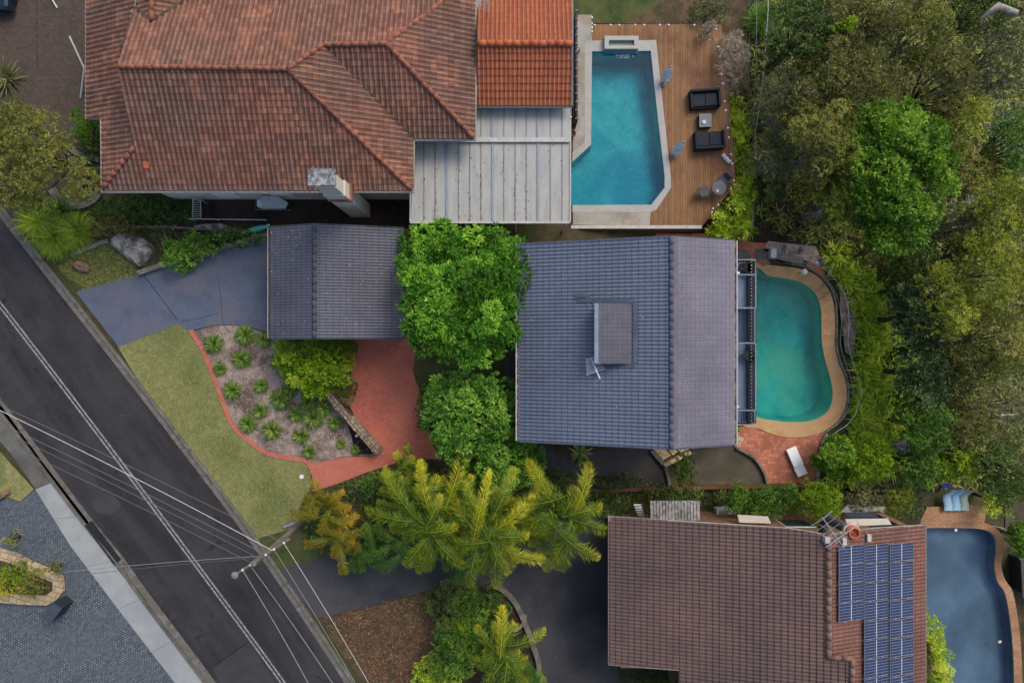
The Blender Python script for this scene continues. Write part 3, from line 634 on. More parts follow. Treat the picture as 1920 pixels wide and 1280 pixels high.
sheet('boards', [W(p[0], p[1], DZ+.02) for p in DECK], m_deck, z=DZ+.02, world=True, parent=dk, skirt=.04)
mb = MB(); E = [W(*p, DZ) for p in [(1316, 424), (1366, 362), (1380, 342), (1362, 120), (1352, 46), (1108, 46)]]
mb.strip(E, .06, -.32, -.03); obj('edge_beam', mb, m_wood, dk)
mb = MB()
for i in range(len(E)-1):
    a, b = Vector(E[i]), Vector(E[i+1]); nn = max(1, int((b-a).length/2.2))
    for j in range(nn):
        p = a.lerp(b, j/nn); p *= .99; g0 = tz(p.x)-.1; obj('post', MB().box((p.x, p.y, g0), (.1, .1, DZ-.06-g0)), m_wood, dk)
for i in range(12): obj('post', MB().box((W(1068+i*20, 426, 0)[0], W(0, 424, DZ)[1], -2), (.12, .08, 1.6)), m_wood, dk)
mb = MB(); mb.strip([W(1060, 425.5, DZ+.06), W(1316, 425.5, DZ+.06)], .2, -.1, 0); obj('white_fascia', mb, m_offwhite, dk)
mb = MB(); mb.strip([W(1060, 428, DZ), W(1312, 428, DZ)], .08, -1.2, -.2); obj('timber_skirt', mb, m_wood, dk)
# spill box at the head of the pool
sp = thing('water_feature', 'white rendered spill box with slot at the head of the blue pool', 'water feature', W(1163, 85, DZ))
bx0, bx1, by0, by1 = W(1132, 0, DZ)[0], W(1195, 0, DZ)[0], W(0, 97, DZ)[1], W(0, 73, DZ)[1]
mb = MB(); t_ = .26; hh = .42
for c_, s_ in ((((bx0+bx1)/2, by1-t_/2), (bx1-bx0, t_)), (((bx0+bx1)/2, by0+.1), (bx1-bx0, .2)), ((bx0+t_/2, (by0+by1)/2), (t_, by1-by0-t_-.2)), ((bx1-t_/2, (by0+by1)/2), (t_, by1-by0-t_-.2))):
    mb.box((c_[0], c_[1]+(0 if s_[1] <= t_ else -.03), DZ), (s_[0], s_[1], hh))
obj('rim', mb, m_white_coping, sp)
mb = MB().box(((bx0+bx1)/2, (by0+by1)/2-.03, DZ), (bx1-bx0-2*t_, by1-by0-t_-.2, .2)); obj('basin', mb, flat('green_tile', (120, 140, 128), .4), sp)
mb = MB().box(((bx0+bx1)/2, by0-.07, DZ-.1), (bx1-bx0, .1, .22)); obj('spill_edge', mb, flat('blue_tile', (84, 130, 168), .3), sp)
rg = np.random.default_rng(5); mb = MB()
for i in range(90):
    x_, y_ = rg.normal(1172, 8), rg.normal(104, 2.6); p = W(x_, y_, DZ-.1); r_ = rg.uniform(.02, .06); mb.lathe(p, [(r_, 0), (r_*.6, .02)], 6)
foam = obj('foam', mb, flat('water_foam', (190, 215, 222), .5), sp); foam['kind'] = 'stuff'
# ================================================================ roofs' materials
t_terra = tilemat('weathered_terracotta_tiles', (116, 76, 62), (92, 76, 67), (154, 108, 90), joint=(56, 42, 38), s=.2, lo=.34, hi=.6, grime=(104, 96, 86), crest_w=.24, crest_amt=.7, varia=.5, jw=.05, patch=(150, 100, 76))
t_orange = tilemat('orange_terracotta_tiles', (156, 84, 54), (130, 68, 46), (182, 114, 82), joint=(84, 46, 32), s=.3, crest_w=.25, varia=.28, grime=(112, 70, 50), jw=.05)
t_blue = tilemat('blue_grey_concrete_tiles', (86, 96, 114), (68, 73, 88), (124, 136, 156), joint=(50, 55, 68), s=.16, lo=.38, hi=.6, rough=.45, varia=.2, spec=.5, crest_w=.2, crest_amt=.55, grime=(112, 120, 134))  # bluish shine on the roll crests is a highlight painted into the colour
t_garage = tilemat('dark_grey_concrete_tiles', (82, 84, 96), (66, 66, 78), (98, 102, 116), joint=(40, 42, 50), s=.3, rough=.5, varia=.2, spec=.45, crest_w=.2, crest_amt=.4, grime=(98, 98, 104))
t_mauve = tilemat('mauve_grey_concrete_tiles', (120, 117, 128), (102, 99, 112), None, joint=(70, 68, 80), s=.25, rough=.6, varia=.18, grime=(132, 128, 130))  # second slope of the same roof, coloured without the painted bluish highlight
t_brown = tilemat('brown_concrete_tiles', (108, 84, 76), (84, 68, 66), (122, 98, 90), joint=(46, 38, 38), s=.18, lo=.4, hi=.6, rough=.65, varia=.26, crest_w=.2, crest_amt=.35, grime=(76, 70, 76))
t_brown2 = tilemat('red_brown_concrete_tiles', (126, 84, 70), (104, 72, 62), None, joint=(58, 44, 42), s=.3, rough=.65, varia=.2, grime=(150, 130, 120))
m_cap = rough_ground('terracotta_caps', (168, 108, 88), (136, 88, 72), s1=1.5, s2=10, bump=.01, amt=.6)
m_capo = rough_ground('orange_caps', (204, 118, 80), (180, 96, 62), s1=1.5, s2=10, bump=.01, amt=.5)
m_capb = rough_ground('blue_grey_caps', (88, 96, 112), (74, 82, 98), s1=1.5, s2=10, bump=.01, amt=.3)
m_capg = rough_ground('grey_caps', (82, 86, 94), (68, 70, 80), s1=1.5, s2=10, bump=.01, amt=.3)
m_capbr = rough_ground('brown_caps', (140, 112, 98), (116, 88, 78), s1=1.5, s2=10, bump=.01, amt=.4)
m_valley = rough_ground('lichened_valley', (96, 88, 76), (66, 56, 48), s1=3, s2=12, bump=.02, amt=.6)
m_gut_rust = rough_ground('rusty_gutter', (122, 84, 66), (70, 56, 52), (150, 140, 130), s1=5, s2=16, s3=3, bump=.02, amt=.6)
m_debris = rough_ground('gutter_debris', (110, 82, 60), (60, 46, 40), s1=6, s2=20, bump=.03, amt=.6)
rt = Roof
def wall_box(name, x0, x1, y0, y1, z0, z1, mat, parent): return obj(name, MB().box(((x0+x1)/2, (y0+y1)/2, z0), (x1-x0, y1-y0, z1-z0)), mat, parent)
def window(parent, c, wd, ht, axis='y', face=1, mats=None):
    """frame > pane; axis is the wall's normal"""
    s = (wd, .08, ht) if axis == 'y' else (.08, wd, ht)
    fr = obj('window', MB().box((c[0], c[1], c[2]), s), m_white, parent)
    d = .02*face; s2 = (wd-.14, .08, ht-.14) if axis == 'y' else (.08, wd-.14, ht-.14)
    cc = (c[0], c[1]+d, c[2]+.07) if axis == 'y' else (c[0]+d, c[1], c[2]+.07)
    obj('pane', MB().box(cc, s2), m_glass, fr); return fr
def gutter(mbs, a, b, w_=.13, h=.1, inner=True):
    mbs.strip([a, b], .02, -h, 0)
# ================================================================ the terracotta house (north)
hx = thing('terracotta_house', 'large house with weathered terracotta hip roof north of the grey roofed garage', 'house', (-13, 14, 0))
T = .46
pB = plane('y', 8.18, 5, T); pU = plane('y', 13.83, 7.6, -T); pL = plane('x', -22.26, 5, .41); pR = plane('x', -5.35, 5, -T)
qB = plane('y', 10.98, 5, T); qR = plane('x', -2.02, 5, -T)
r = Roof(); A_ = dict(tw=.27, course=.33, amp=.05, lap=.028)
r.face([(222, 125), (540, 130), (775, 357), (190, 357), (252, 277)], pB, **A_)
r.face([(222, 125), (540, 130), (605, 85), (725, 82), (850, -8), (880, -30), (350, -30), (350, 0), (285, 40), (250, 14)], pU, **A_)
r.face([(350, 2), (350, -30), (400, -30)], pU, **A_)
r.face([(162, -60), (162, 222), (190, 222), (190, 357), (252, 277), (236, 190), (222, 125), (250, 14), (268, -60)], pL, **A_)
r.face([(540, 130), (605, 85), (775, 260), (775, 357)], pR, **A_)
r.face([(605, 85), (725, 82), (890, 260), (775, 260)], qB, **A_)
r.face([(725, 82), (890, 260), (890, -60), (905, -60), (850, -8)], qR, **A_)
zr = zat(pU, *onplane(285, 40, pU)[:2]); xr = onplane(285, 40, pU)[0]
gw, ge = (zr-xr*T, T, 0), (zr+xr*T, -T, 0)
r.face([(285, 40), (250, 14), (252, -60), (285, -60)], gw, **A_); r.face([(285, 40), (285, -60), (420, -60), (350, 0)], ge, **A_)
r.build('roof', t_terra, hx)
obj('roof_deck', r.deck, m_offwhite, hx)
def ra(pts, seed, r_=.15, P=None): return [onplane(p[0], p[1], P) for p in pts]
for i, (a, b, P) in enumerate([((222, 125), (540, 130), pB), ((540, 130), (772, 355), pB), ((540, 130), (605, 85), pU), ((605, 85), (725, 82), qB), ((725, 82), (888, 258), qB), ((725, 82), (862, -20), pU), ((252, 277), (194, 352), pB), ((285, 40), (285, -50), ge)]):
    mb = MB(); ridge(mb, onplane(*a, P), onplane(*b, P), .125, .42, i, lift=.05); obj('ridge_cap', mb, m_cap, hx, sm=True)
for a, b, P in [((605, 87), (775, 260), qB), ((250, 14), (285, 40), pU), ((285, 40), (350, 0), pU)]:
    obj('valley_gutter', MB().strip([tuple(Vector(onplane(*a, P))+Vector((0, 0, .07))), tuple(Vector(onplane(*b, P))+Vector((0, 0, .07)))], .17, -.1, 0), m_valley, hx)
mb = MB(); E1 = [onplane(161, -60, pL), onplane(161, 223, pL), onplane(189, 223, pL), onplane(189, 359, pB), onplane(776, 359, pB), onplane(776, 262, qB), onplane(891, 262, qB), onplane(891, -60, qR)]
mb.strip(E1, .12, -.18, -.02); obj('gutter', mb, flat('pale_gutter', (168, 160, 150), .5, var=.3, scale=5), hx)
poly = [(-22.4, 22), (-22.4, 12.8), (-20.7, 12.8), (-20.7, 8.72), (-5.8, 8.72), (-5.8, 11.5), (-2.5, 11.5), (-2.5, 22)]
obj('wall', MB().prism(poly, -.1, 4.72), m_cream, hx)
for x_ in (-18.6, -15.2, -12.6): window(hx, (x_, 8.7, 2.7), 1.5, 1.2)
window(hx, (-7.1, 8.7, 2.2), 1.9, 1.5); window(hx, (-5.78, 10.2, 2.4), 1.6, 1.4, 'x')
for x_ in (-17, -13.6): window(hx, (x_, 8.7, .7), 1.3, 1.1)
# chimney with slab top
ch = MB(); cx, cy = -9.3, 8.02
ch.box((cx, cy, -.1), (1.15, .8, 6.4)); ch.box((cx, cy, 6.3), (1.0, .68, 2.2)); c1 = obj('chimney', ch, m_cream, hx)
obj('chimney_cap', MB().box((cx, cy, 8.5), (1.35, .82, .16)), rough_ground('stained_slab', (176, 182, 184), (96, 96, 92), s1=4, s2=9, bump=.02, amt=.6), c1)
obj('flashing', MB().box((cx+.05, cy, 5.0), (1.3, .95, .35)), m_cap, c1)
# replacement tile stands out
p = onplane(275, 310, pB); o = MB().box((p[0], p[1], p[2]+.07), (.3, .36, .03), tx=math.atan(T)); obj('new_tile', o, m_capo, hx, label='single bright orange replacement tile')
# the orange roofed wing
wg = thing('orange_roofed_wing', 'bright orange tiled wing joined to the right side of the terracotta house', 'house', (.7, 16, -.1))
oB = plane('y', 12.98, 4.4, .4); oy = 16.0; oU = (zat(oB, 0, oy)+.4*oy, 0, -.4)
r = Roof(); B_ = dict(tw=.24, course=.38, amp=.05, lap=.035)
r.face([(895, 82), (1072, 82), (1072, 198), (893, 198)], oB, **B_); r.face([(895, 82), (1072, 82), (1074, -60), (895, -60)], oU, **B_)
r.build('roof', t_orange, wg); obj('roof_deck', r.deck, m_offwhite, wg)
mb = MB(); ridge(mb, onplane(895, 82, oB), onplane(1072, 82, oB), .17, .42, 3, .06); obj('ridge_cap', mb, m_capo, wg, sm=True)
mb = MB(); mb.strip([onplane(1073, -60, oU), onplane(1073, 82, oB), onplane(1073, 198, oB)], .1, -.16, .06); mb.strip([onplane(894, 199.5, oB), onplane(1073, 199.5, oB)], .12, -.16, -.02); obj('gutter', mb, m_grey, wg)
wall_box('wall', -1.9, 3.0, 13.3, 22, -.4, 4.3, m_cream, wg)
window(wg, (3.02, 15, .9), 2.4, 2.1, 'x'); window(wg, (3.02, 18.4, .9), 2.4, 2.1, 'x')
# antenna on the north houses
def antenna(label, px, py, z, z0, L, ang, n=8, w_=.7, cross=False, group=None, mat=None):
    p = W(px, py, z); t = thing('tv_antenna', label, 'antenna', (p[0], p[1], z0), group); mat = mat or m_steel
    obj('mast', MB().tube([(p[0], p[1], z0), p], .025, 6), mat, t)
    d = Vector((math.cos(ang), math.sin(ang), 0)); s = Vector((-d.y, d.x, 0)); c = Vector(p)
    obj('boom', MB().tube([c-d*L*.5, c+d*L*.5], .022, 5), mat, t)
    mb = MB()
    for i in range(n):
        q = c+d*(-.46+.92*i/(n-1))*L; k = w_*(.6+.5*(1-i/n)); mb.tube([q-s*k*.5, q+s*k*.5], .012, 4)
    obj('elements', mb, mat, t)
    if cross:
        mb = MB(); a = c-d*L*.42; mb.tube([a+Vector((0, 0, -.25))-s*w_*.6, a, a+Vector((0, 0, -.25))+s*w_*.6], .012, 4); obj('reflector', mb, mat, t)
    return t
antenna('small tv antenna on the orange tiled wing', 912, 6, 6.3, 4.8, .8, 1.1, 7, .6)
# ================================================================ pergola with pale sheets
pg = thing('pergola', 'flat patio roof of pale dirty sheets below the orange tiled wing', 'patio roof', (-1.2, 9, -.1))
ZG = 3.55
k = N('dirty_sheet'); n1 = k.ramp(k.noise(14, 7, .8), .62, .68); mp = k.n('Mapping'); mp.inputs['Scale'].default_value = (1, .18, 1); k.l(k.co.outputs['Object'], mp.inputs['Vector'])
st = k.ramp(k.noise(3, 5, .6, co=mp.outputs[0]), .4, .7)
c = k.mix(st, lin((166, 166, 160)), lin((148, 148, 144))); c = k.mix(k.math('MULTIPLY', n1, .6), c, lin((84, 80, 72))); m_sheet = k.done(c, .5)
sheet('sheet', [W(893, 199, ZG), W(1069, 199, ZG), W(1069, 264, ZG), W(893, 264, ZG)], m_sheet, z=ZG+.12, world=True, parent=pg, skirt=.03)
sheet('sheet', [W(776, 266, ZG), W(1069, 266, ZG), W(1067, 416, ZG), W(770, 416, ZG)], m_sheet, z=ZG, world=True, parent=pg, skirt=.03)
obj('flashing', MB().strip([W(776, 262, ZG+.14), W(1069, 262, ZG+.14)], .26, -.04, .02), m_offwhite, pg)
mb = MB(); mo = MB(); rg = random.Random(4)
for px in (795, 816, 860, 881, 902, 945, 966, 987, 1032, 1054):
    mb.strip([W(px, 267, ZG+.01), W(px+(px-920)*.0, 415, ZG+.01)], .035, 0, .025)
    if px >= 900: mb.strip([W(px, 200, ZG+.13), W(px, 258, ZG+.13)], .035, 0, .025)
    for i in range(rg.choice((8, 20, 40, 55))):
        yy = 267+148*rg.random()**.6; q = W(px+rg.gauss(0, .8), yy, ZG+.012); s_ = rg.uniform(.014, .04); mo.box(q, (s_, s_*rg.uniform(1, 2.4), .018), rg.random()*3)
    if rg.random() < .95:
        for i in range(5): q = W(px+rg.uniform(-9, 9), rg.uniform(270, 412), ZG+.012); mo.box(q, (.04, .05, .015), rg.random()*3)
obj('rib', mb, flat('rib_grey', (128, 130, 132), .5), pg)
lm = obj('fallen_leaves', mo, m_soil, pg); lm['kind'] = 'stuff'
mb = MB()
for px in (838, 924, 1009):
    mb.strip([W(px, 267, ZG+.01), W(px, 415, ZG+.01)], .12, 0, .05)
    if px > 900: mb.strip([W(px-1, 196, ZG+.13), W(px-1, 258, ZG+.13)], .12, 0, .05)
obj('rafter_rail', mb, flat('pale_blue_metal', (142, 154, 166), .4), pg)
mb = MB(); mb.strip([W(769, 417, ZG), W(1069, 417, ZG)], .12, -.14, .04); mb.strip([W(1070, 199, ZG), W(1069, 416, ZG)], .07, -.14, .06); mb.strip([W(770.5, 262, ZG), W(769, 416, ZG)], .05, -.14, .06)
obj('gutter', mb, m_offwhite, pg)
for px in (775, 870, 968, 1064):
    q = W(px, 414, ZG); obj('post', MB().box((q[0], q[1], tz(q[0])-.1), (.1, .1, ZG-tz(q[0]))), m_offwhite, pg)
# screen and pipe between wing and pool
sc = thing('pool_screen', 'dark slatted screen standing between the orange tiled wing and the pool', 'screen', W(1076, 150, DZ))
mb = MB(); mb.strip([W(1076.5, 40, DZ), W(1078, 240, DZ)], .1, 0, 1.5); obj('panel', mb, flat('dark_screen', (74, 70, 70), .7), sc)
mb = MB()
for i in range(14): q = W(1077, 42+i*15, DZ); mb.box((q[0], q[1], DZ), (.16, .06, 1.55))
obj('slats', mb, m_grey, sc)

# ================================================================ the garage
ga = thing('garage', 'double garage with dark grey tiled gable roof at the end of the blue grey driveway', 'garage', (-10, 3.4, 0))
gxe, gxr, gxw = W(758, 0, 2.75)[0], -10.93, W(507, 0, 3.1)[0]
sl = (4.15-3.1)/(gxr-gxw); gL = plane('x', gxw, 3.1, sl); sr = (4.15-2.75)/(gxe-gxr); gR = plane('x', gxr, 4.15, -sr)
yt, yb = 6.5, W(0, 634, 2.9)[1]
r = Roof(); C_ = dict(tw=.17, course=.36, amp=.028, lap=.03, shape='wave', world=True)
f3 = lambda x, y, P: (x, y, zat(P, x, y))
r.face([f3(gxw, yt, gL), f3(gxr, yt, gL), f3(gxr, yb, gL), f3(gxw, yb, gL)], gL, **C_)
r.face([f3(gxr, yt, gR), f3(gxe, yt, gR), f3(gxe, yb, gR), f3(gxr, yb, gR)], gR, **C_)
r.build('roof', t_garage, ga); obj('roof_deck', r.deck, m_grey, ga)
mb = MB(); ridge(mb, (gxr, yt, 4.15), (gxr, yb, 4.15), .13, .42, 2, .03); obj('ridge_cap', mb, m_capg, ga, sm=True)
for x_, z_, lab in ((gxw-.07, 3.1, 'rusty debris filled gutter'), (gxe+.08, 2.75, 'gutter full of brown leaves')):
    mb = MB(); mb.strip([(x_, yt, z_), (x_, yb, z_)], .15, -.12, -.05); mb.strip([(x_-.09, yt, z_), (x_-.09, yb, z_)], .02, -.12, .0); mb.strip([(x_+.09, yt, z_), (x_+.09, yb, z_)], .02, -.12, .0)
    g_ = obj('gutter', mb, m_offwhite if x_ < -10 else m_grey, ga, label=lab)
    obj('debris', MB().strip([(x_, yt, z_), (x_, yb, z_)], .13, -.05, -.035), m_debris, g_)
for y_ in (yb-.03, yt+.03): obj('barge_board', MB().strip([(gxw, y_, 3.1), (gxr, y_, 4.15), (gxe, y_, 2.75)], .05, -.16, .03), m_capg, ga)
wall_box('wall', gxw+.35, gxe-.3, yb+.3, yt-.3, -.1, 2.7, m_cream, ga)
dr = obj('garage_door', MB().box((gxw+.33, 3.4, 0), (.06, 4.8, 2.3)), m_white, ga)
mb = MB(); rg = random.Random(8)
for i in range(150):
    x_ = rg.uniform(gxr, gxe) if rg.random() < .8 else rg.uniform(gxw, gxr); y_ = rg.uniform(yb+.1, yt-.1); P = gL if x_ < gxr else gR
    a = rg.random()*3.14; s_ = rg.uniform(.012, .036)
    c_ = (x_, y_, zat(P, x_, y_)+.06); mb.box(c_, (s_*2.2, s_*.8, .012), a)
lv = obj('fallen_leaves', mb, flat('bleached_leaves', (196, 190, 178), .8), ga); lv['kind'] = 'stuff'

# ================================================================ the main grey house
mh = thing('grey_roofed_house', 'blue grey tiled gable roofed house with balcony over the teal pool', 'house', (6, 0, -2.2))
x0, xr_, x1 = W(974, 0, 4.8)[0], 8.05, W(1376, 0, 6.1)[0]
s1_ = (7.5-4.8)/(xr_-x0); s2_ = (7.5-6.1)/(x1-xr_); hL = plane('x', x0, 4.8, s1_); hR = plane('x', xr_, 7.5, -s2_)
yt, yb = 5.3, -5.42
r = Roof(); D_ = dict(tw=.2, course=.34, amp=.035, lap=.03, shape='wave', world=True)
r.face([f3(x0, yt, hL), f3(xr_, yt, hL), f3(xr_, yb, hL), f3(x0, yb, hL)], hL, **D_); r.build('roof', t_blue, mh); dk1 = r.deck
r = Roof(); r.face([f3(xr_, yt, hR), f3(x1, yt, hR), f3(x1, yb, hR), f3(xr_, yb, hR)], hR, tw=.3, course=.27, amp=.01, lap=.022, shape='flat', world=True)
r.build('roof', t_mauve, mh)['label'] = 'flatter mauve grey tiled slope facing the pool'
dk1.add(r.deck.v, r.deck.f); obj('roof_deck', dk1, m_grey, mh)
mb = MB(); ridge(mb, (xr_, yt, 7.5), (xr_, yb, 7.5), .13, .42, 4, .02); obj('ridge_cap', mb, m_capb, mh, sm=True)
mb = MB(); mb.strip([(xr_+.22, yt, 7.42), (xr_+.22, yb, 7.42)], .18, 0, .06); obj('flashing', mb, rough_ground('pinkish_grey_caps', (126, 116, 122), (112, 104, 112), s2=10, amt=.3), mh)
for x_, z_ in ((x0-.1, 4.8), (x1+.09, 6.1)):
    mb = MB(); mb.strip([(x_, yt, z_), (x_, yb, z_)], .13, -.13, -.09); mb.strip([(x_-.08, yt, z_), (x_-.08, yb, z_)], .03, -.13, .0); mb.strip([(x_+.08, yt, z_), (x_+.08, yb, z_)], .03, -.13, .0)
    g_ = obj('gutter', mb, m_white, mh); obj('debris', MB().strip([(x_, yt, z_), (x_, yb, z_)], .12, -.09, -.05), m_gut_rust, g_)
for y_ in (yb-.03, yt+.03): obj('barge_board', MB().strip([(x0, y_, 4.8), (xr_, y_, 7.5), (x1, y_, 6.1)], .05, -.18, .03), m_capb, mh)
obj('wall', MB().prism([(x0+.55, yb+.5), (x1-.5, yb+.5), (x1-.5, yt-.5), (x0+.55, yt-.5)], -2.4, 4.75), flat('grey_render', (150, 150, 152), .8, scale=2), mh)
for y_ in (-3.6, -.6, 2.6): window(mh, (x1-.48, y_, 1.0), 2.2, 2.1, 'x')
for x_ in (3, 6.5, 9.8): window(mh, (x_, yb+.48, 1.2), 1.6, 1.2, 'y', -1)
# clerestory lantern
dx0, dx1, dyt, dyb = W(1117, 0, 7.1)[0], W(1186, 0, 6.8)[0], W(0, 569, 7)[1], W(0, 681, 7)[1]
dP = plane('x', dx0, 7.15, -.16); zb_ = zat(hL, dx0, 0)-.3
ln = obj('roof_lantern', MB().prism([(dx0+.08, dyb+.08), (dx1-.08, dyb+.08), (dx1-.08, dyt-.08), (dx0+.08, dyt-.08)], zb_, 6.75), flat('lantern_cladding', (84, 92, 106), .5), mh)
obj('lantern_glass', MB().box((dx0+.06, (dyt+dyb)/2, zat(hL, dx0, 0)+.25), (.04, dyt-dyb-.5, .55)), m_glass, ln)
r = Roof(); r.face([f3(dx0, dyt, dP), f3(dx1, dyt, dP), f3(dx1, dyb, dP), f3(dx0, dyb, dP)], dP, tw=.22, course=.27, amp=.012, lap=.02, shape='flat', world=True)
lr = r.build('lantern_roof', tilemat('brown_grey_flat_tiles', (98, 99, 108), (86, 86, 94), None, joint=(58, 57, 64), s=.5, rough=.65, varia=.12), ln); obj('lantern_fascia', r.deck, m_capb, lr)
mb = MB(); mb.strip([(dx0+.02, dyt, 7.2), (dx0+.02, dyb, 7.2)], .2, -.08, .03); obj('lantern_ridge', mb, flat('pale_blue_cap', (132, 144, 160), .45), ln)
# flashings round the lantern
mb = MB()
for y_ in (dyt+.12, dyb-.14): mb.strip([f3(dx0-.1, y_, hL), f3(dx1+.1, y_, hL)], .22, .02, .075)
mb.strip([f3(dx1+.12, dyt, hL), f3(dx1+.12, dyb, hL)], .22, .02, .075); obj('lantern_flashing', mb, m_capb, ln)
for (a, b) in (((1088, 556), (1112, 564)), ((1094, 562), (1116, 572))):
    q = onplane(*a, hL); mb = MB().box((q[0], q[1], q[2]+.06), (.7, .3, .02), tilt=-math.atan(s1_)); obj('patch_flashing', mb, m_capb, mh)
antenna('tv antenna with short cross rods on the blue grey roof beside the lantern', 1113, 684, 6.6, 5.9, .8, 1.9, 8, .95, mat=flat('bright_aluminium', (226, 228, 236), .4, var=.05))
mb = MB(); rg = random.Random(12)
for i in range(46):
    x_ = rg.uniform(x0+.2, x1-.2); y_ = rg.uniform(yb+.2, yt-.2); P = hL if x_ < xr_ else hR; s_ = rg.uniform(.012, .032); mb.box((x_, y_, zat(P, x_, y_)+.07), (s_*2.4, s_, .012), rg.random()*3)
lv = obj('fallen_leaves', mb, bpy.data.materials['bleached_leaves'], mh); lv['kind'] = 'stuff'
mb = MB(); q = onplane(1115, 690, hL); mb.tube([(q[0]-.05, q[1]+.1, q[2]+.5), (q[0]+.25, q[1]-.55, q[2]+.12)], .05, 8)
solo('antenna_boom_pipe', mb, m_white, 'short white pipe stay lying below the antenna on the blue grey roof', 'pipe')
# balcony
bl = thing('balcony', 'narrow grey boarded balcony with dark baluster railing along the grey house', 'balcony', (15, 0, .6))
ZB, ZRL = .85, 1.75
k = N('balcony_boards'); sx = k.n('SeparateXYZ'); k.l(k.co.outputs['Object'], sx.inputs[0]); fx = k.math('FRACT', k.math('DIVIDE', sx.outputs[0], .12))
c = k.mix(k.ramp(k.noise(.8, 4), .4, .65), lin((116, 128, 152)), lin((136, 148, 174))); c = k.mix(k.math('LESS_THAN', fx, .16), c, lin((44, 50, 62))); m_bb = k.done(c, .6)
xa, xb = x1-.1, W(1417, 0, ZRL)[0]
obj('edge_beam', MB().box((xb+.02, (W(0, 487, ZRL)[1]+W(0, 796, ZRL)[1])/2, ZB+.02), (.52, W(0, 487, ZRL)[1]-W(0, 796, ZRL)[1], .2)), flat('dark_edge_beam', (40, 46, 56), .6), bl)
ys = [W(0, v, ZRL)[1] for v in (487, 515, 577, 643, 769, 796)]
for i in range(5):
    z_ = ZB-(.0 if i in (1, 3) else .25)-(.1 if i == 2 else 0); xe = xb-(.0 if i in (1, 3) else .06)
    obj('floor', MB().box(((xa+xe)/2, (ys[i]+ys[i+1])/2, z_-.15), (xe-xa-.06, abs(ys[i]-ys[i+1])-.05, .15)), m_bb, bl)
m_rail = flat('rail_blue_grey', (128, 140, 152), .4); m_bal = flat('dark_baluster', (48, 56, 66), .5)
mb, mc, mk_ = MB(), MB(), MB()
mb.strip([(xa, ys[0], ZRL), (xb, ys[0], ZRL), (xb, ys[1], ZRL)], .07, -.05, 0)
mb.strip([(xa, ys[5], ZRL), (xb-.05, ys[5], ZRL), (xb-.05, ys[4], ZRL)], .07, -.05, 0)
mb.strip([(xb, ys[1], ZRL), (xb, ys[2], ZRL)], .07, -.05, 0); mb.strip([(xb-.05, ys[2], ZRL), (xb-.05, ys[3], ZRL)], .06, -.05, 0); mb.strip([(xb, ys[3], ZRL), (xb, ys[4], ZRL)], .07, -.05, 0)
for j in (1, 2, 3, 4): mb.strip([(xa, ys[j], ZRL-.003), (xb-.04, ys[j], ZRL-.003)], .08, -.05, 0)
y_ = ys[0]-.1
while y_ > ys[5]+.05: mc.box((xb-.03, y_, ZB-.3), (.05, .05, ZRL-ZB+.24)); mk_.box((xb-.16, y_, ZRL-.3), (.07, .07, .05)); y_ -= .2
for j in (0, 5):
    x_ = xa+.1
    while x_ < xb: mc.box((x_, ys[j], ZB-.3), (.04, .04, ZRL-ZB+.24)); x_ += .16
obj('handrail', mb, m_rail, bl); obj('balusters', mc, m_bal, bl); obj('brackets', mk_, m_steel, bl)
for y_ in (ys[0]-.1, 0, ys[5]+.1): obj('post', MB().box((xb-.25, y_, ZP-.1), (.14, .14, ZB-ZP-.3)), m_bal, bl)
# ================================================================ the brown house (south east)
bh = thing('brown_roofed_house', 'house with long brown tiled roof and solar panels beside the grey blue pool', 'house', (16, -17, -3))
ex0, exr, ex1 = W(1143, 0, 4.5)[0], W(1553, 0, 7.2)[0], W(1734, 0, 5.3)[0]
sL, sR = (7.2-4.5)/(exr-ex0), (7.2-5.3)/(ex1-exr)
kL, kR = plane('x', ex0, 4.5, sL), plane('x', exr, 7.2, -sR)
r = Roof(); E_ = dict(tw=.2, course=.34, amp=.03, lap=.035, shape='wave')
r.face([(1145, 968), (1480, 990), (1553, 1002), (1553, 1231), (1597, 1233), (1597, 1400), (1275, 1400), (1275, 1254), (1143, 1244)], kL, **E_)
r.build('roof', t_brown, bh); dk1 = r.deck
r = Roof(); r.face([(1553, 1002), (1640, 990), (1734, 984), (1734, 1400), (1597, 1400), (1597, 1233), (1553, 1231)], kR, **E_)
r.build('roof', t_brown2, bh)['label'] = 'redder right hand slope under the solar panels'
dk1.add(r.deck.v, r.deck.f); obj('roof_deck', dk1, m_offwhite, bh)
mb = MB(); ridge(mb, onplane(1553, 1000, kL), onplane(1553, 1231, kL), .15, .42, 5, .05); obj('ridge_cap', mb, m_capbr, bh, sm=True)
mb = MB(); ridge(mb, onplane(1553, 1231, kL), onplane(1597, 1233, kL), .13, .42, 6, .05); obj('ridge_cap', mb, m_capbr, bh, sm=True); mb = MB(); ridge(mb, onplane(1597, 1233, kL), onplane(1597, 1400, kL), .13, .42, 6, .05); obj('ridge_cap', mb, m_capbr, bh, sm=True)
mb = MB(); mb.strip([onplane(1142, 966, kL), onplane(1142, 1246, kL), onplane(1275, 1256, kL), onplane(1275, 1400, kL)], .1, -.16, -.02); obj('gutter', mb, flat('buff_gutter', (150, 136, 126), .5), bh); mb = MB(); mb.strip([onplane(1735, 983, kR), onplane(1735, 1400, kR)], .09, -.16, .02)
obj('gutter', mb, bpy.data.materials['buff_gutter'], bh)
wn0, ws = -9.05, -22
obj('wall', MB().prism([(6.0, -10.9), (21.4, -11.1), (21.4, -24), (10, -24), (10, -18.0), (6.0, -18.0)], -4.5, 4.35), m_brickwall, bh)
for x_ in (8.5, 12): window(bh, (x_, -10.92, 1.0), 1.6, 1.2)
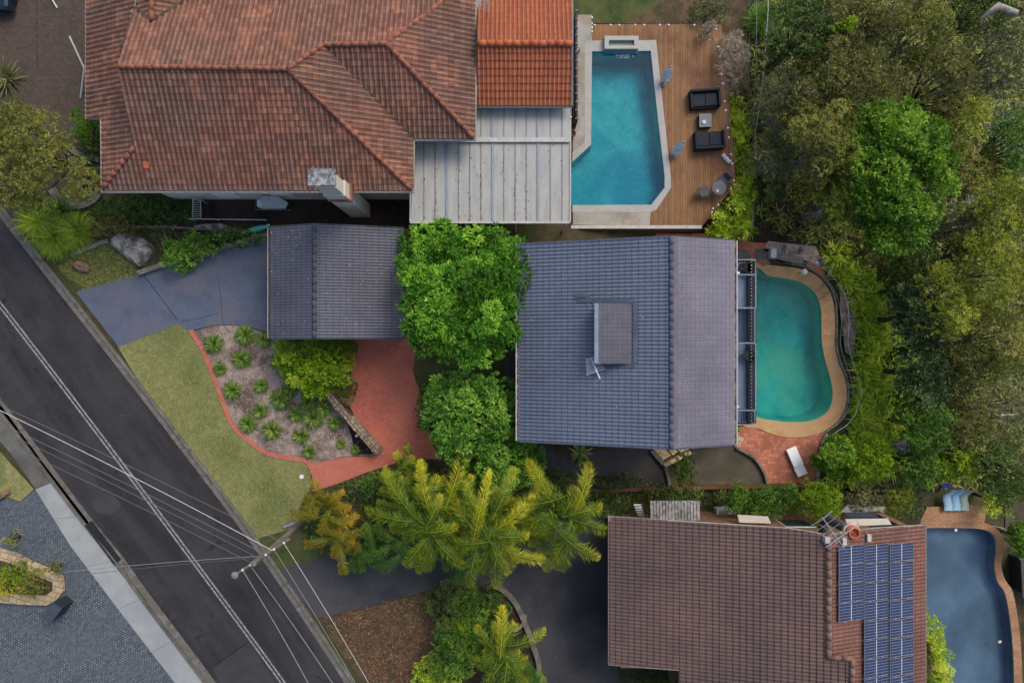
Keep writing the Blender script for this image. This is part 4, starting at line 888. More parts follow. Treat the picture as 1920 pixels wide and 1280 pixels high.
window(bh, (17.2, -11.05, -.2), 1.8, 1.6); window(bh, (6.0-.0, -14, .9), 1.8, 1.3, 'x', -1)
# vents and boxes on the roof
for px, py, sx_, sy_ in ((1548, 1010, .24, .3), (1580, 1013, .2, .34), (1626, 1006, .2, .36)):
    q = onplane(px, py, kR); obj('vent_box', MB().box((q[0], q[1], q[2]-.1), (sx_, sy_, .34)), m_offwhite, bh)
# steel flue with terracotta pot
q = W(1602, 999, 6.9); b_ = (q[0], q[1], 3.4)
fl = thing('chimney_flue', 'tall round grey chimney pipe with an orange pot top behind the antenna', 'chimney', b_)
obj('pipe', MB().tube([(q[0], -11.2, 3.4), (q[0]-.02, q[1]-.35, 3.5), (q[0]-.03, q[1], 3.9), (q[0]+.02, q[1], 5.3), (q[0], q[1], 6.7)], .27, 14), flat('weathered_pipe', (98, 94, 92), .7, scale=3, var=.3), fl, sm=True)
obj('pot', MB().lathe((q[0], q[1], 6.65), [(.36, 0), (.36, .14), (.3, .14), (.3, .3), (.24, .3), (.22, .1), (.0, .1)], 18), m_capo, fl)
obj('collar', MB().lathe((q[0], q[1], 6.45), [(.42, 0), (.44, .18), (.38, .2)], 18), m_offwhite, fl)
antenna('big wide tv antenna on the ridge of the brown roofed house', 1562, 998, 8.4, 6.9, 1.9, -.95, 6, 1.1, True)
antenna('long thin tv antenna pointing at the orange topped flue', 1580, 1003, 7.6, 6.7, 2.1, .62, 5, .35)
# solar panels
k = N('solar_cells'); sx = k.n('SeparateXYZ'); uvn = k.n('TexCoord'); k.l(k.co.outputs['Generated'], sx.inputs[0])
fx = k.math('FRACT', k.math('MULTIPLY', sx.outputs[0], 10.0)); fy = k.math('FRACT', k.math('MULTIPLY', sx.outputs[1], 6.0))
ln_ = k.math('MAXIMUM', k.math('LESS_THAN', fy, .13), k.math('MULTIPLY', k.math('LESS_THAN', fx, .12), .35)); mid = k.math('LESS_THAN', k.math('ABSOLUTE', k.math('SUBTRACT', sx.outputs[0], .5)), .016)
c = k.mix(k.ramp(k.noise(3, 3), .4, .6), lin((24, 34, 64)), lin((34, 46, 80))); c = k.mix(k.math('MULTIPLY', ln_, .7), c, lin((150, 160, 175))); c = k.mix(mid, c, lin((175, 180, 188))); m_solar = k.done(c, .18); k.b.inputs['Specular IOR Level'].default_value = .5
m_frame = flat('aluminium_frame', (128, 134, 142), .4)
xs = (1568.5, 1615.5, 1662.5, 1709.5); proto = None
dxm = [onplane(a, 1060, kR)[0] for a in xs]; rows = [1021, 1055.5, 1091, 1126.5, 1162, 1197.5, 1233, 1268.5, 1304]
th = math.atan(sR)
for ci in range(3):
    pw = (dxm[ci+1]-dxm[ci])/math.cos(th)-.03
    for ri in range(8):
        if ci == 0 and ri > 3: continue
        cxp = (xs[ci]+xs[ci+1])/2; off_ = -(cxp-1568)*.05
        a_, b2 = onplane(cxp, rows[ri]+off_, kR), onplane(cxp, rows[ri+1]+off_, kR); hy = a_[1]-b2[1]-.02
        c0 = ((a_[0]+b2[0])/2, (a_[1]+b2[1])/2, (a_[2]+b2[2])/2+.17)
        if proto is None:
            t = thing('solar_panel', 'solar panel', 'solar panel', c0, 'solar panels on the right slope of the brown roof')
            f_ = MB().box(c0, (pw, hy, .04), tilt=th); fo = obj('frame', f_, m_frame, t)
            g_ = MB().box((0, 0, 0), (pw-.035, hy-.03, .006)); co_ = obj('cells', MB(), None, None) if False else None
            me = bpy.data.meshes.new('cells'); me.from_pydata(g_.v, [], g_.f); me.update(); co_ = finish('cells', me, m_solar, t)
            co_.location = (.04*math.sin(th), 0, .04*math.cos(th)+.001); co_.rotation_euler = (0, th, 0)
            mk = MB()
            for s_ in (-.3, .3): mk.box((c0[0]+s_*pw*.8, c0[1]-hy*.5, c0[2]-.02-s_*pw*.8*math.tan(th)), (.06, .06, .08))
            obj('clamps', mk, m_steel, t); proto = t
        else: t = copy_tree(proto); t.location = c0
        colname = ('left', 'middle', 'right')[ci]; nth = ('topmost', 'second', 'third', 'fourth', 'fifth', 'sixth', 'seventh', 'eighth')[ri]
        t['label'] = 'dark blue solar panel, %s from the top of the %s column on the brown roof' % (nth, colname) if ri else 'dark blue solar panel, topmost of the %s column on the brown roof' % colname
# ---- clutter on the north side of the brown house
o = thing('lean_to_roof', 'weathered white corrugated lean to roof between the hedge and the brown roof', 'shed roof', W(1265, 958, 1.5))
mb = MB(); a_, b2, c_ = W(1219, 0, 1.6)[0], W(1312, 0, 1.6)[0], (W(0, 939, 1.6)[1], W(0, 975, 1.6)[1]); n = 16
for i in range(n):
    xx = a_+(b2-a_)*(i+.5)/n; mb.box((xx, sum(c_)/2, 1.5), ((b2-a_)/n*.72, c_[0]-c_[1], .07), tx=-.08); mb.box((xx+(b2-a_)/n*.5, sum(c_)/2, 1.49), ((b2-a_)/n*.28, c_[0]-c_[1], .03), tx=-.08)
obj('sheeting', mb, rough_ground('worn_white_sheet', (186, 188, 188), (120, 118, 114), s1=4, s2=9, bump=.01, amt=.6), o)
mb = MB()
for x_ in (a_+.1, b2-.1):
    for y_ in c_: mb.box((x_, y_*.985, tz(x_)-.1), (.08, .08, 1.5-tz(x_)+.1))
obj('post', mb, m_wood, o)
st = thing('garden_steps', 'narrow white open stair between the palms and the corrugated lean to', 'stairs', G(1199, 955))
mb = MB()
for i in range(6): q = W(1195+i*1.8, 946+i*4.6, 1.2-i*.22); mb.box(q, (.42, .1, .04))
obj('treads', mb, m_white, st); mb = MB()
for dx_ in (-8, 8): mb.tube([W(1195+dx_, 944, 1.2), W(1204+dx_, 972, 0)], .03, 5)
obj('stringer', mb, m_grey, st)
ac = thing('air_conditioner', 'white box air conditioner unit standing by the corrugated lean to', 'air conditioner', G(1352, 958))
q = G(1352, 958); obj('casing', MB().box(q, (.98, .6, .75)), m_white, ac); obj('grille', MB().lathe((q[0], q[1]-.31, q[2]+.2), [(.2, 0), (.2, .02)], 14), m_grey, ac)
obj('top_cover', MB().box((q[0]-.1, q[1]+.1, q[2]+.752), (.6, .3, .03)), flat('greenish_cover', (150, 160, 148)), ac)
for i, (px, py, s_, lb) in enumerate(((1327, 971, (.75, .35, .5), 'pale cream meter box low beside the corrugated lean to'), (1347, 973, (.45, .22, .5), 'small white box just below the air conditioner unit'))):
    q = G(px, py); solo('utility_box', MB().box(q, s_), m_cream, lb, 'utility box')
q = G(1395, 972); t = thing('brick_porch', 'cream and brick awnings stepping along the brown house wall', 'porch', q)
obj('awning', MB().prism([W(1383, 965, 1), W(1440, 968, 1), W(1446, 981, 1), W(1386, 979, 1)], -.1, 0), m_cream, t)
obj('brick_ledge', MB().prism([W(1440, 964, -.4), W(1515, 967, -.4), W(1535, 1000, -.4), W(1456, 998, -.4)], -2.2, 0), m_brickwall, t)
obj('awning', MB().prism([W(1585, 973, .8), W(1665, 972, .8), W(1672, 983, .8), W(1590, 986, .8)], -.1, 0), m_cream, t)
obj('dark_pane', MB().prism([W(1583, 961, .5), W(1640, 961, .5), W(1652, 973, .5), W(1592, 972, .5)], -.1, 0), m_glass, t)
obj('brick_wing', MB().prism([W(1640, 961, -2.4), W(1656, 961, -2.4), W(1702, 984, -2.4), W(1690, 985, -2.4)], -1.6, 0), m_tanbrick, t)
obj('path_slab', MB().prism([G(1590, 946, .1), G(1660, 950, .1), G(1662, 960, .1), G(1575, 960, .1)], -.2, 0), m_cream, t)
# ---- loungers by the south pool
def lounger_blue(px, lab, mat):
    t = thing('sun_lounger', lab, 'sun lounger', W(px, 935, ZN+.03), 'moulded loungers at the head of the grey blue pool'); y0_, y1_ = W(0, 955, ZN)[1], W(0, 914, ZN)[1]
    prof = [(0, .28), (.25, .3), (.5, .25), (.7, .32), (.86, .62), (1, .85)]; xx = W(px, 0, ZN)[0]; mb = MB(); hw = .28; P = []; F = []
    for i, (s_, z_) in enumerate(prof):
        y_ = y0_+(y1_-y0_)*s_; sh = (.0, .0, -.06, -.12, -.02, .1)[i]
        for dx_, dz in ((-hw, .04), (0, 0), (hw, .04)): P.append((xx+dx_+sh, y_, ZN+z_+dz))
        for dx_, dz in ((hw, -.03), (0, -.06), (-hw, -.03)): P.append((xx+dx_+sh, y_, ZN+z_+dz))
    for i in range(len(prof)-1):
        for k_ in range(6): F.append((i*6+k_, i*6+(k_+1) % 6, (i+1)*6+(k_+1) % 6, (i+1)*6+k_))
    F += [(0, 1, 2, 3, 4, 5), tuple((len(prof)-1)*6+k_ for k_ in (5, 4, 3, 2, 1, 0))]; mb.add(P, F); obj('shell', mb, mat, t, sm=True)
    for y_ in (y0_+.3, y1_-.5):
        for dx_ in (-hw+.05, hw-.05): obj('leg', MB().box((xx+dx_, y_, ZN+.03), (.05, .08, .26)), mat, t)
    return t
lounger_blue(1772.5, 'pale blue curved lounger, leftmost of three by the grey blue pool', flat('pale_blue_plastic', (150, 188, 204), .5))
lounger_blue(1787.5, 'light blue curved lounger, middle of three by the grey blue pool', flat('light_blue_plastic', (140, 180, 208), .5))
lounger_blue(1803, 'grey green curved lounger, rightmost of three by the grey blue pool', flat('grey_green_plastic', (140, 158, 148), .5))
solo('folded_cover', MB().prism([W(1764, 909, ZN+.3), W(1786, 907, ZN+.3), W(1784, 914, ZN+.3), W(1768, 915, ZN+.3)], -.25, 0), flat('deep_blue_sheet', (24, 44, 130)), 'deep blue sheet lying behind the heads of the blue loungers', 'sheet')
def flecks(name, label, cat, poly, n, z, mat, size, seed, W_=None):
    rg = np.random.default_rng(seed); A = np.array([(G(*p) if z is None else W(p[0], p[1], z))[:2] for p in poly]); lo, hi = A.min(0), A.max(0); mb = MB(); k_ = 0
    while k_ < n:
        x_, y_ = lo+rg.random(2)*(hi-lo)
        if not inpoly([x_], [y_], A)[0]: continue
        k_ += 1; s_ = size*rg.uniform(.5, 1.4); mb.box((x_, y_, (tz(x_)+.04) if z is None else z), (s_*2, s_, .012), rg.random()*3, tilt=rg.uniform(-.1, .1))
    o = solo(name, mb, mat, label, cat); o['kind'] = 'stuff'; return o
m_dleaf = flat('dead_leaf_brown', (92, 70, 52), .8, var=.4); m_pleaf = flat('dead_leaf_pale', (168, 156, 132), .8, var=.3)
flecks('floating_leaves', 'small dark leaves floating on the angular blue pool', 'leaves', [(1075, 310), (1112, 275), (1112, 200), (1225, 200), (1240, 345), (1218, 380), (1075, 380)], 42, ZU-.11, m_dleaf, .03, 1)
flecks('floating_leaves', 'few pale leaves floating on the free form teal pool', 'leaves', [(1425, 530), (1530, 580), (1530, 700), (1545, 750), (1425, 770)], 26, ZP-.11, m_pleaf, .025, 2)
flecks('fallen_leaves', 'pale leaf specks scattered over the blue grey driveway', 'leaves', [(150, 548), (266, 515), (385, 487), (500, 455), (500, 615), (340, 605), (222, 646)], 60, None, m_pleaf, .02, 3)
flecks('fallen_leaves', 'brown leaf specks along the gutter of the street', 'leaves', [(0, 408), (141, 588), (329, 830), (470, 1018), (460, 1020), (320, 832), (132, 590), (-8, 410)], 150, None, m_dleaf, .03, 4)
flecks('fallen_leaves', 'dead leaves scattered over the red brick courtyard edge', 'leaves', [(765, 650), (780, 690), (800, 790), (820, 858), (745, 858), (760, 760)], 60, None, m_dleaf, .022, 5)
flecks('fallen_leaves', 'dead leaves on the timber deck boards', 'leaves', [(1262, 60), (1350, 60), (1375, 340), (1318, 418), (1225, 418), (1265, 350)], 90, DZ+.025, m_pleaf, .022, 6)
flecks('fallen_leaves', 'dead leaves on the dark southern driveway', 'leaves', [(620, 1080), (900, 1040), (1130, 1020), (1135, 1260), (1020, 1270), (930, 1090), (620, 1145)], 110, None, m_pleaf, .02, 7)
q = W(1791, 993, ZN-.08); solo('pool_float', MB().lathe(q, [(.02, 0), (.1, .02), (.1, .07), (.02, .1)], 10), m_white, 'small white float at the top edge of the grey blue pool', 'pool float')
q = W(1874, 1202, ZN-.08); solo('pool_float', MB().box(q, (.22, .14, .06), .4), m_cream, 'small cream box floating low in the grey blue pool', 'pool float')
def railfence(name, label, cat, path, zoff, h, post_every, mats, rails=2, r_=.02, group=None, pickets=0, posts_r=.03, z=None):
    w_ = [(G(p[0], p[1], zoff) if z is None else W(p[0], p[1], z)) for p in path]; t = thing(name, label, cat, w_[0], group)
    mb = MB(); mb.tube([(p[0], p[1], p[2]+h) for p in w_], r_, 6)
    if rails > 1: mb.tube([(p[0], p[1], p[2]+.12) for p in w_], r_*.8, 5)
    obj('rail', mb, mats, t); L = 0; nxt = 0
    for i in range(len(w_)-1):
        a, b = Vector(w_[i]), Vector(w_[i+1]); d = (b-a).length
        while nxt <= L+d:
            p = a.lerp(b, (nxt-L)/d); obj('post', MB().tube([p-Vector((0, 0, .1)), p+Vector((0, 0, h+.03))], posts_r, 6), mats, t); nxt += post_every
        L += d
    if pickets:
        mb = MB(); L = 0; nxt = 0
        for i in range(len(w_)-1):
            a, b = Vector(w_[i]), Vector(w_[i+1]); d = (b-a).length
            while nxt <= L+d: p = a.lerp(b, (nxt-L)/d); mb.tube([p+Vector((0, 0, .1)), p+Vector((0, 0, h))], r_*.45, 4, cap=False); nxt += pickets
            L += d
        obj('pickets', mb, mats, t)
    return t
m_gfence = flat('pale_green_fence', (172, 186, 172), .5); m_pfence = flat('pool_fence_grey', (118, 126, 124), .5)
railfence('pool_fence', 'pale curved fence round the right side of the grey blue pool', 'fence', smooth([(1840, 978), (1868, 985), (1890, 1005), (1898, 1035), (1900, 1065), (1915, 1090), (1925, 1140)], 4), .1, 1.0, 1.8, m_gfence, rails=1)
# ================================================================ teal pool: fences, ladder, furniture
fo = smooth([(1450, 485), (1480, 489), (1512, 497), (1540, 516), (1560, 540), (1571, 565), (1576, 605), (1574, 645), (1584, 680), (1594, 712), (1596, 738), (1589, 768), (1572, 792), (1549, 808), (1541, 830), (1536, 868), (1534, 908)], 4)
railfence('pool_fence', 'thin pale rail fence curving along the garden side of the teal pool', 'fence', fo, .02, 1.15, 1.9, m_gfence)
fi = smooth([(1448, 487), (1480, 494), (1508, 500), (1532, 513), (1554, 536), (1565, 562), (1568, 604), (1567, 645), (1574, 678), (1585, 704), (1590, 737), (1584, 768), (1570, 792), (1548, 808)], 4)
solo('retaining_kerb', MB().strip([W(p[0], p[1], ZP) for p in fi], .13, -.5, .12), m_kerbstone, 'grey kerb upstand along the outer rim of the pebble coping', 'kerb')
mb = MB(); mb.strip([W(1490, 513, ZP+.05), W(1490, 513.1, ZP+.05)], .01, 0, .01)
q = W(1495, 513, ZP+.05); t = thing('garden_lamp', 'white globe lamp on thin post at the top of the teal pool coping', 'lamp', q)
obj('post', MB().tube([q, (q[0]+.0, q[1], q[2]+.9)], .03, 8), m_grey, t); obj('globe', MB().lathe((q[0], q[1], q[2]+.85), [(.06, 0), (.15, .06), (.2, .17), (.19, .27), (.12, .36), (.03, .4)], 18), flat('opal_globe', (240, 238, 232), .3, var=.03), t, sm=True)
ld = thing('pool_ladder', 'chrome pool ladder with two hooped rails on the teal pool coping', 'pool ladder', W(1530, 552, ZP))
for a, b in (((1540, 534), (1520, 548)), ((1550, 549), (1529, 562))):
    p, q = Vector(W(*a, ZP+.04)), Vector(W(*b, ZP-.6)); d = (q-p)
    obj('rail', MB().tube([p, p+Vector((0, 0, .55)), p+d*.12+Vector((0, 0, .8)), p+d*.4+Vector((0, 0, .95)), p+d*.8+Vector((0, 0, .72)), q+Vector((0, 0, .7)), q+Vector((0, 0, -.4))], .025, 7), m_steel, ld, sm=True)
mb = MB()
for z_ in (-.35, -.65): a_, b2 = Vector(W(1520, 548, ZP+z_)), Vector(W(1529, 562, ZP+z_)); mb.tube([a_, b2], .03, 6)
obj('tread', mb, m_steel, ld)
solo('pool_joint', MB().strip([W(1541, 625, ZP+.045), W(1565, 625.5, ZP+.045)], .03, 0, .006), m_cream, 'pale joint line across the right side of the pebble coping', 'joint')
# white lounger on the salmon terrace
t = thing('sun_lounger', 'white flat sun lounger alone on the salmon brick terrace', 'sun lounger', W(1490, 863, ZP+.04)); q = W(1490, 863, ZP); an = math.atan2(W(0, 835, ZP)[1]-W(0, 890, ZP)[1], W(1478, 0, ZP)[0]-W(1502, 0, ZP)[0])
def loc_(dx_, dy_, z_): return (q[0]+dx_*math.cos(an)-dy_*math.sin(an), q[1]+dx_*math.sin(an)+dy_*math.cos(an), z_)
m_bw = flat('bright_white_plastic', (250, 250, 250), .5, var=.04)
b1 = obj('bed', MB().box(loc_(.3, 0, ZP+.3), (1.3, .66, .07), an), m_bw, t); bevel(b1, .02)
b1 = obj('backrest', MB().box(loc_(-.63, .02, ZP+.3), (.66, .66, .06), an, tilt=.28), m_bw, t); bevel(b1, .02)
mb = MB(); 
for s_ in (-.34, .34): mb.tube([loc_(-.95, s_, ZP+.28), loc_(.95, s_, ZP+.28)], .02, 6)
obj('frame', mb, m_steel, t)
for a_ in (-.6, .8):
    for s_ in (-.31, .31): obj('leg', MB().box(loc_(a_, s_, ZP+.04), (.04, .04, .26), an), m_steel, t)
# chairs on the balcony
def chair(px, py, z, ang, label, group, mat, round_=False, cat='chair'):
    q = W(px, py, z); t = thing('outdoor_chair', label, cat, q, group); ca, sa = math.cos(ang), math.sin(ang)
    def L_(x_, y_, z_): return (q[0]+x_*ca-y_*sa, q[1]+x_*sa+y_*ca, q[2]+z_)
    s = obj('seat', MB().box(L_(0, 0, .4), (.52, .5, .07), ang), mat, t); bevel(s, .05 if round_ else .02, 3)
    b = obj('backrest', MB().box(L_(-.27, 0, .42), (.06, .5, .42), ang, tilt=-.22), mat, t); bevel(b, .02)
    for s_ in (-1, 1):
        obj('armrest', MB().tube([L_(-.28, s_*.29, .62), L_(.1, s_*.3, .64), L_(.24, s_*.3, .6), L_(.24, s_*.28, .4)], .022, 6), mat, t)
        for f_ in (-.22, .22): obj('leg', MB().tube([L_(f_*1.1, s_*.25, 0), L_(f_, s_*.23, .4)], .018, 6), mat, t)
    return t
m_cblack = flat('black_weave', (38, 42, 46), .6, scale=20, var=.4)
chair(1398, 666, ZB, 2.3, 'dark chair turned outward on the long lower section of the grey balcony', None, m_cblack)
chair(1397, 503, ZB-.25, 1.5, 'black chair on the short top section of the grey balcony', None, m_cblack)
q = W(1385, 502, ZB-.25); t = thing('balcony_table', 'small black round table crammed beside the chair on the top balcony', 'table', q); obj('table_top', MB().lathe((q[0], q[1], q[2]+.6), [(.2, 0), (.2, .03)], 16), m_cblack, t); obj('stem', MB().tube([q, (q[0], q[1], q[2]+.6)], .03, 6), m_cblack, t)
q = W(1382, 512, ZRL-.1); solo('floodlight', MB().box(q, (.24, .12, .12), .1), m_white, 'small white wall light above the top end of the balcony', 'light')
q = W(1381, 761, ZRL-.2); solo('floodlight', MB().box(q, (.2, .12, .12), -.3), m_white, 'small white wall light above the lower end of the balcony', 'light')
# ================================================================ upper deck furniture
m_wicker = flat('black_wicker', (36, 40, 46), .7, scale=30, var=.45); m_cush = flat('dark_cushion', (48, 54, 62), .9, scale=8, var=.25)
def sofa(px, py, ang, back, right_arm, label):
    z = DZ+.02; q = W(px, py, z); t = thing('outdoor_sofa', label, 'sofa', q); ca, sa = math.cos(ang), math.sin(ang); Lh, Dp = 1.82, 1.12
    def L_(x_, y_, z_): return (q[0]+x_*ca-y_*sa, q[1]+x_*sa+y_*ca, q[2]+z_)
    bevel(obj('base', MB().box(L_(0, 0, .04), (Lh, Dp, .3), ang), m_wicker, t), .02)
    for s_ in (-1, 1): bevel(obj('cushion', MB().box(L_(s_*.38, -back*.06, .34), (.74, Dp-.34, .14), ang), m_cush, t), .04)
    bevel(obj('backrest', MB().box(L_(0, back*(Dp/2-.08), .34), (Lh, .16, .36), ang), m_wicker, t), .03)
    for s_ in (-1, 1): bevel(obj('armrest', MB().box(L_(s_*(Lh/2-.07), -back*.08, .34), (.14, Dp-.17, .26 if s_ < 0 else .34), ang), m_wicker, t), .03)
    for a_ in (-.85, .85):
        for b2 in (-.5, .5): obj('leg', MB().box(L_(a_, b2, 0), (.06, .06, .05), ang), m_black, t)
    return t
sofa(1318, 190, .07, 1, True, 'black wicker two seat sofa above the square table, back to the top')
sofa(1326.5, 267, .06, -1, True, 'black wicker two seat sofa below the square table, back to the bottom')
z = DZ+.02; q = W(1319, 230, z); t = thing('coffee_table', 'square grey topped table between the two black sofas', 'table', q)
obj('frame', MB().box(q, (.74, .78, .4), .02), m_wicker, t); bevel(obj('table_top', MB().box((q[0], q[1], q[2]+.4), (.76, .82, .03), .02), flat('grey_glass_top', (120, 125, 132), .6, var=.1), t), .01)
q2 = W(1320, 229, z+.43); solo('candle_dish', MB().lathe(q2, [(.04, 0), (.11, .03), (.12, .06), (.06, .04), (.045, .09), (.02, .09)], 16), m_white, 'white ring shaped dish on the square grey table', 'dish')
def umbrella(px, py, ang, label):
    z = DZ+.02; q = W(px, py, z); t = thing('folded_umbrella', label, 'umbrella', q, 'folded grey umbrellas beside the angular pool'); rg = random.Random(px)
    obj('base', MB().lathe(q, [(.2, 0), (.2, .05), (.05, .09)], 14), m_grey, t); d = Vector((math.cos(ang)*.55, math.sin(ang)*.55, 1.35)); b_ = Vector(q)
    obj('pole', MB().tube([b_, b_+d], .025, 6), m_grey, t); mb = MB(); P = []; F = []; n = 24; m_ = 7
    for i in range(m_):
        s_ = i/(m_-1); c = b_+d*(.35+.62*s_)
        for k_ in range(n):
            a = 2*math.pi*k_/n; r_ = (.24*(1-s_)**.7+.05)*(1.2 if k_ % 3 == 0 else .8)*rg.uniform(.85, 1.15); P.append((c.x+r_*math.cos(a), c.y+r_*math.sin(a), c.z-(.12 if k_ % 3 == 0 else 0)*(1-s_)))
    for i in range(m_-1):
        for k_ in range(n): F.append((i*n+k_, i*n+(k_+1) % n, (i+1)*n+(k_+1) % n, (i+1)*n+k_))
    mb.add(P, F); obj('canopy', mb, flat('grey_canvas' if px < 1250 else 'grey_canvas_lower', (214, 220, 230), .9, scale=8, var=.25), t)
    obj('finial', MB().tube([b_+d, b_+d*1.05], .03, 6), m_white, t); return t
umbrella(1243, 157, 1.2, 'folded grey white umbrella leaning by the upper right pool edge')
umbrella(1262, 291, .9, 'folded grey white umbrella leaning by the lower right pool edge')
q = W(1342, 357, z); t = thing('round_table', 'round grey glass table in the lower corner of the timber deck', 'table', q)
obj('table_top', MB().lathe((q[0], q[1], q[2]+.68), [(.43, 0), (.44, .02), (.42, .035)], 32), flat('grey_disc', (98, 102, 108), .6, var=.1), t)
for a_ in range(4): obj('leg', MB().tube([(q[0]+.32*math.cos(a_*1.57+.7), q[1]+.32*math.sin(a_*1.57+.7), q[2]), (q[0]+.2*math.cos(a_*1.57+.7), q[1]+.2*math.sin(a_*1.57+.7), q[2]+.68)], .018, 6), m_black, t)
q2 = W(1345, 358, z+.72); solo('candle_dish', MB().lathe(q2, [(.05, 0), (.1, .02), (.1, .05), (.03, .05)], 14), m_offwhite, 'pale round dish on the round glass table', 'dish')
m_cgrey = flat('grey_weave', (88, 92, 98), .7, scale=18, var=.3)
chair(1316, 363, z, .05, 'grey weave chair left of the round glass table', None, m_cgrey, True)
chair(1352, 341, z, 3.9, 'grey weave chair with black back above the round glass table', None, m_cgrey, True)
mb = MB(); rg = random.Random(2)
for i in range(6): a_ = W(1355+i*2.2+rg.uniform(-1, 1), 292+i*2.6+rg.uniform(-1.5, 1.5), z); mb.lathe(a_, [(.1, 0), (.16, .08), (.1, .2), (.02, .24)], 9)
solo('crumpled_towel', mb, m_white, 'white crumpled cloth on the deck below the lower black sofa', 'cloth', sm=True)
# festoon lights
def lights(label, pts, h, z, mat):
    w_ = [W(p[0], p[1], z+h) for p in pts]; t = thing('string_lights', label, 'string lights', (w_[0][0], w_[0][1], z)); path = []
    for i in range(len(w_)-1): a_, b2 = Vector(w_[i]), Vector(w_[i+1]); path += [a_, a_.lerp(b2, .5)-Vector((0, 0, .06))]
    path.append(Vector(w_[-1])); obj('cable', MB().tube(path, .012, 4), m_grey, t)
    for i, p in enumerate(w_):
        obj('bulb', MB().lathe((p[0], p[1], p[2]-.08), [(.02, 0), (.06, .03), (.065, .07), (.02, .1)], 10), mat, t, sm=True)
        if i % 3 == 0: obj('pole', MB().tube([(p[0], p[1], z-.2), (p[0], p[1], p[2])], .015, 5), m_grey, t)
    return t
m_bulb = flat('opal_bulb', (225, 222, 215), .4, var=.05)
lights('row of small white globe lights along the top edge of the timber deck', [(1115, 47), (1145, 47), (1161, 47), (1191, 47), (1208, 47), (1237, 47), (1254, 47), (1302, 47), (1343, 55)], .7, DZ, m_bulb)
lights('row of small white globe lights down the right edge of the timber deck', [(1347, 88), (1350, 106), (1353, 140), (1355, 157), (1359, 190), (1361, 207), (1365, 240), (1367, 258), (1371, 289), (1373, 307), (1376, 338), (1371, 354), (1347, 384), (1337, 391), (1335, 398)], .7, DZ, m_bulb)
lights('row of small white globe lights along the eave of the orange tiled wing', [(1072, 55), (1072, 82), (1072, 101), (1072, 128), (1072, 147), (1072, 173), (1071, 194), (1070, 220)], 3.9, -.2, m_bulb)
lights('short row of globe lights at the head of the pale pool surround', [(1110, 33), (1110, 44), (1110, 52), (1110, 59)], .7, DZ, m_bulb)
q = W(1081, 97, DZ+.03); t = thing('pool_pump_pot', 'small black kettle shaped pot on the pale pool surround', 'pot', q); obj('body', MB().lathe(q, [(.12, 0), (.19, .1), (.17, .24), (.08, .3)], 14), m_black, t, sm=True); obj('lid', MB().lathe((q[0], q[1], q[2]+.3), [(.09, 0), (.03, .05)], 10), m_white, t)
for py_, lb in ((241, 'brown terracotta pot under the pergola corner, upper of two'), (253, 'brown terracotta pot under the pergola corner, lower of two')):
    q = W(1073, py_, DZ+.03); mb = MB().lathe(q, [(.13, 0), (.2, .26), (.2, .32), (.15, .32), (.14, .26)], 14); solo('plant_pot', mb, flat('pot_brown_%d' % py_, (96, 62, 56), .8), lb, 'pot')
# chain link fence beyond the deck
cf = railfence('chain_link_fence', 'chain link fence with pale green top rail between deck and bushland', 'fence', [(1421, -60), (1424, 40), (1419, 110), (1412, 190), (1401, 260), (1401, 350), (1394, 440)], 0, 1.5, 2.6, m_gfence, r_=.03, rails=1)
cf2 = railfence('wire_fence', 'older thin wire fence leaning just left of the chain link fence', 'fence', [(1402, -60), (1404, 60), (1403, 130), (1400, 200), (1397, 290)], 0, 1.4, 2.6, m_pfence, r_=.018)
# ================================================================ side passage of the terracotta house
rl = thing('side_gate', 'white slatted stair rail at the foot of the terracotta house wall', 'gate', W(369, 392, 0)); mb = MB(); p0, p1, p2, p3 = W(362, 372, 1), W(376, 375, 1), W(377, 410, .4), W(361, 412, .4)
mb.tube([p0, p1, p2, p3, p0], .03, 5); obj('frame', mb, m_offwhite, rl); mb = MB()
for i in range(9): s_ = (i+.5)/9; mb.tube([Vector(p0).lerp(Vector(p3), s_), Vector(p1).lerp(Vector(p2), s_)], .022, 4)
obj('slats', mb, m_offwhite, rl)
for a_ in (p0, p1, p2, p3): obj('post', MB().tube([(a_[0], a_[1], -.1), a_], .03, 5), m_offwhite, rl)
railfence('low_rail', 'white low rail running along the boundary below the slatted stair rail', 'rail', [(362, 413), (430, 414), (505, 415)], 0, .5, 1.6, m_offwhite, rails=1, r_=.035)
t = thing('air_conditioner', 'white air conditioner with sloped hood against the terracotta house wall', 'air conditioner', W(512, 382, 0)); q = W(516, 388, 0)
obj('stand', MB().box((q[0], q[1], -.05), (1.0, .3, .5)), m_grey, t); obj('casing', MB().box((q[0]-.05, q[1], .45), (1.25, .42, .75)), m_white, t); obj('hood', MB().prism([W(488, 368, 1.5), W(521, 368, 1.5), W(540, 380, 1.5), W(535, 391, 1.5), W(492, 388, 1.5)], -.12, 0), flat('pale_hood', (186, 196, 198), .5), t)
solo('hose_frame', MB().tube([G(479, 378, .4), G(479, 393, .4), G(545, 394, .4)], .025, 5).tube([G(479, 393, .4), G(479, 393, -.1)], .025, 5), m_grey, 'thin grey pipe frame beside the hooded air conditioner', 'pipe')
solo('pipe_frame', MB().tube([G(656, 396, .3), G(657, 400, .3), G(692, 401, .3)], .025, 5).tube([G(657, 400, .3), G(657, 400, -.1)], .025, 5), m_grey, 'thin pale pipe on the soil at the chimney foot', 'pipe')
# white pole and bent pipe at the top left drive
t = thing('white_pole', 'long white bent pole standing beside the top left eave', 'pole', G(157, 128)); obj('upper_arm', MB().tube([W(130, 68, 2.2), W(158, 128, 1.2)], .05, 8), m_white, t); obj('lower_arm', MB().tube([W(158, 128, 1.2), W(151, 184, -.05)], .05, 8), m_white, t)
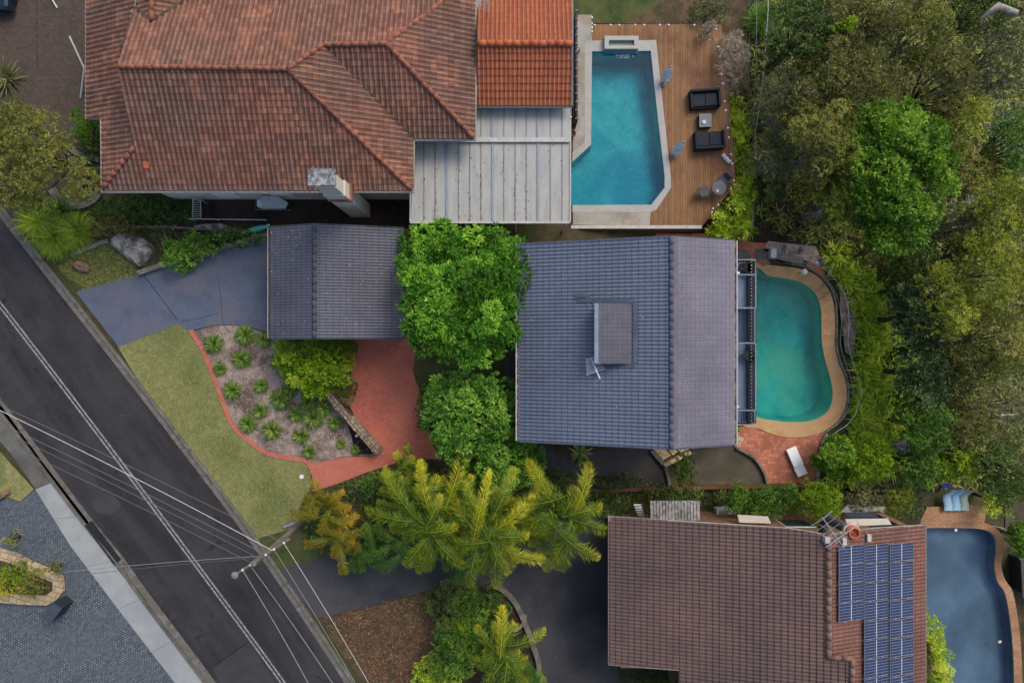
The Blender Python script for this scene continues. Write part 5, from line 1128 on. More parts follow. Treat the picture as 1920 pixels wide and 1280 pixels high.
# car corner at the top left
cr = thing('parked_car', 'dark blue car at the very top left corner, only its tail showing', 'car', (-31.3, 22.3, 0)); m_car = flat('dark_blue_paint', (22, 38, 58), .25, spec=.6)
def carbody(cx, cy, zz, prof, hw):
    mb = MB(); n = len(prof); P = []
    for s_ in (-1, -.86, .86, 1):
        for x_, z_ in prof: P.append((cx+s_*hw, cy+x_, zz+(z_ if abs(s_) < 1 else z_*.8)))
    F = [(j*n+i, j*n+(i+1) % n, (j+1)*n+(i+1) % n, (j+1)*n+i) for j in range(3) for i in range(n)]; F += [tuple(range(n-1, -1, -1)), tuple(3*n+i for i in range(n))]; return mb.add(P, F)
obj('body', carbody(-31.3, 22.3, .22, [(-2.2, 0), (-2.25, .5), (-2.1, .72), (-1.0, .78), (2.0, .7), (2.2, .45), (2.2, 0)], .88), m_car, cr, sm=False)
obj('cabin', carbody(-31.3, 22.3, .98, [(-1.5, 0), (-1.0, .5), (.6, .52), (1.3, 0)], .76), m_glass, cr)
for sx_ in (-.82, .82):
    for sy_ in (-1.35, 1.35): obj('wheel', MB().tube([(-31.3+sx_-.1, 22.3+sy_, .32), (-31.3+sx_+.1, 22.3+sy_, .32)], .32, 16), m_black, cr)
t = thing('folded_boat_cover', 'white curved strip lying on the brick drive near the dark car', 'pipe', W(102, 4, 0)); obj('strip', MB().tube([W(94, -14, .2), W(98, 0, .25), (W(107, 15, .02))], .05, 6), m_white, t)
# ================================================================ street furniture
pl = thing('power_pole', 'timber power pole with crossarm and street light leaning over the kerb', 'power pole', W(565, 993, 0)); top = Vector(W(480, 1052, 7.6)); m_pole = flat('grey_timber', (120, 114, 104), .8, scale=3, var=.35)
base = Vector((top.x, top.y, 0))
pl.location = base
obj('pole', MB().tube([base, base+Vector((0, 0, 7.9))], [.17, .13], 12), m_pole, pl)
ax = Vector((W(561, 998, 7.3)[0], W(561, 998, 7.3)[1], 7.3))-Vector((top.x, top.y, 7.3)); ax.normalize(); t3 = Vector((top.x, top.y, 7.3))
obj('crossarm', MB().tube([t3-ax*1.1, t3+ax*1.9], .07, 6), m_pole, pl); obj('crossarm', MB().tube([t3-ax*.9+Vector((0, 0, -.9)), t3+ax*1.5+Vector((0, 0, -.9))], .06, 6), m_pole, pl)
for s_ in (-.9, -.45, .5, 1.0, 1.6): obj('insulator', MB().lathe(tuple(t3+ax*s_+Vector((0, 0, .06))), [(.05, 0), (.06, .06), (.03, .14)], 8), m_white, pl)
obj('pole_cap', MB().lathe((top.x, top.y, 7.88), [(.15, 0), (.15, .04), (.06, .06)], 14), m_pole, pl)
lp = Vector(W(440, 1078, 7.2)); la = obj('lamp_arm', MB().tube([t3+Vector((0, 0, -.2)), lp], .04, 8), m_steel, pl)
obj('lamp_head', MB().lathe((lp.x, lp.y, lp.z-.1), [(.1, 0), (.17, .04), (.18, .09), (.1, .12)], 14), m_grey, pl)
def wire(label, a, b, sag=.25, r_=.022, mat=None, nm='power_line'):
    a, b = Vector(a), Vector(b); pts = [a.lerp(b, i/16)-Vector((0, 0, sag*4*(i/16)*(1-i/16))) for i in range(17)]
    return solo(nm, MB().tube(pts, r_, 5), mat or m_wire, label, 'power line', 'wires running from the power pole')
m_wire = flat('pale_wire', (150, 150, 150), .5, var=.1); m_wire2 = flat('dim_wire', (104, 104, 106), .5, var=.1); m_wire3 = flat('bright_wire', (205, 205, 205), .4, var=.05)
zf = 7.4
def AT(s_, dz=.12): p = t3+ax*s_; return (p.x, p.y, p.z+dz)
wire('brightest wire crossing the road from the pole towards the upper left', W(-60, 740, zf), AT(.9), r_=.015, mat=m_wire3)
wire('thin wire just right of the brightest wire over the road', W(-60, 732, zf), AT(1.6), r_=.014, mat=m_wire2)
wire('dim wire just left of the brightest wire over the road', W(-60, 765, zf), AT(.5), r_=.016, mat=m_wire2)
wire('dim wire, second from the lower left over the road', W(-60, 778, zf-.9), AT(-.35, -.83), r_=.014, mat=m_wire2)
wire('lowest dim wire reaching the pole near the lamp', W(-60, 800, zf-.9), AT(-.8, -.83), r_=.014, mat=m_wire2)
wire('wire leaving the lamp side of the pole towards the bottom', AT(-.9), W(640, 1400, zf), r_=.016)
wire('wire leaving below the pole parallel to the kerb', AT(-.45), W(700, 1400, zf), r_=.014)
wire('white drop wire nearest the dry lawn below the pole', AT(1.6), W(770, 1420, zf), r_=.011, mat=m_wire3)
wire('white drop wire left of its twin below the pole', AT(1.0), W(745, 1420, zf), r_=.011, mat=m_wire)
wire('upper service wire running flat across the road to the island', AT(.1, -.4), W(100, 1074, 1.2), r_=.016)
wire('lower service wire running flat across the road to the island', AT(-.1, -.45), W(104, 1083, 1.0), r_=.014, mat=m_wire2)
# kerb ramps
t = thing('kerb_ramp', 'black rubber kerb ramp in the gutter beside the pale footpath', 'kerb ramp', G(196, 1010)); A1, A2 = Vector(G(167, 979)), Vector(G(222, 1053))
for i in range(4):
    a_, b2 = A1.lerp(A2, i/4+.005), A1.lerp(A2, (i+1)/4-.005); s_ = Vector((-(A2-A1).y, (A2-A1).x, 0)).normalized()
    mb = MB(); n_ = s_*.24; mb.add([tuple(a_+n_+Vector((0, 0, .02))), tuple(b2+n_+Vector((0, 0, .02))), tuple(b2-n_+Vector((0, 0, .02))), tuple(a_-n_+Vector((0, 0, .02))), tuple(a_+n_+Vector((0, 0, .05))), tuple(b2+n_+Vector((0, 0, .05))), tuple(b2-n_+Vector((0, 0, .14))), tuple(a_-n_+Vector((0, 0, .14)))], [(0, 1, 2, 3), (4, 7, 6, 5), (0, 4, 5, 1), (1, 5, 6, 2), (2, 6, 7, 3), (3, 7, 4, 0)]); obj('ramp_segment', mb, m_black, t)
# letterbox pillar
q = G(134, 1138); q2 = W(110, 1160, 0); t = thing('letterbox_pillar', 'dark slate letterbox pillar at the tip of the stone edged island', 'letterbox', q)
m_slate = flat('dark_slate', (44, 54, 60), .6, scale=4); m_slate2 = flat('slate_top', (66, 76, 84), .6, scale=4)
c_ = W(122, 1133, 0); an = -.65; obj('body', MB().box((c_[0], c_[1], -.05), (.62, 1.05, 1.25), an), m_slate, t); obj('capstone', MB().box((c_[0], c_[1], 1.2), (.7, 1.12, .08), an), m_slate2, t)
obj('slot', MB().box((c_[0]+.26, c_[1]+.2, .8), (.03, .3, .06), an), m_steel, t)
# island in the cobbled drive
ISL = [(-60, 1000), (0, 1036), (30, 1044), (60, 1060), (96, 1075), (112, 1083), (114, 1104), (108, 1112), (92, 1122), (40, 1120), (0, 1116), (-60, 1110)]
t = thing('garden_island', 'raised garden island edged with sandstone in the blue cobbled drive', 'garden bed', G(40, 1085)); ring = [G(*p) for p in ISL]
obj('stone_edging', MB().strip(ring, .6, -.05, .3, closed=True), m_sandstone, t)
sheet('soil', [(p[0], p[1]) for p in ring], m_dry, z=.22, world=True, parent=t, step=0)
# timber log, rocks
def rock(px, py, pts, z0, h, mat, label, seed=0, name='rock', sub=.16):
    """boulder from a picture outline: domed, jittered grid"""
    rg = np.random.default_rng(seed); w_ = [G(p[0], p[1], 0) for p in pts]; A = np.array([(p[0], p[1]) for p in w_]); c = A.mean(0); n = len(A); mb = MB(); P = []; F = []; lv = 6
    zb = min(p[2] for p in w_)-.1
    for i in range(lv+1):
        s_ = 1-(i/lv)**1.3*.97
        for k_ in range(n):
            v = c+(A[k_]-c)*s_*rg.uniform(.95, 1.05); zz = h*math.sin(min(1, (1-s_)*1.5+.12*(i > 0))*1.57)*rg.uniform(.82, 1.12); P.append((v[0], v[1], zb+.1*(i > 0)+zz))
    for i in range(lv):
        for k_ in range(n): F.append((i*n+k_, i*n+(k_+1) % n, (i+1)*n+(k_+1) % n, (i+1)*n+k_))
    F.append(tuple(lv*n+k_ for k_ in range(n))); mb.add(P, F); o = solo(name, mb, mat, label, 'rock'); return o
rock(250, 465, [(206, 447), (222, 436), (245, 434), (262, 440), (280, 452), (293, 468), (290, 482), (280, 494), (268, 505), (258, 498), (242, 487), (222, 470), (210, 460)], 0, .7, m_rock, 'large pale grey boulder beside the small lawn above the driveway', 1)
rock(154, 500, [(137, 494), (146, 488), (158, 488), (168, 496), (173, 506), (168, 513), (154, 512), (143, 505)], 0, .45, m_brownrock, 'brown boulder on the small lawn near the street', 2)
rock(410, 428, [(362, 424), (385, 420), (420, 419), (436, 424), (430, 432), (395, 434), (370, 430)], 0, .5, m_rock, 'long grey boulder by the boundary left of the garage', 3)
rock(1680, 832, [(1662, 828), (1670, 820), (1690, 818), (1700, 828), (1696, 846), (1680, 856), (1666, 846)], 0, 1.2, m_rock, 'grey boulder poking out of the green bank right of the pool', 4)
for i, (px, py, s_) in enumerate(((1585, 545, 7), (1592, 562, 6), (1598, 588, 7), (1600, 612, 5), (1540, 488, 7), (1556, 505, 6), (1500, 470, 6), (1470, 466, 6))):
    rg = random.Random(i); pts = [(px+s_*rg.uniform(.7, 1.2)*math.cos(a_*.9), py+s_*1.3*rg.uniform(.7, 1.2)*math.sin(a_*.9)) for a_ in range(7)]
    rock(px, py, pts, 0, .3, m_rock, ('pale rock at the top of the row outside the pool rail', 'second pale rock down outside the pool rail', 'third pale rock down outside the pool rail', 'lowest pale rock outside the pool rail', 'pale rock by the small brick patch above the pool', 'pale rock at the outer bend above the pool', 'pale rock in the rocky bed, right hand one', 'pale rock in the rocky bed, left hand one')[i], i+20)
for i, (a_, b2, lb) in enumerate((((-20, 945), (18, 920), 'cut log lying at the edge of the verge lawn and cobbles'),)):
    p, q = Vector(G(*a_, .16)), Vector(G(*b2, .16)); solo('log', MB().tube([p, p.lerp(q, .5)+Vector((0, 0, .02)), q], [.17, .16, .15], 12), m_brownrock, lb, 'log')
# walls and edgings
def edging(name, label, pts, w_, h, mat, cat='garden edging', n=5, base=-.1):
    return solo(name, MB().strip([G(p[0], p[1]) for p in (smooth(pts, n) if n else pts)], w_, base, h), mat, label, cat)
sw = thing('stone_wall', 'rough brown stone wall slanting down between mulch bed and red courtyard', 'wall', G(666, 788)); rg = random.Random(3)
a_, b2 = Vector(G(616, 728)), Vector(G(714, 843)); d = (b2-a_); L = d.length; d.normalize(); s_ = Vector((-d.y, d.x, 0)); mb = MB(); ang = math.atan2(d.y, d.x)
obj('core', MB().strip([tuple(a_), tuple(b2)], .36, -.1, .95), m_stone, sw)
mb = MB(); x_ = 0; i = 0
while x_ < L-.15:
    l_ = rg.uniform(.22, .42); p = a_+d*(x_+l_/2)
    for k_ in (-1, 1): mb.box((p.x+s_.x*k_*.11, p.y+s_.y*k_*.11, .9), (l_*.92, rg.uniform(.18, .24), rg.uniform(.1, .17)), ang+rg.uniform(-.06, .06))
    x_ += l_
co_ = obj('coping_stones', mb, m_stone, sw); bevel(co_, .03)
solo('garden_tap', MB().box(G(676, 812, .0), (.12, .12, 1.14)), m_steel, 'pale stub standing at the foot of the slanting stone wall', 'tap')
edging('stone_edging', 'low grey stone edging between the pale boulder and the driveway', [(264, 513), (300, 500), (345, 487), (380, 482)], .28, .35, m_kerbstone)
edging('retaining_wall', 'curved low stone wall along the driveway up to the garage', [(380, 482), (410, 470), (440, 460), (475, 448), (507, 442)], .22, .45, m_kerbstone, 'wall')
edging('concrete_strip', 'short pale concrete strip between long grass and the small lawn', [(135, 478), (168, 464), (204, 451)], .28, .08, m_kerbstone, n=0)
edging('boundary_wall', 'low pale wall running along the boundary left of the garage', [(203, 425), (320, 427), (430, 434), (505, 437)], .12, .3, m_kerbstone, 'wall', n=0)
solo('kayak', MB().tube([G(456, 434, .55), G(474, 431, .6), G(490, 427, .6), G(504, 424, .55)], [.05, .16, .16, .06], 10), flat('turquoise_plastic', (90, 190, 180), .4), 'turquoise and white hull shape by the boundary left of the garage', 'kayak')
solo('plank', MB().strip([G(452, 437, .5), G(506, 422, .5)], .12, 0, .05), m_white, 'white plank above the turquoise hull left of the garage', 'plank')
edging('garden_edging', 'curved pale stone edging between southern driveway and shrub garden', [(925, 1095), (945, 1105), (965, 1126), (980, 1155), (990, 1180), (1001, 1212), (1010, 1245), (1013, 1330)], .3, .25, m_kerbstone)
edging('garden_edging', 'short stone edging curving inward inside the shrub garden', [(986, 1150), (978, 1170), (962, 1180)], .2, .2, m_kerbstone)
edging('garden_edging', 'curved stone edging looping below the olive tree at the top left', [(98, 352), (112, 372), (135, 385), (160, 386), (182, 374), (190, 364)], .38, .3, m_kerbstone)
edging('garden_edging', 'upper curved stone edging under the small bush at the top left', [(130, 274), (150, 290), (190, 302)], .28, .3, m_kerbstone)
edging('garden_edging', 'middle curved stone edging right of the olive tree', [(150, 345), (170, 342), (190, 332)], .3, .3, m_kerbstone)
edging('terrace_edging', 'pale edging curving round the lower mossy terrace', [(1378, 838), (1410, 856), (1428, 880), (1438, 910)], .14, .3, m_kerbstone)
edging('terrace_edging', 'grey stone edging curving beside the dark terrace', [(1222, 842), (1236, 858), (1248, 880), (1255, 914)], .2, .3, m_kerbstone)
edging('timber_wall', 'long timber sleeper wall along the boundary below the terraces', [(1104, 917), (1200, 915), (1300, 912), (1440, 909), (1536, 908)], .22, .4, m_wood, 'wall', n=0)
edging('stone_edging', 'dark stone edging along the right side of the salmon terrace', [(1549, 812), (1539, 832), (1533, 870), (1531, 908)], .2, .2, m_rock)
t = thing('stone_steps', 'pale stone steps climbing between the two terraces below the house', 'steps', G(1255, 855)); rg = random.Random(6)
for i, pts in enumerate(([(1225, 840), (1247, 836), (1262, 852), (1240, 864)], [(1247, 836), (1262, 835), (1276, 845), (1262, 853)], [(1262, 834), (1284, 836), (1292, 842), (1277, 848)])):
    obj('step', MB().prism([G(p[0], p[1], .1+.16*i) for p in pts], -.5, 0), m_sandstone, t)
obj('side_wall', MB().strip([G(1243, 870), G(1292, 845)], .25, 0, .5), m_sandstone, t)
obj('side_wall', MB().strip([G(1220, 842), G(1246, 872)], .25, 0, .4), m_kerbstone, t)
# things by the top of the teal pool
q = G(1442, 477); t = thing('pool_filter_box', 'white pump box on a pale pad above the teal pool', 'pump box', q); obj('pad', MB().box((q[0]-.3, q[1], q[2]-.1), (1.3, .7, .16)), m_gutter, t); bevel(obj('casing', MB().box((q[0]+.1, q[1], q[2]+.06), (.36, .58, .5)), m_white, t), .03)
solo('concrete_pad', MB().prism([G(1381, 469, .1), G(1404, 470, .1), G(1409, 484, .1), G(1381, 486, .1)], -.2, 0), m_gutter, 'rough pale concrete pad beside the top end of the balcony', 'slab')
solo('sandstone_slab', MB().prism([G(1379, 812, .12), G(1395, 822, .12), G(1384, 842, .12), G(1378, 838, .12)], -.2, 0), m_sandstone, 'sandy coloured slab at the lower right corner of the grey house', 'slab')
t = thing('timber_sleepers', 'stack of grey timber sleepers along the fence above the pool', 'sleepers', G(1480, 484))
for i in range(3): obj('sleeper', MB().strip([G(1452, 479+i*4.6), G(1504, 486+i*4.4)], .17, -.05, .22-.05*i), flat('grey_sleeper_%d' % i, (150+8*i, 138+6*i, 126), .85, scale=5, var=.4), t)
q = G(1531, 494); solo('fence_cap', MB().lathe(q, [(.13, 0), (.13, .1), (.05, .16)], 10), m_white, 'small white cap on the brick patch above the pool bend', 'cap')
q = G(566, 893); t = thing('sprinkler_cover', 'small white disc cover in the lawn beside the red path', 'cover', q); obj('disc', MB().lathe(q, [(.14, .02), (.14, .06), (.04, .07)], 12), m_white, t)
q = G(544, 982); solo('street_number_block', MB().box(q, (.75, .14, .25), .35), m_steel, 'small grey meter box at the lower corner of the lawn', 'meter box')
for i, (a_, b2, w_, lb) in enumerate((((1872, 774), (1905, 778), .02, 'right arm tv antenna'),)):
    antenna('thin grey tv antenna standing among the trees at the right edge', 1893, 777, 2.0, -6, 1.0, .05, 5, .8)
# sheds at the far right
t = thing('garden_shed', 'dark corrugated shed roof at the right edge above the pool fence', 'shed', G(1915, 1082)); obj('roof', MB().prism([W(1914, 1044, -4.4), W(2000, 1044, -4.4), W(2000, 1120, -4.4), W(1918, 1120, -4.4)], -.1, 0), flat('dark_sheet_roof', (84, 82, 84), .7, scale=8, var=.4), t); obj('wall', MB().prism([W(1920, 1050, -4.5), W(1995, 1050, -4.5), W(1995, 1115, -4.5), W(1924, 1115, -4.5)], -2.6, -.05), m_slate, t)
# ================================================================ foliage materials
L_green = leafmat('bright_green_leaves', (38, 78, 16), (80, 134, 30), (146, 192, 62), boost=1.2)
L_lime = leafmat('yellow_green_leaves', (70, 104, 8), (122, 158, 12), (166, 188, 44), boost=1.0)
L_fresh = leafmat('fresh_green_leaves', (48, 86, 22), (92, 140, 42), (156, 194, 80), boost=1.2)
L_mid = leafmat('mid_green_leaves', (40, 72, 20), (76, 114, 36), (122, 154, 60))
L_bright2 = leafmat('deep_bright_green_leaves', (46, 76, 16), (84, 126, 26), (136, 168, 54), boost=1.15)
L_olive = leafmat('olive_leaves', (72, 82, 34), (106, 112, 46), (160, 156, 80), boost=1.3)
L_dolive = leafmat('dark_olive_leaves', (58, 66, 30), (90, 92, 42), (134, 128, 66), boost=1.35)
L_yolive = leafmat('yellow_olive_leaves', (74, 90, 24), (112, 124, 36), (170, 172, 62), boost=1.3)
L_golive = leafmat('grey_olive_leaves', (70, 78, 48), (98, 102, 62), (146, 144, 100), boost=1.35)
L_dark = leafmat('dark_green_leaves', (36, 52, 22), (64, 86, 34), (110, 130, 60), boost=1.3)
L_blue = leafmat('dark_bluish_leaves', (34, 50, 28), (58, 80, 42), (100, 120, 72), boost=1.35)
L_fern = leafmat('fern_leaves', (64, 88, 14), (126, 150, 26), (204, 212, 70), boost=2.1)
L_strap = leafmat('strap_leaves', (38, 68, 22), (84, 116, 42), (182, 188, 88), .15)
L_grass = leafmat('long_grass', (84, 116, 26), (124, 152, 42), (168, 184, 72))
L_palm = leafmat('palm_leaves', (52, 82, 18), (114, 134, 26), (206, 186, 58), boost=1.25)
L_palmd = leafmat('dark_palm_leaves', (44, 78, 24), (78, 110, 34), (130, 142, 44))
L_gold = leafmat('golden_palm_leaves', (104, 124, 22), (166, 164, 28), (228, 200, 70), boost=1.3)
L_orange = leafmat('croton_leaves', (74, 90, 22), (132, 122, 24), (204, 146, 44), boost=1.3)
L_twig = leafmat('bare_twigs', (110, 98, 82), (140, 128, 110), (170, 158, 140), 0)
L_under = leafmat('undergrowth_leaves', (56, 66, 30), (92, 102, 44), (140, 144, 70), boost=1.7)
rngU = np.random.default_rng(11)
# ---- the trees of the middle garden
T1 = [(756, 430), (800, 424), (850, 428), (900, 424), (952, 434), (990, 458), (998, 510), (980, 545), (998, 580), (990, 638), (962, 655), (940, 650), (920, 684), (890, 690), (850, 668), (805, 655), (765, 645), (768, 600), (775, 560), (768, 525), (742, 505), (745, 470)]
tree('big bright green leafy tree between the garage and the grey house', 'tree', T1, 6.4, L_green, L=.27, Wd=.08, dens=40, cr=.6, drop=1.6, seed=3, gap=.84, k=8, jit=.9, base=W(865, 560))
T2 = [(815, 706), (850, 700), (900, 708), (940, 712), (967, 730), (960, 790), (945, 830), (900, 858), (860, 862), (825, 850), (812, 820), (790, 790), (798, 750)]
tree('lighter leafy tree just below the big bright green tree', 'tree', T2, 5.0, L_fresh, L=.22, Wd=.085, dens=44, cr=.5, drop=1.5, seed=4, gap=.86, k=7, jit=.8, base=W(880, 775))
tree('rounded green shrub below the left corner of the grey house', 'shrub', [(905, 830), (945, 812), (985, 815), (1010, 835), (1014, 875), (1000, 905), (950, 915), (900, 912), (880, 875)], 3.6, L_fresh, L=.17, Wd=.08, dens=70, cr=.5, drop=1.2, seed=5, k=6)
tree('thin mixed shrub between the golden fronds and the rounded shrub', 'shrub', (880, 905, 34, 34), 2.6, L_mid, L=.17, Wd=.07, dens=50, cr=.42, drop=1, seed=6, k=6)
tree('yellow green shrub against the lower edge of the garage', 'shrub', [(512, 650), (540, 642), (600, 640), (640, 642), (656, 665), (652, 700), (618, 712), (612, 740), (580, 742), (560, 715), (530, 705), (515, 680)], 2.4, L_lime, L=.15, Wd=.075, dens=80, cr=.42, drop=.8, seed=7, k=6, gap=.7)
tree('dark hedge bush tucked between the yellow green shrub and red courtyard', 'shrub', [(628, 705), (655, 700), (660, 740), (652, 756), (634, 740)], 1.5, L_dark, L=.1, Wd=.05, dens=110, cr=.3, drop=.4, seed=8, k=6)
tree('dark low shrub at the courtyard edge under the lighter leafy tree', 'shrub', (800, 765, 18, 36), 1.2, L_mid, L=.13, Wd=.06, dens=80, cr=.3, drop=.4, seed=9, k=5)
tree('dim shrub under the trees beside the grey house gutter', 'shrub', (950, 770, 16, 60), 1.4, L_dark, L=.13, Wd=.06, dens=70, cr=.35, drop=.4, seed=10, k=5)
tree('small bluish green shrub left of the golden palms', 'shrub', (705, 905, 34, 22), 1.5, L_mid, L=.12, Wd=.06, dens=70, cr=.34, drop=.5, seed=12, k=5)
tree('dark shrub mass beneath the golden palms, left part', 'shrub', (790, 935, 80, 36), 1.6, L_dark, L=.16, Wd=.06, dens=45, cr=.45, drop=.5, seed=13, k=5)
tree('dark shrub mass beneath the golden palms, right part', 'shrub', (960, 950, 90, 34), 1.5, L_dark, L=.16, Wd=.06, dens=45, cr=.45, drop=.5, seed=14, k=5)
# ---- north west
tree('olive gum tree overhanging the brick drive at the left edge', 'tree', [(-60, 190), (0, 180), (40, 200), (75, 215), (105, 240), (120, 280), (150, 300), (158, 340), (140, 365), (100, 362), (60, 378), (0, 380), (-60, 360)], 6.2, L_olive, L=.16, Wd=.05, dens=52, cr=.62, drop=1.4, seed=15, k=7, gap=.8)
tree('small round bush at the left wall of the terracotta house', 'shrub', (163, 238, 32, 30), 1.6, L_bright2, L=.11, Wd=.06, dens=100, cr=.3, drop=.4, seed=16, k=6)
tree('dark creeping shrub behind the olive tree, left of the house corner', 'shrub', (165, 285, 22, 16), .9, L_dark, L=.1, Wd=.05, dens=70, cr=.25, drop=.3, seed=17, k=5)
tree('low dark shrub below the left end of the terracotta house', 'shrub', (270, 385, 60, 22), 1.3, L_dark, L=.13, Wd=.06, dens=60, cr=.38, drop=.4, seed=18, k=5)
tree('low olive shrub on the bank above the small lawn', 'shrub', (215, 425, 60, 16), .9, L_dolive, L=.12, Wd=.05, dens=60, cr=.3, drop=.3, seed=19, k=5)
tree('leafy low creeper along the boundary above the driveway wall', 'shrub', (440, 446, 55, 15), .8, L_mid, L=.12, Wd=.07, dens=60, cr=.28, drop=.3, seed=20, k=5)
tree('grey green creeper behind the boulder above the driveway', 'shrub', (310, 440, 32, 18), .6, L_golive, L=.1, Wd=.04, dens=60, cr=.25, drop=.2, seed=21, k=5)
# ---- south
tree('low dark shrub mass between the palms and the southern driveway', 'shrub', (720, 1000, 60, 40), 1.8, L_dark, L=.16, Wd=.06, dens=45, cr=.45, drop=.5, seed=22, k=5)
tree('fine leaved round shrub at the top of the southern garden bed', 'shrub', (850, 1135, 55, 42), 2.0, L_dark, L=.12, Wd=.03, dens=110, cr=.45, drop=.6, seed=23, k=7)
tree('mid green shrub in the middle of the southern garden bed', 'shrub', (900, 1150, 44, 46), 1.9, L_mid, L=.13, Wd=.05, dens=80, cr=.4, drop=.5, seed=24, k=6)
tree('tiny golden shrub in the middle of the southern garden bed', 'shrub', (868, 1168, 20, 16), 2.1, L_lime, L=.1, Wd=.04, dens=110, cr=.3, drop=.3, seed=25, k=6)
tree('broad green shrub low in the southern garden bed', 'shrub', (858, 1225, 52, 55), 2.2, L_mid, L=.13, Wd=.05, dens=80, cr=.45, drop=.6, seed=26, k=6)
tree('olive shrub at the bottom edge of the southern garden bed', 'shrub', (815, 1275, 50, 30), 1.8, L_fern, L=.13, Wd=.04, dens=80, cr=.4, drop=.5, seed=27, k=6)
tree('small blue green succulent shrub beside the curved edging', 'shrub', (926, 1132, 18, 18), .8, L_golive, L=.2, Wd=.05, dens=50, cr=.25, drop=.2, seed=28, k=5)
tree('dark hedge beside the bottom corner of the brown roofed house', 'shrub', (1235, 1290, 40, 22), 1.4, L_dark, L=.13, Wd=.05, dens=70, cr=.35, drop=.4, seed=29, k=5)
tree('narrow yellow green hedge between the brown house and grey blue pool', 'hedge', [(1738, 1145), (1752, 1160), (1775, 1215), (1800, 1300), (1770, 1300), (1752, 1230), (1735, 1180)], -1.9, L_fern, L=.13, Wd=.06, dens=80, cr=.32, drop=.3, seed=30, k=5, zb=-5)
tree('low clipped hedge strip on the dark terrace', 'hedge', [(1122, 894), (1205, 893), (1207, 908), (1122, 909)], .5, L_dark, L=.09, Wd=.05, dens=110, cr=.2, drop=.1, seed=31, k=5, jit=.1)
tree('dark low hedge left of the dark terrace behind the golden fronds', 'hedge', [(1012, 882), (1070, 884), (1076, 908), (1012, 908)], .8, L_dark, L=.1, Wd=.05, dens=90, cr=.25, drop=.1, seed=32, k=5, jit=.1)
tree('dark leafy bush between the stone steps and mossy terrace', 'shrub', (1284, 880, 18, 28), .9, L_dark, L=.13, Wd=.06, dens=80, cr=.28, drop=.3, seed=33, k=5)
tree('dark green shrub row left of the white open stair', 'shrub', (1130, 945, 66, 22), 1.2, L_dark, L=.13, Wd=.06, dens=60, cr=.35, drop=.3, seed=34, k=5)
tree('shadowy shrub above the corrugated lean to', 'shrub', (1265, 928, 50, 12), .6, L_dark, L=.12, Wd=.05, dens=60, cr=.28, drop=.2, seed=35, k=5)
tree('strappy dark hedge along the top of the brown house', 'hedge', [(1368, 925), (1430, 920), (1500, 925), (1505, 955), (1440, 962), (1372, 958)], 0.4, L_mid, L=.3, Wd=.05, dens=50, cr=.36, drop=.3, seed=36, k=5)
tree('bright bushy shrub above the brick ledge of the brown house', 'shrub', (1540, 942, 42, 32), 1.5, L_lime, L=.14, Wd=.05, dens=80, cr=.42, drop=.6, seed=37, k=6)
tree('pale flowering shrub right of the bright bushy shrub', 'shrub', (1628, 935, 34, 24), 0.6, L_golive, L=.12, Wd=.06, dens=80, cr=.35, drop=.4, seed=38, k=5)
tree('olive shrub above the bare soil near the pale loungers', 'shrub', (1690, 940, 34, 28), 0.4, L_yolive, L=.14, Wd=.04, dens=70, cr=.38, drop=.4, seed=39, k=6)
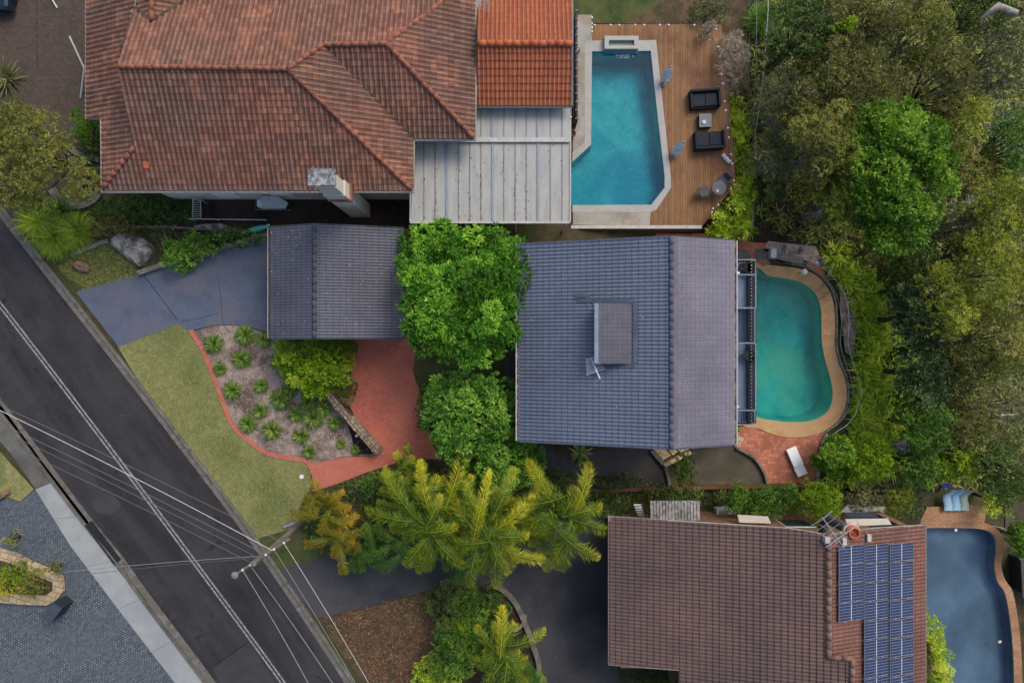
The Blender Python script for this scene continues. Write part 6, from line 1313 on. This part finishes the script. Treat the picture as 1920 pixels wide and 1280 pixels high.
# ---- bushland to the east : (label, ellipse, top z, material, leaf length, leaf width, density, clump radius, kind)
BUSH = [
 ('broad vivid green tree, the brightest crown of the bushland', (1690, 320, 100, 128), 6.5, L_bright2, .2, .09, 46, .72, 1.8),
 ('olive gum with knobbly crown left of the vivid green tree', (1560, 255, 78, 76), 5.5, L_olive, .15, .05, 44, .62, 1.5),
 ('yellow olive gum crown just below the knobbly olive gum', (1590, 370, 48, 62), 4.6, L_yolive, .15, .05, 48, .5, 1.2),
 ('brownish olive tree in the upper middle of the bushland', (1600, 150, 92, 84), 5.2, L_dolive, .15, .05, 44, .62, 1.5),
 ('pale olive tree nearest the chain link fence', (1480, 185, 48, 60), 3.8, L_golive, .14, .045, 42, .52, 1.2),
 ('dark green tree at the top edge right of the round grass tree', (1510, 50, 62, 66), 4.4, L_dark, .15, .06, 42, .6, 1.4),
 ('dark olive tree at the top edge, middle of the bushland', (1625, 30, 64, 50), 4.8, L_dolive, .15, .05, 42, .6, 1.3),
 ('green brown tree at the top edge left of the grey log', (1735, 50, 72, 58), 4.6, L_olive, .14, .05, 40, .6, 1.3),
 ('dark tree between the vivid green crown and the grey log', (1770, 150, 66, 62), 4.6, L_dolive, .14, .05, 40, .6, 1.4),
 ('yellowish green tree right above the vivid green tree', (1800, 225, 44, 62), 3.6, L_yolive, .14, .05, 44, .5, 1.2),
 ('grey leaved tree in the top right corner', (1885, 95, 52, 66), 4.4, L_golive, .14, .045, 38, .58, 1.3),
 ('mid green tree at the very top right', (1850, 10, 66, 40), 4.2, L_dark, .15, .05, 40, .58, 1.2),
 ('tall twiggy olive bush left of the knobbly gum', (1450, 300, 40, 50), 2.4, L_golive, .13, .04, 34, .45, 1.0),
 ('green bush along the chain link fence above the bare slope', (1440, 352, 30, 26), 1.2, L_dark, .13, .05, 50, .38, .7),
 ('olive bush beside the grey rock shelf', (1832, 318, 40, 48), 2.8, L_olive, .14, .05, 40, .5, 1.1),
 ('fresh green crown cut by the right edge near the rock shelf', (1908, 270, 30, 70), 3.6, L_mid, .14, .05, 44, .5, 1.1),
 ('orange tinged olive crown at the right edge below the rock shelf', (1890, 385, 54, 66), 4.2, L_yolive, .14, .05, 42, .56, 1.3),
 ('grey green bush beneath the vivid green tree on its right', (1800, 430, 46, 42), 2.4, L_golive, .13, .045, 40, .48, 1.0),
 ('dark bush in the gap below the vivid green tree', (1720, 478, 54, 38), 1.8, L_dark, .14, .05, 44, .48, .9),
 ('olive bush above the bright fern bank', (1640, 468, 44, 30), 1.2, L_dolive, .14, .05, 46, .42, .8),
 ('yellow green gum crown in the middle of the rear slope', (1785, 565, 50, 66), 4.4, L_yolive, .15, .05, 46, .55, 1.3),
 ('tall olive gum crown at the right edge above the middle', (1880, 510, 60, 78), 5.0, L_yolive, .14, .045, 42, .6, 1.4),
 ('dark bluish tree behind the fern bank', (1722, 592, 52, 56), 2.8, L_blue, .15, .07, 44, .52, 1.1),
 ('olive gum crown at the right edge around the middle', (1890, 640, 56, 66), 4.6, L_olive, .14, .045, 42, .58, 1.3),
 ('dark bluish tree in the centre of the rear slope', (1742, 700, 54, 60), 2.8, L_blue, .15, .07, 44, .52, 1.1),
 ('dim olive tree right of the dark bluish trees', (1822, 690, 48, 60), 3.2, L_dolive, .14, .05, 40, .52, 1.2),
 ('thin grey olive tree around the grey antenna', (1895, 775, 46, 58), 2.0, L_golive, .13, .04, 30, .5, 1.0),
 ('mid green tree below the dark bluish trees', (1742, 800, 46, 46), 2.2, L_mid, .14, .06, 44, .48, 1.0),
 ('dim green tree in the lower right of the rear slope', (1812, 800, 44, 52), 2.2, L_dolive, .14, .05, 42, .48, 1.0),
 ('small yellow green tree at the bottom of the rear slope', (1790, 872, 42, 34), 1.6, L_lime, .14, .05, 52, .42, .9),
 ('olive green shrub beside the grey boulder on the slope', (1640, 868, 36, 36), .8, L_lime, .14, .05, 52, .4, .8),
 ('leafy green tree right of the grey boulder', (1722, 872, 40, 34), 1.2, L_mid, .14, .06, 50, .42, .8),
 ('round vivid green shrub at the corner of the pool rail', (1570, 862, 34, 42), .4, L_bright2, .13, .07, 90, .4, .8),
 ('dark green tree at the right edge above the pinkish path', (1888, 885, 52, 58), 3.0, L_dark, .14, .05, 44, .54, 1.2),
 ('small round green tree right of the grey blue pool', (1930, 1015, 26, 36), -1.5, L_bright2, .14, .06, 70, .42, .8),
 ('thin yellow green bush behind the pale curved fence', (1872, 940, 20, 26), -2.2, L_fern, .13, .05, 60, .36, .7),
 ('pale yellow green crown touching the right upper rear corner', (1835, 470, 34, 40), 3.4, L_yolive, .14, .05, 44, .48, 1.0),
 ('dark shrub in the hollow between the ferns and the gum crowns', (1690, 540, 30, 40), .6, L_dark, .14, .05, 50, .4, .8),
 ('little lime shrub near the top of the bushland', (1592, 42, 14, 16), 5.2, L_lime, .14, .06, 80, .3, .5),
 ('brown twiggy bush on the deck side of the wire fence', (1372, 110, 26, 60), .6, L_twig, .2, .02, 46, .35, .6),
 ('greenish weed strip along the right edge of the deck', (1376, 235, 12, 60), -.2, L_fern, .13, .05, 60, .26, .4),
 ('small twiggy brown shrub at the top right corner of the deck', (1328, 57, 16, 12), .8, L_twig, .12, .02, 90, .22, .3),
 ('mossy bush at the top of the dry yard beyond the deck', (1330, 20, 40, 20), .2, L_golive, .13, .04, 60, .35, .5),
]
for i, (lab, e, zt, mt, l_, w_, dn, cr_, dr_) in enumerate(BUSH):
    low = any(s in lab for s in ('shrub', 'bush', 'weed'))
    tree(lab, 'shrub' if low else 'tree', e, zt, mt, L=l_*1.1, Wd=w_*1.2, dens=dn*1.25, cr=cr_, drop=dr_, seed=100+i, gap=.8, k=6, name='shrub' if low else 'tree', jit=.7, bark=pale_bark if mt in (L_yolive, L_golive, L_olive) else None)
# leafy vine by the lower right corner of the deck
tree('leafy green hedge running along the slanting corner of the deck', 'hedge', [(1326, 428), (1372, 372), (1384, 345), (1400, 300), (1408, 360), (1404, 440), (1350, 446)], .1, L_fern, L=.2, Wd=.06, dens=60, cr=.34, drop=.2, seed=61, k=6)
# ---- ferny bank as ground cover
def scatter(name, label, cat, n, poly, L, Wd, mat, rng, elev=(15, 75), per=9, seg=3, curl=1.3, zz=None, dz=0.0):
    w_ = [G(p[0], p[1], .5) for p in poly]; A = np.array([(p[0], p[1]) for p in w_]); lo, hi = A.min(0), A.max(0); VV, FF, vv = [], [], []; o = 0
    q = lo+rng.random((n*4, 2))*(hi-lo); q = q[inpoly(q[:, 0], q[:, 1], w_)][:n]
    V0 = [blades(per, L, Wd, rng, elev, seg, curl) for _ in range(10)]
    for i, (x_, y_) in enumerate(q):
        V, F, v = V0[i % 10]; s_ = rng.uniform(.6, 1.25); a = rng.random()*6.28; ca, sa = math.cos(a), math.sin(a)
        V2 = np.stack([(V[:, 0]*ca-V[:, 1]*sa)*s_+x_, (V[:, 0]*sa+V[:, 1]*ca)*s_+y_, V[:, 2]*s_+tz(x_)+dz], 1)
        VV.append(V2); FF.append(F+o); vv.append(np.clip(v*.8+rng.normal(.1, .22), 0, 1)); o += len(V)
    ob = finish(name, npmesh(name, np.vstack(VV), np.vstack(FF), np.concatenate(vv)), mat); return tag(ob, label, cat, None, 'stuff')
scatter('ferns', 'bright yellow green ferns covering the bank right of the teal pool', 'ferns', 2100, [(1555, 478), (1600, 462), (1640, 520), (1690, 600), (1710, 700), (1700, 800), (1690, 870), (1620, 905), (1570, 900), (1608, 820), (1616, 740), (1620, 660), (1618, 580), (1590, 530)], .95, .085, L_fern, np.random.default_rng(31), (5, 75), 8, 4)
scatter('undergrowth', 'tangled olive undergrowth on the bushland floor', 'undergrowth', 5500, [(1385, 400), (1430, -60), (2000, -60), (2000, 930), (1560, 905), (1640, 700), (1560, 470)], .55, .09, L_under, np.random.default_rng(32), (10, 65), 7)
scatter('weeds', 'green weeds along the fence line and dry yard', 'weeds', 260, [(1385, 220), (1400, 200), (1412, 440), (1340, 440), (1384, 350)], .6, .06, L_fern, np.random.default_rng(33), (30, 75), 8)
scatter('weeds', 'dark weeds in the shady strip above the boundary line', 'weeds', 260, [(205, 368), (360, 368), (360, 412), (110, 412)], .35, .04, L_dark, np.random.default_rng(34), (30, 75), 8)
scatter('ground_plants', 'dim leafy ground plants below the palms and shrubs', 'ground plants', 420, [(690, 892), (830, 868), (1010, 905), (1110, 918), (1140, 960), (1000, 990), (700, 1040), (570, 1040), (560, 985), (600, 925)], .45, .06, L_dark, np.random.default_rng(35), (25, 75), 8)
scatter('ground_plants', 'dim weeds around the brown roofed house and boundary', 'ground plants', 300, [(1105, 920), (1560, 912), (1760, 905), (1730, 975), (1650, 945), (1360, 945), (1110, 965)], .4, .05, L_dark, np.random.default_rng(36), (25, 75), 8)
scatter('grass', 'short dry green grass of the front lawn', 'grass', 8000, LAWN, .055, .022, leafmat('lawn_blades', (128, 134, 78), (146, 148, 92), (166, 164, 108), boost=1.1), np.random.default_rng(37), (15, 65), 6, 2, 1.0)
scatter('grass', 'grass of the small lawn round the brown boulder', 'grass', 2400, [(100, 500), (150, 543), (264, 512), (236, 482), (204, 452), (130, 482)], .06, .024, leafmat('green_lawn_blades', (72, 92, 40), (118, 128, 66), (166, 158, 98), boost=1.2), np.random.default_rng(38), (15, 65), 6, 2, 1.0)
scatter('fallen_leaves', 'dead brown leaves over the dry lawn below the pole', 'fallen leaves', 2600, [(600, 1164), (700, 1138), (800, 1114), (840, 1200), (830, 1330), (720, 1330), (645, 1225)], .12, .05, leafmat('dead_leaves', (80, 58, 40), (120, 88, 62), (170, 130, 96), boost=1.0), np.random.default_rng(39), (5, 40), 3, 2, .6)
scatter('mulch_chips', 'pale bark chips and leaf litter in the strappy plant bed', 'mulch', 3200, [(372, 624), (430, 612), (500, 628), (560, 640), (630, 735), (700, 850), (640, 852), (570, 862), (500, 842), (444, 795), (415, 725), (390, 660)], .11, .03, leafmat('bark_chips', (104, 88, 78), (154, 138, 128), (206, 194, 180), 0, 1.1), np.random.default_rng(40), (2, 25), 3, 2, .4)
# ---- long bright grass by the street corner, left
def grass_clump(px, py, R_, label, n=520, mat=L_grass, seed=1, Wd=.03, cat='ornamental grass', name='grass_clump', elev=(25, 85), curl=1.3, z=None):
    rng = np.random.default_rng(seed); V, F, v = blades(n, R_, Wd, rng, elev, 5, curl, r0=R_*.35); ob = finish(name, npmesh(name, V, F, v), mat); ob.location = G(px, py); return tag(ob, label, cat)
grass_clump(108, 448, 1.35, 'biggest bright long grass clump at the corner by the street', 900, seed=1)
grass_clump(148, 436, 1.2, 'bright long grass clump nearest the boundary, right of the biggest', 800, seed=2)
grass_clump(78, 418, 1.3, 'darker green long grass clump by the kerb at the left', 700, L_fern, 3)
grass_clump(120, 398, 1.1, 'dark feathery grass clump above the bright ones', 500, L_mid, 4)
grass_clump(1430, 42, 1.15, 'bright round grass tree on the chain link fence line', 1500, leafmat('grass_tree_leaves', (58, 96, 26), (92, 132, 42), (128, 164, 66)), 5, .025, 'grass tree', 'grass_tree', (0, 88), .7)
grass_clump(15, 150, 1.1, 'spiky grey green agave like clump at the left edge', 130, L_golive, 6, .08, 'agave', 'agave', (10, 80), .7)
grass_clump(28, 215, .8, 'smaller spiky clump below the agave like clump', 90, L_golive, 7, .07, 'agave', 'agave', (10, 80), .7)
grass_clump(1086, 850, .75, 'spiky yellow edged plant against the lower edge of the grey house', 60, leafmat('variegated_leaves', (64, 100, 30), (120, 150, 60), (206, 206, 130)), 8, .13, 'spiky plant', 'spiky_plant', (15, 75), .9)
grass_clump(1106, 893, .5, 'small pale spiky plant by the tip of the golden frond', 40, bpy.data.materials['variegated_leaves'], 9, .1, 'spiky plant', 'spiky_plant', (15, 75), .9)
grass_clump(842, 876, .75, 'thin spiky grass rosette below the red courtyard', 60, L_golive, 10, .03, 'spiky plant', 'spiky_plant', (5, 60), .4)
grass_clump(1383, 800, .35, 'tiny yellow green plant at the lower end of the balcony', 30, L_lime, 11, .06, 'small plant', 'small_plant')
for i, (px, py, lb) in enumerate(((30, 1072, 'yellow green leafy plant at the left end of the stone edged island'), (12, 1098, 'golden plant at the lower left of the stone edged island'), (60, 1092, 'brownish leafy plant in the middle of the stone edged island'))):
    rng = np.random.default_rng(70+i); tree(lb, 'shrub', (px, py, 26, 20), 1.0, (L_lime, L_gold, L_olive)[i], L=.14, Wd=.04, dens=70, cr=.25, drop=.3, seed=70+i, k=5, name='shrub')
for i, (px, py, lb) in enumerate(((25, 1012, 'thin small leafed sapling left above the island'), (104, 1065, 'thin small leafed sapling at the island tip'))):
    tree(lb, 'sapling', (px, py, 17, 15), 2.6, L_olive, L=.1, Wd=.05, dens=30, cr=.22, drop=.3, seed=80+i, k=4, name='sapling', under=False, base=G(px+12, py-8))
# ferny shrub by the driveway
tree('bright leafy shrub overhanging the driveway wall, left one', 'shrub', [(305, 462), (325, 455), (350, 458), (366, 472), (356, 496), (330, 506), (310, 490)], 1.1, L_fresh, L=.22, Wd=.07, dens=60, cr=.32, drop=.3, seed=90, k=5)
tree('darker leafy shrub overhanging the driveway wall, right one', 'shrub', (372, 458, 28, 26), 1.2, L_mid, L=.24, Wd=.06, dens=60, cr=.32, drop=.3, seed=91, k=5)
# ---- strappy clumps of the mulch bed : one built, the rest copied
rng = np.random.default_rng(50); protos = []
for s_ in range(4):
    V, F, v = blades(300, .66, .05, rng, (5, 88), 5, 1.6, .16); protos.append(npmesh('strappy_clump', V, F, np.clip(v*.7+V[:, 2]*.35, 0, 1))); protos[-1].materials.append(L_strap)
SP = [(402, 645, 1.0, 'uppermost strappy clump beside the curved red brick edging'), (461, 628, 1.0, 'strappy clump touching the lower edge of the driveway'), (496, 638, .85, 'strappy clump tucked under the left corner of the garage roof'),
 (454, 674, .98, 'strappy clump alone in the upper middle of the mulch'), (413, 691, .72, 'smallest strappy clump close to the red brick edging'), (437, 731, .92, 'round strappy clump halfway down the red brick edging'),
 (491, 724, .75, 'strappy clump alone on the palest patch of mulch'), (526, 749, 1.05, 'large strappy clump left of the dark clumps in the bed centre'), (490, 770, .8, 'strappy clump left below the large central one'),
 (467, 794, .95, 'strappy clump nearest the lower bend of the brick edging'), (511, 806, 1.0, 'yellow tipped strappy clump low on the bend of the edging'), (556, 776, .85, 'strappy clump just below the large central one'),
 (588, 784, 1.05, 'dark strappy clump in the middle right of the bed'), (580, 752, .95, 'dark strappy clump under the yellow green shrub'), (545, 728, .8, 'shaded strappy clump by the shrub left side'),
 (565, 817, .85, 'strappy clump in the lower middle of the bed'), (580, 846, .72, 'strappy clump where edging meets the red path'), (628, 793, .72, 'shaded strappy clump beside the slanting stone wall'),
 (640, 832, .5, 'small sparse strappy clump near the wall foot'), (666, 842, .5, 'tiny strappy clump at the lower tip of the bed'), (520, 680, .7, 'dim strappy clump left of the yellow green shrub'), (608, 765, .85, 'dark strappy clump next to the top of the stone wall')]
for i, (px, py, s_, lb) in enumerate(SP):
    o = bpy.data.objects.new('strappy_plant', protos[i % 4]); COL.objects.link(o); o.location = G(px, py, .03); o.scale = (s_,)*3; o.rotation_euler = (0, 0, i*1.3)
    tag(o, lb, 'strappy plant', 'strappy plants in the mulch bed')
# ---- palms : (label, base px, heart height, frond tips px, material)
def palm(label, cx, cy, z, tips, mat, seed, trunk=True, leaf=.62, gold=(), group='golden palms along the southern boundary', rise=.45):
    rng = np.random.default_rng(seed); c = Vector(W(cx, cy, z)); t = thing('palm_tree', label, 'palm tree', (c.x, c.y, tz(c.x)), group)
    if trunk:
        for s_ in range(3):
            a = s_*2.1+seed; obj('trunk', MB().tube([(c.x+.25*math.cos(a), c.y+.25*math.sin(a), tz(c.x)-.05), (c.x+.1*math.cos(a), c.y+.1*math.sin(a), z*.6), (c.x, c.y, z)], [.09, .07, .05], 8), MATS['bark'], t)
    nt_ = len(tips)
    for _ in range(12):
        a = rng.uniform(0, 6.28); rr = rng.uniform(45, 85)*(z/5 if z < 4.5 else 1); tips = list(tips)+[(cx+rr*math.cos(a), cy+rr*math.sin(a))]
    for i, (tx, ty) in enumerate(tips):
        e = W(tx, ty, z-.4); dx, dy = e[0]-c.x, e[1]-c.y; L_ = math.hypot(dx, dy)*1.22+.1
        jt = np.array([rng.normal(0, .38), rng.normal(0, .38), rng.uniform(-.5, .1)]) if i < nt_ else np.array([rng.normal(0, .65), rng.normal(0, .65), -rng.uniform(.3, 1.1)])*min(1, z/5)
        if i < nt_: dx, dy = dx-jt[0], dy-jt[1]
        V, F, v = frond(np.array(c)+jt, (dx, dy), L_*(1 if i < nt_ else .8), rng, droop=.75+rng.uniform(-.1, .2), leaf=leaf*rng.uniform(.9, 1.1), n=int(14+L_*15), rise=rise+rng.uniform(-.15, .3), wid=.042)
        V -= np.array([c.x, c.y, tz(c.x)]); V[:, 2] = np.maximum(V[:, 2], .05); finish('frond', npmesh('frond', V, F, v), L_gold if i in gold else mat, t)
    return t
palm('tall golden palm in the middle of the row, spreading over the driveway', 919, 1006, 5.2, [(920, 862), (868, 900), (1008, 945), (1008, 1052), (965, 1050), (915, 1095), (876, 1082), (850, 1010), (960, 900), (830, 955), (990, 1000), (940, 1070)], L_palm, 1, gold=(0, 2, 3))
palm('golden palm at the right end of the row, nearest the brown roof', 1053, 962, 5.0, [(1008, 880), (1116, 874), (1152, 992), (1102, 1066), (1036, 1066), (1066, 1072), (945, 975), (1080, 915), (1120, 940), (1000, 1000)], L_palm, 2, gold=(0, 1))
palm('golden palm left of centre with two fronds over the driveway', 815, 980, 4.8, [(778, 880), (864, 875), (705, 958), (795, 1085), (868, 1060), (745, 1020), (850, 1030), (720, 900), (840, 920), (770, 1040), (880, 985)], L_palm, 3, gold=(0, 1))
palm('darker palm at the left of the row above the driveway edge', 741, 1012, 4.0, [(718, 1070), (760, 1062), (690, 1045), (700, 985), (745, 955), (790, 990), (775, 1040)], L_palmd, 4, leaf=.5)
palm('small fan of green palm leaves beside the end of the red path', 758, 888, 2.8, [(740, 858), (775, 856), (790, 880), (780, 912), (745, 918), (728, 890)], L_palm, 5, leaf=.42, gold=(0,))
palm('shorter golden palm filling the gap left of the middle palm', 868, 958, 4.0, [(840, 905), (885, 895), (905, 940), (900, 985), (858, 1000), (825, 985), (820, 940)], L_palm, 21, leaf=.5)
palm('shorter golden palm filling the gap right of the middle palm', 985, 978, 3.9, [(960, 925), (1000, 920), (1030, 960), (1025, 1010), (985, 1030), (948, 1010), (940, 960)], L_palm, 22, leaf=.5, gold=(1,))
palm('shorter green palm behind the left golden palm', 778, 950, 3.6, [(745, 915), (780, 905), (812, 930), (800, 985), (760, 990), (735, 955)], L_palm, 23, leaf=.48)
palm('low dark palm hanging over the driveway below the left golden palm', 855, 1040, 3.2, [(830, 1070), (870, 1085), (895, 1060), (880, 1020), (830, 1025)], L_palmd, 24, leaf=.48)
palm('orange leaved croton like palm below the lawn corner', 610, 955, 2.6, [(575, 925), (600, 905), (640, 915), (665, 945), (650, 985), (610, 1000), (570, 985), (560, 950), (590, 960), (630, 960)], L_orange, 6, leaf=.5, group=None, rise=.8)
palm('second orange green feathery palm lower beside the driveway', 640, 1010, 2.6, [(600, 990), (625, 970), (670, 975), (700, 1000), (690, 1035), (655, 1055), (615, 1050), (590, 1020), (650, 1020)], L_orange, 7, leaf=.5, group=None, rise=.8)
palm('green feathery palm between the orange palms and the dark palm', 676, 1042, 2.2, [(650, 1070), (680, 1078), (710, 1060), (715, 1030), (640, 1040), (670, 1010)], L_mid, 8, leaf=.4, group=None, rise=.6)
palm('bright palm at the bottom of the southern garden bed', 938, 1235, 3.6, [(948, 1145), (1016, 1192), (1000, 1240), (985, 1290), (940, 1310), (895, 1300), (885, 1240), (905, 1185), (915, 1270)], L_palm, 9, leaf=.55, gold=(0,))
palm('paler palm at the bottom edge right of the bright one', 985, 1290, 3.0, [(1010, 1255), (1030, 1290), (960, 1262), (950, 1300), (1005, 1320)], L_palmd, 10, leaf=.5)
for i, (a_, b2, r_, lb) in enumerate((((1838, 36), (1906, 25), .22, 'long grey dead trunk lying in the top right corner'), ((1845, 154), (1884, 140), .14, 'pale curved branch lying above the grey rock shelf'))):
    p, q = Vector(W(*a_, 4.9 if i == 0 else 2.5)), Vector(W(*b2, 5.1 if i == 0 else 2.6)); m = p.lerp(q, .45)+Vector((0, .5, .1))
    solo('dead_branch', MB().tube([p, m, q], [r_*.4, r_, r_*.8], 9), pale_bark, lb, 'dead branch', sm=True)
rg = random.Random(9)
for i, (px, py, lb) in enumerate(((1452, 90, 'bare twiggy grey bush close to the round grass tree'), (1450, 240, 'bare twiggy grey bush between fence and olive gum'), (1520, 330, 'pale bare branches among the olive gums'), (1640, 90, 'grey bare branches in the brownish olive tree'))):
    q = Vector(G(px, py)); mb = MB()
    def br(p, d, L_, r_, n):
        e = p+d*L_; mb.tube([p, p.lerp(e, .5)+Vector((rg.uniform(-.1, .1), rg.uniform(-.1, .1), 0))*L_, e], [r_, r_*.8, r_*.55], 4, cap=False)
        if n: 
            for _ in range(3): dd = (d+Vector((rg.gauss(0, .6), rg.gauss(0, .6), rg.uniform(-.1, .3)))).normalized(); br(e, dd, L_*rg.uniform(.55, .8), r_*.6, n-1)
    for _ in range(4): br(q, Vector((rg.gauss(0, .5), rg.gauss(0, .5), 1)).normalized(), (1.6, 1.6, 2.6, 3.2)[i], .05, 4)
    solo('bare_shrub', mb, pale_bark, lb, 'bare shrub', base=tuple(q))
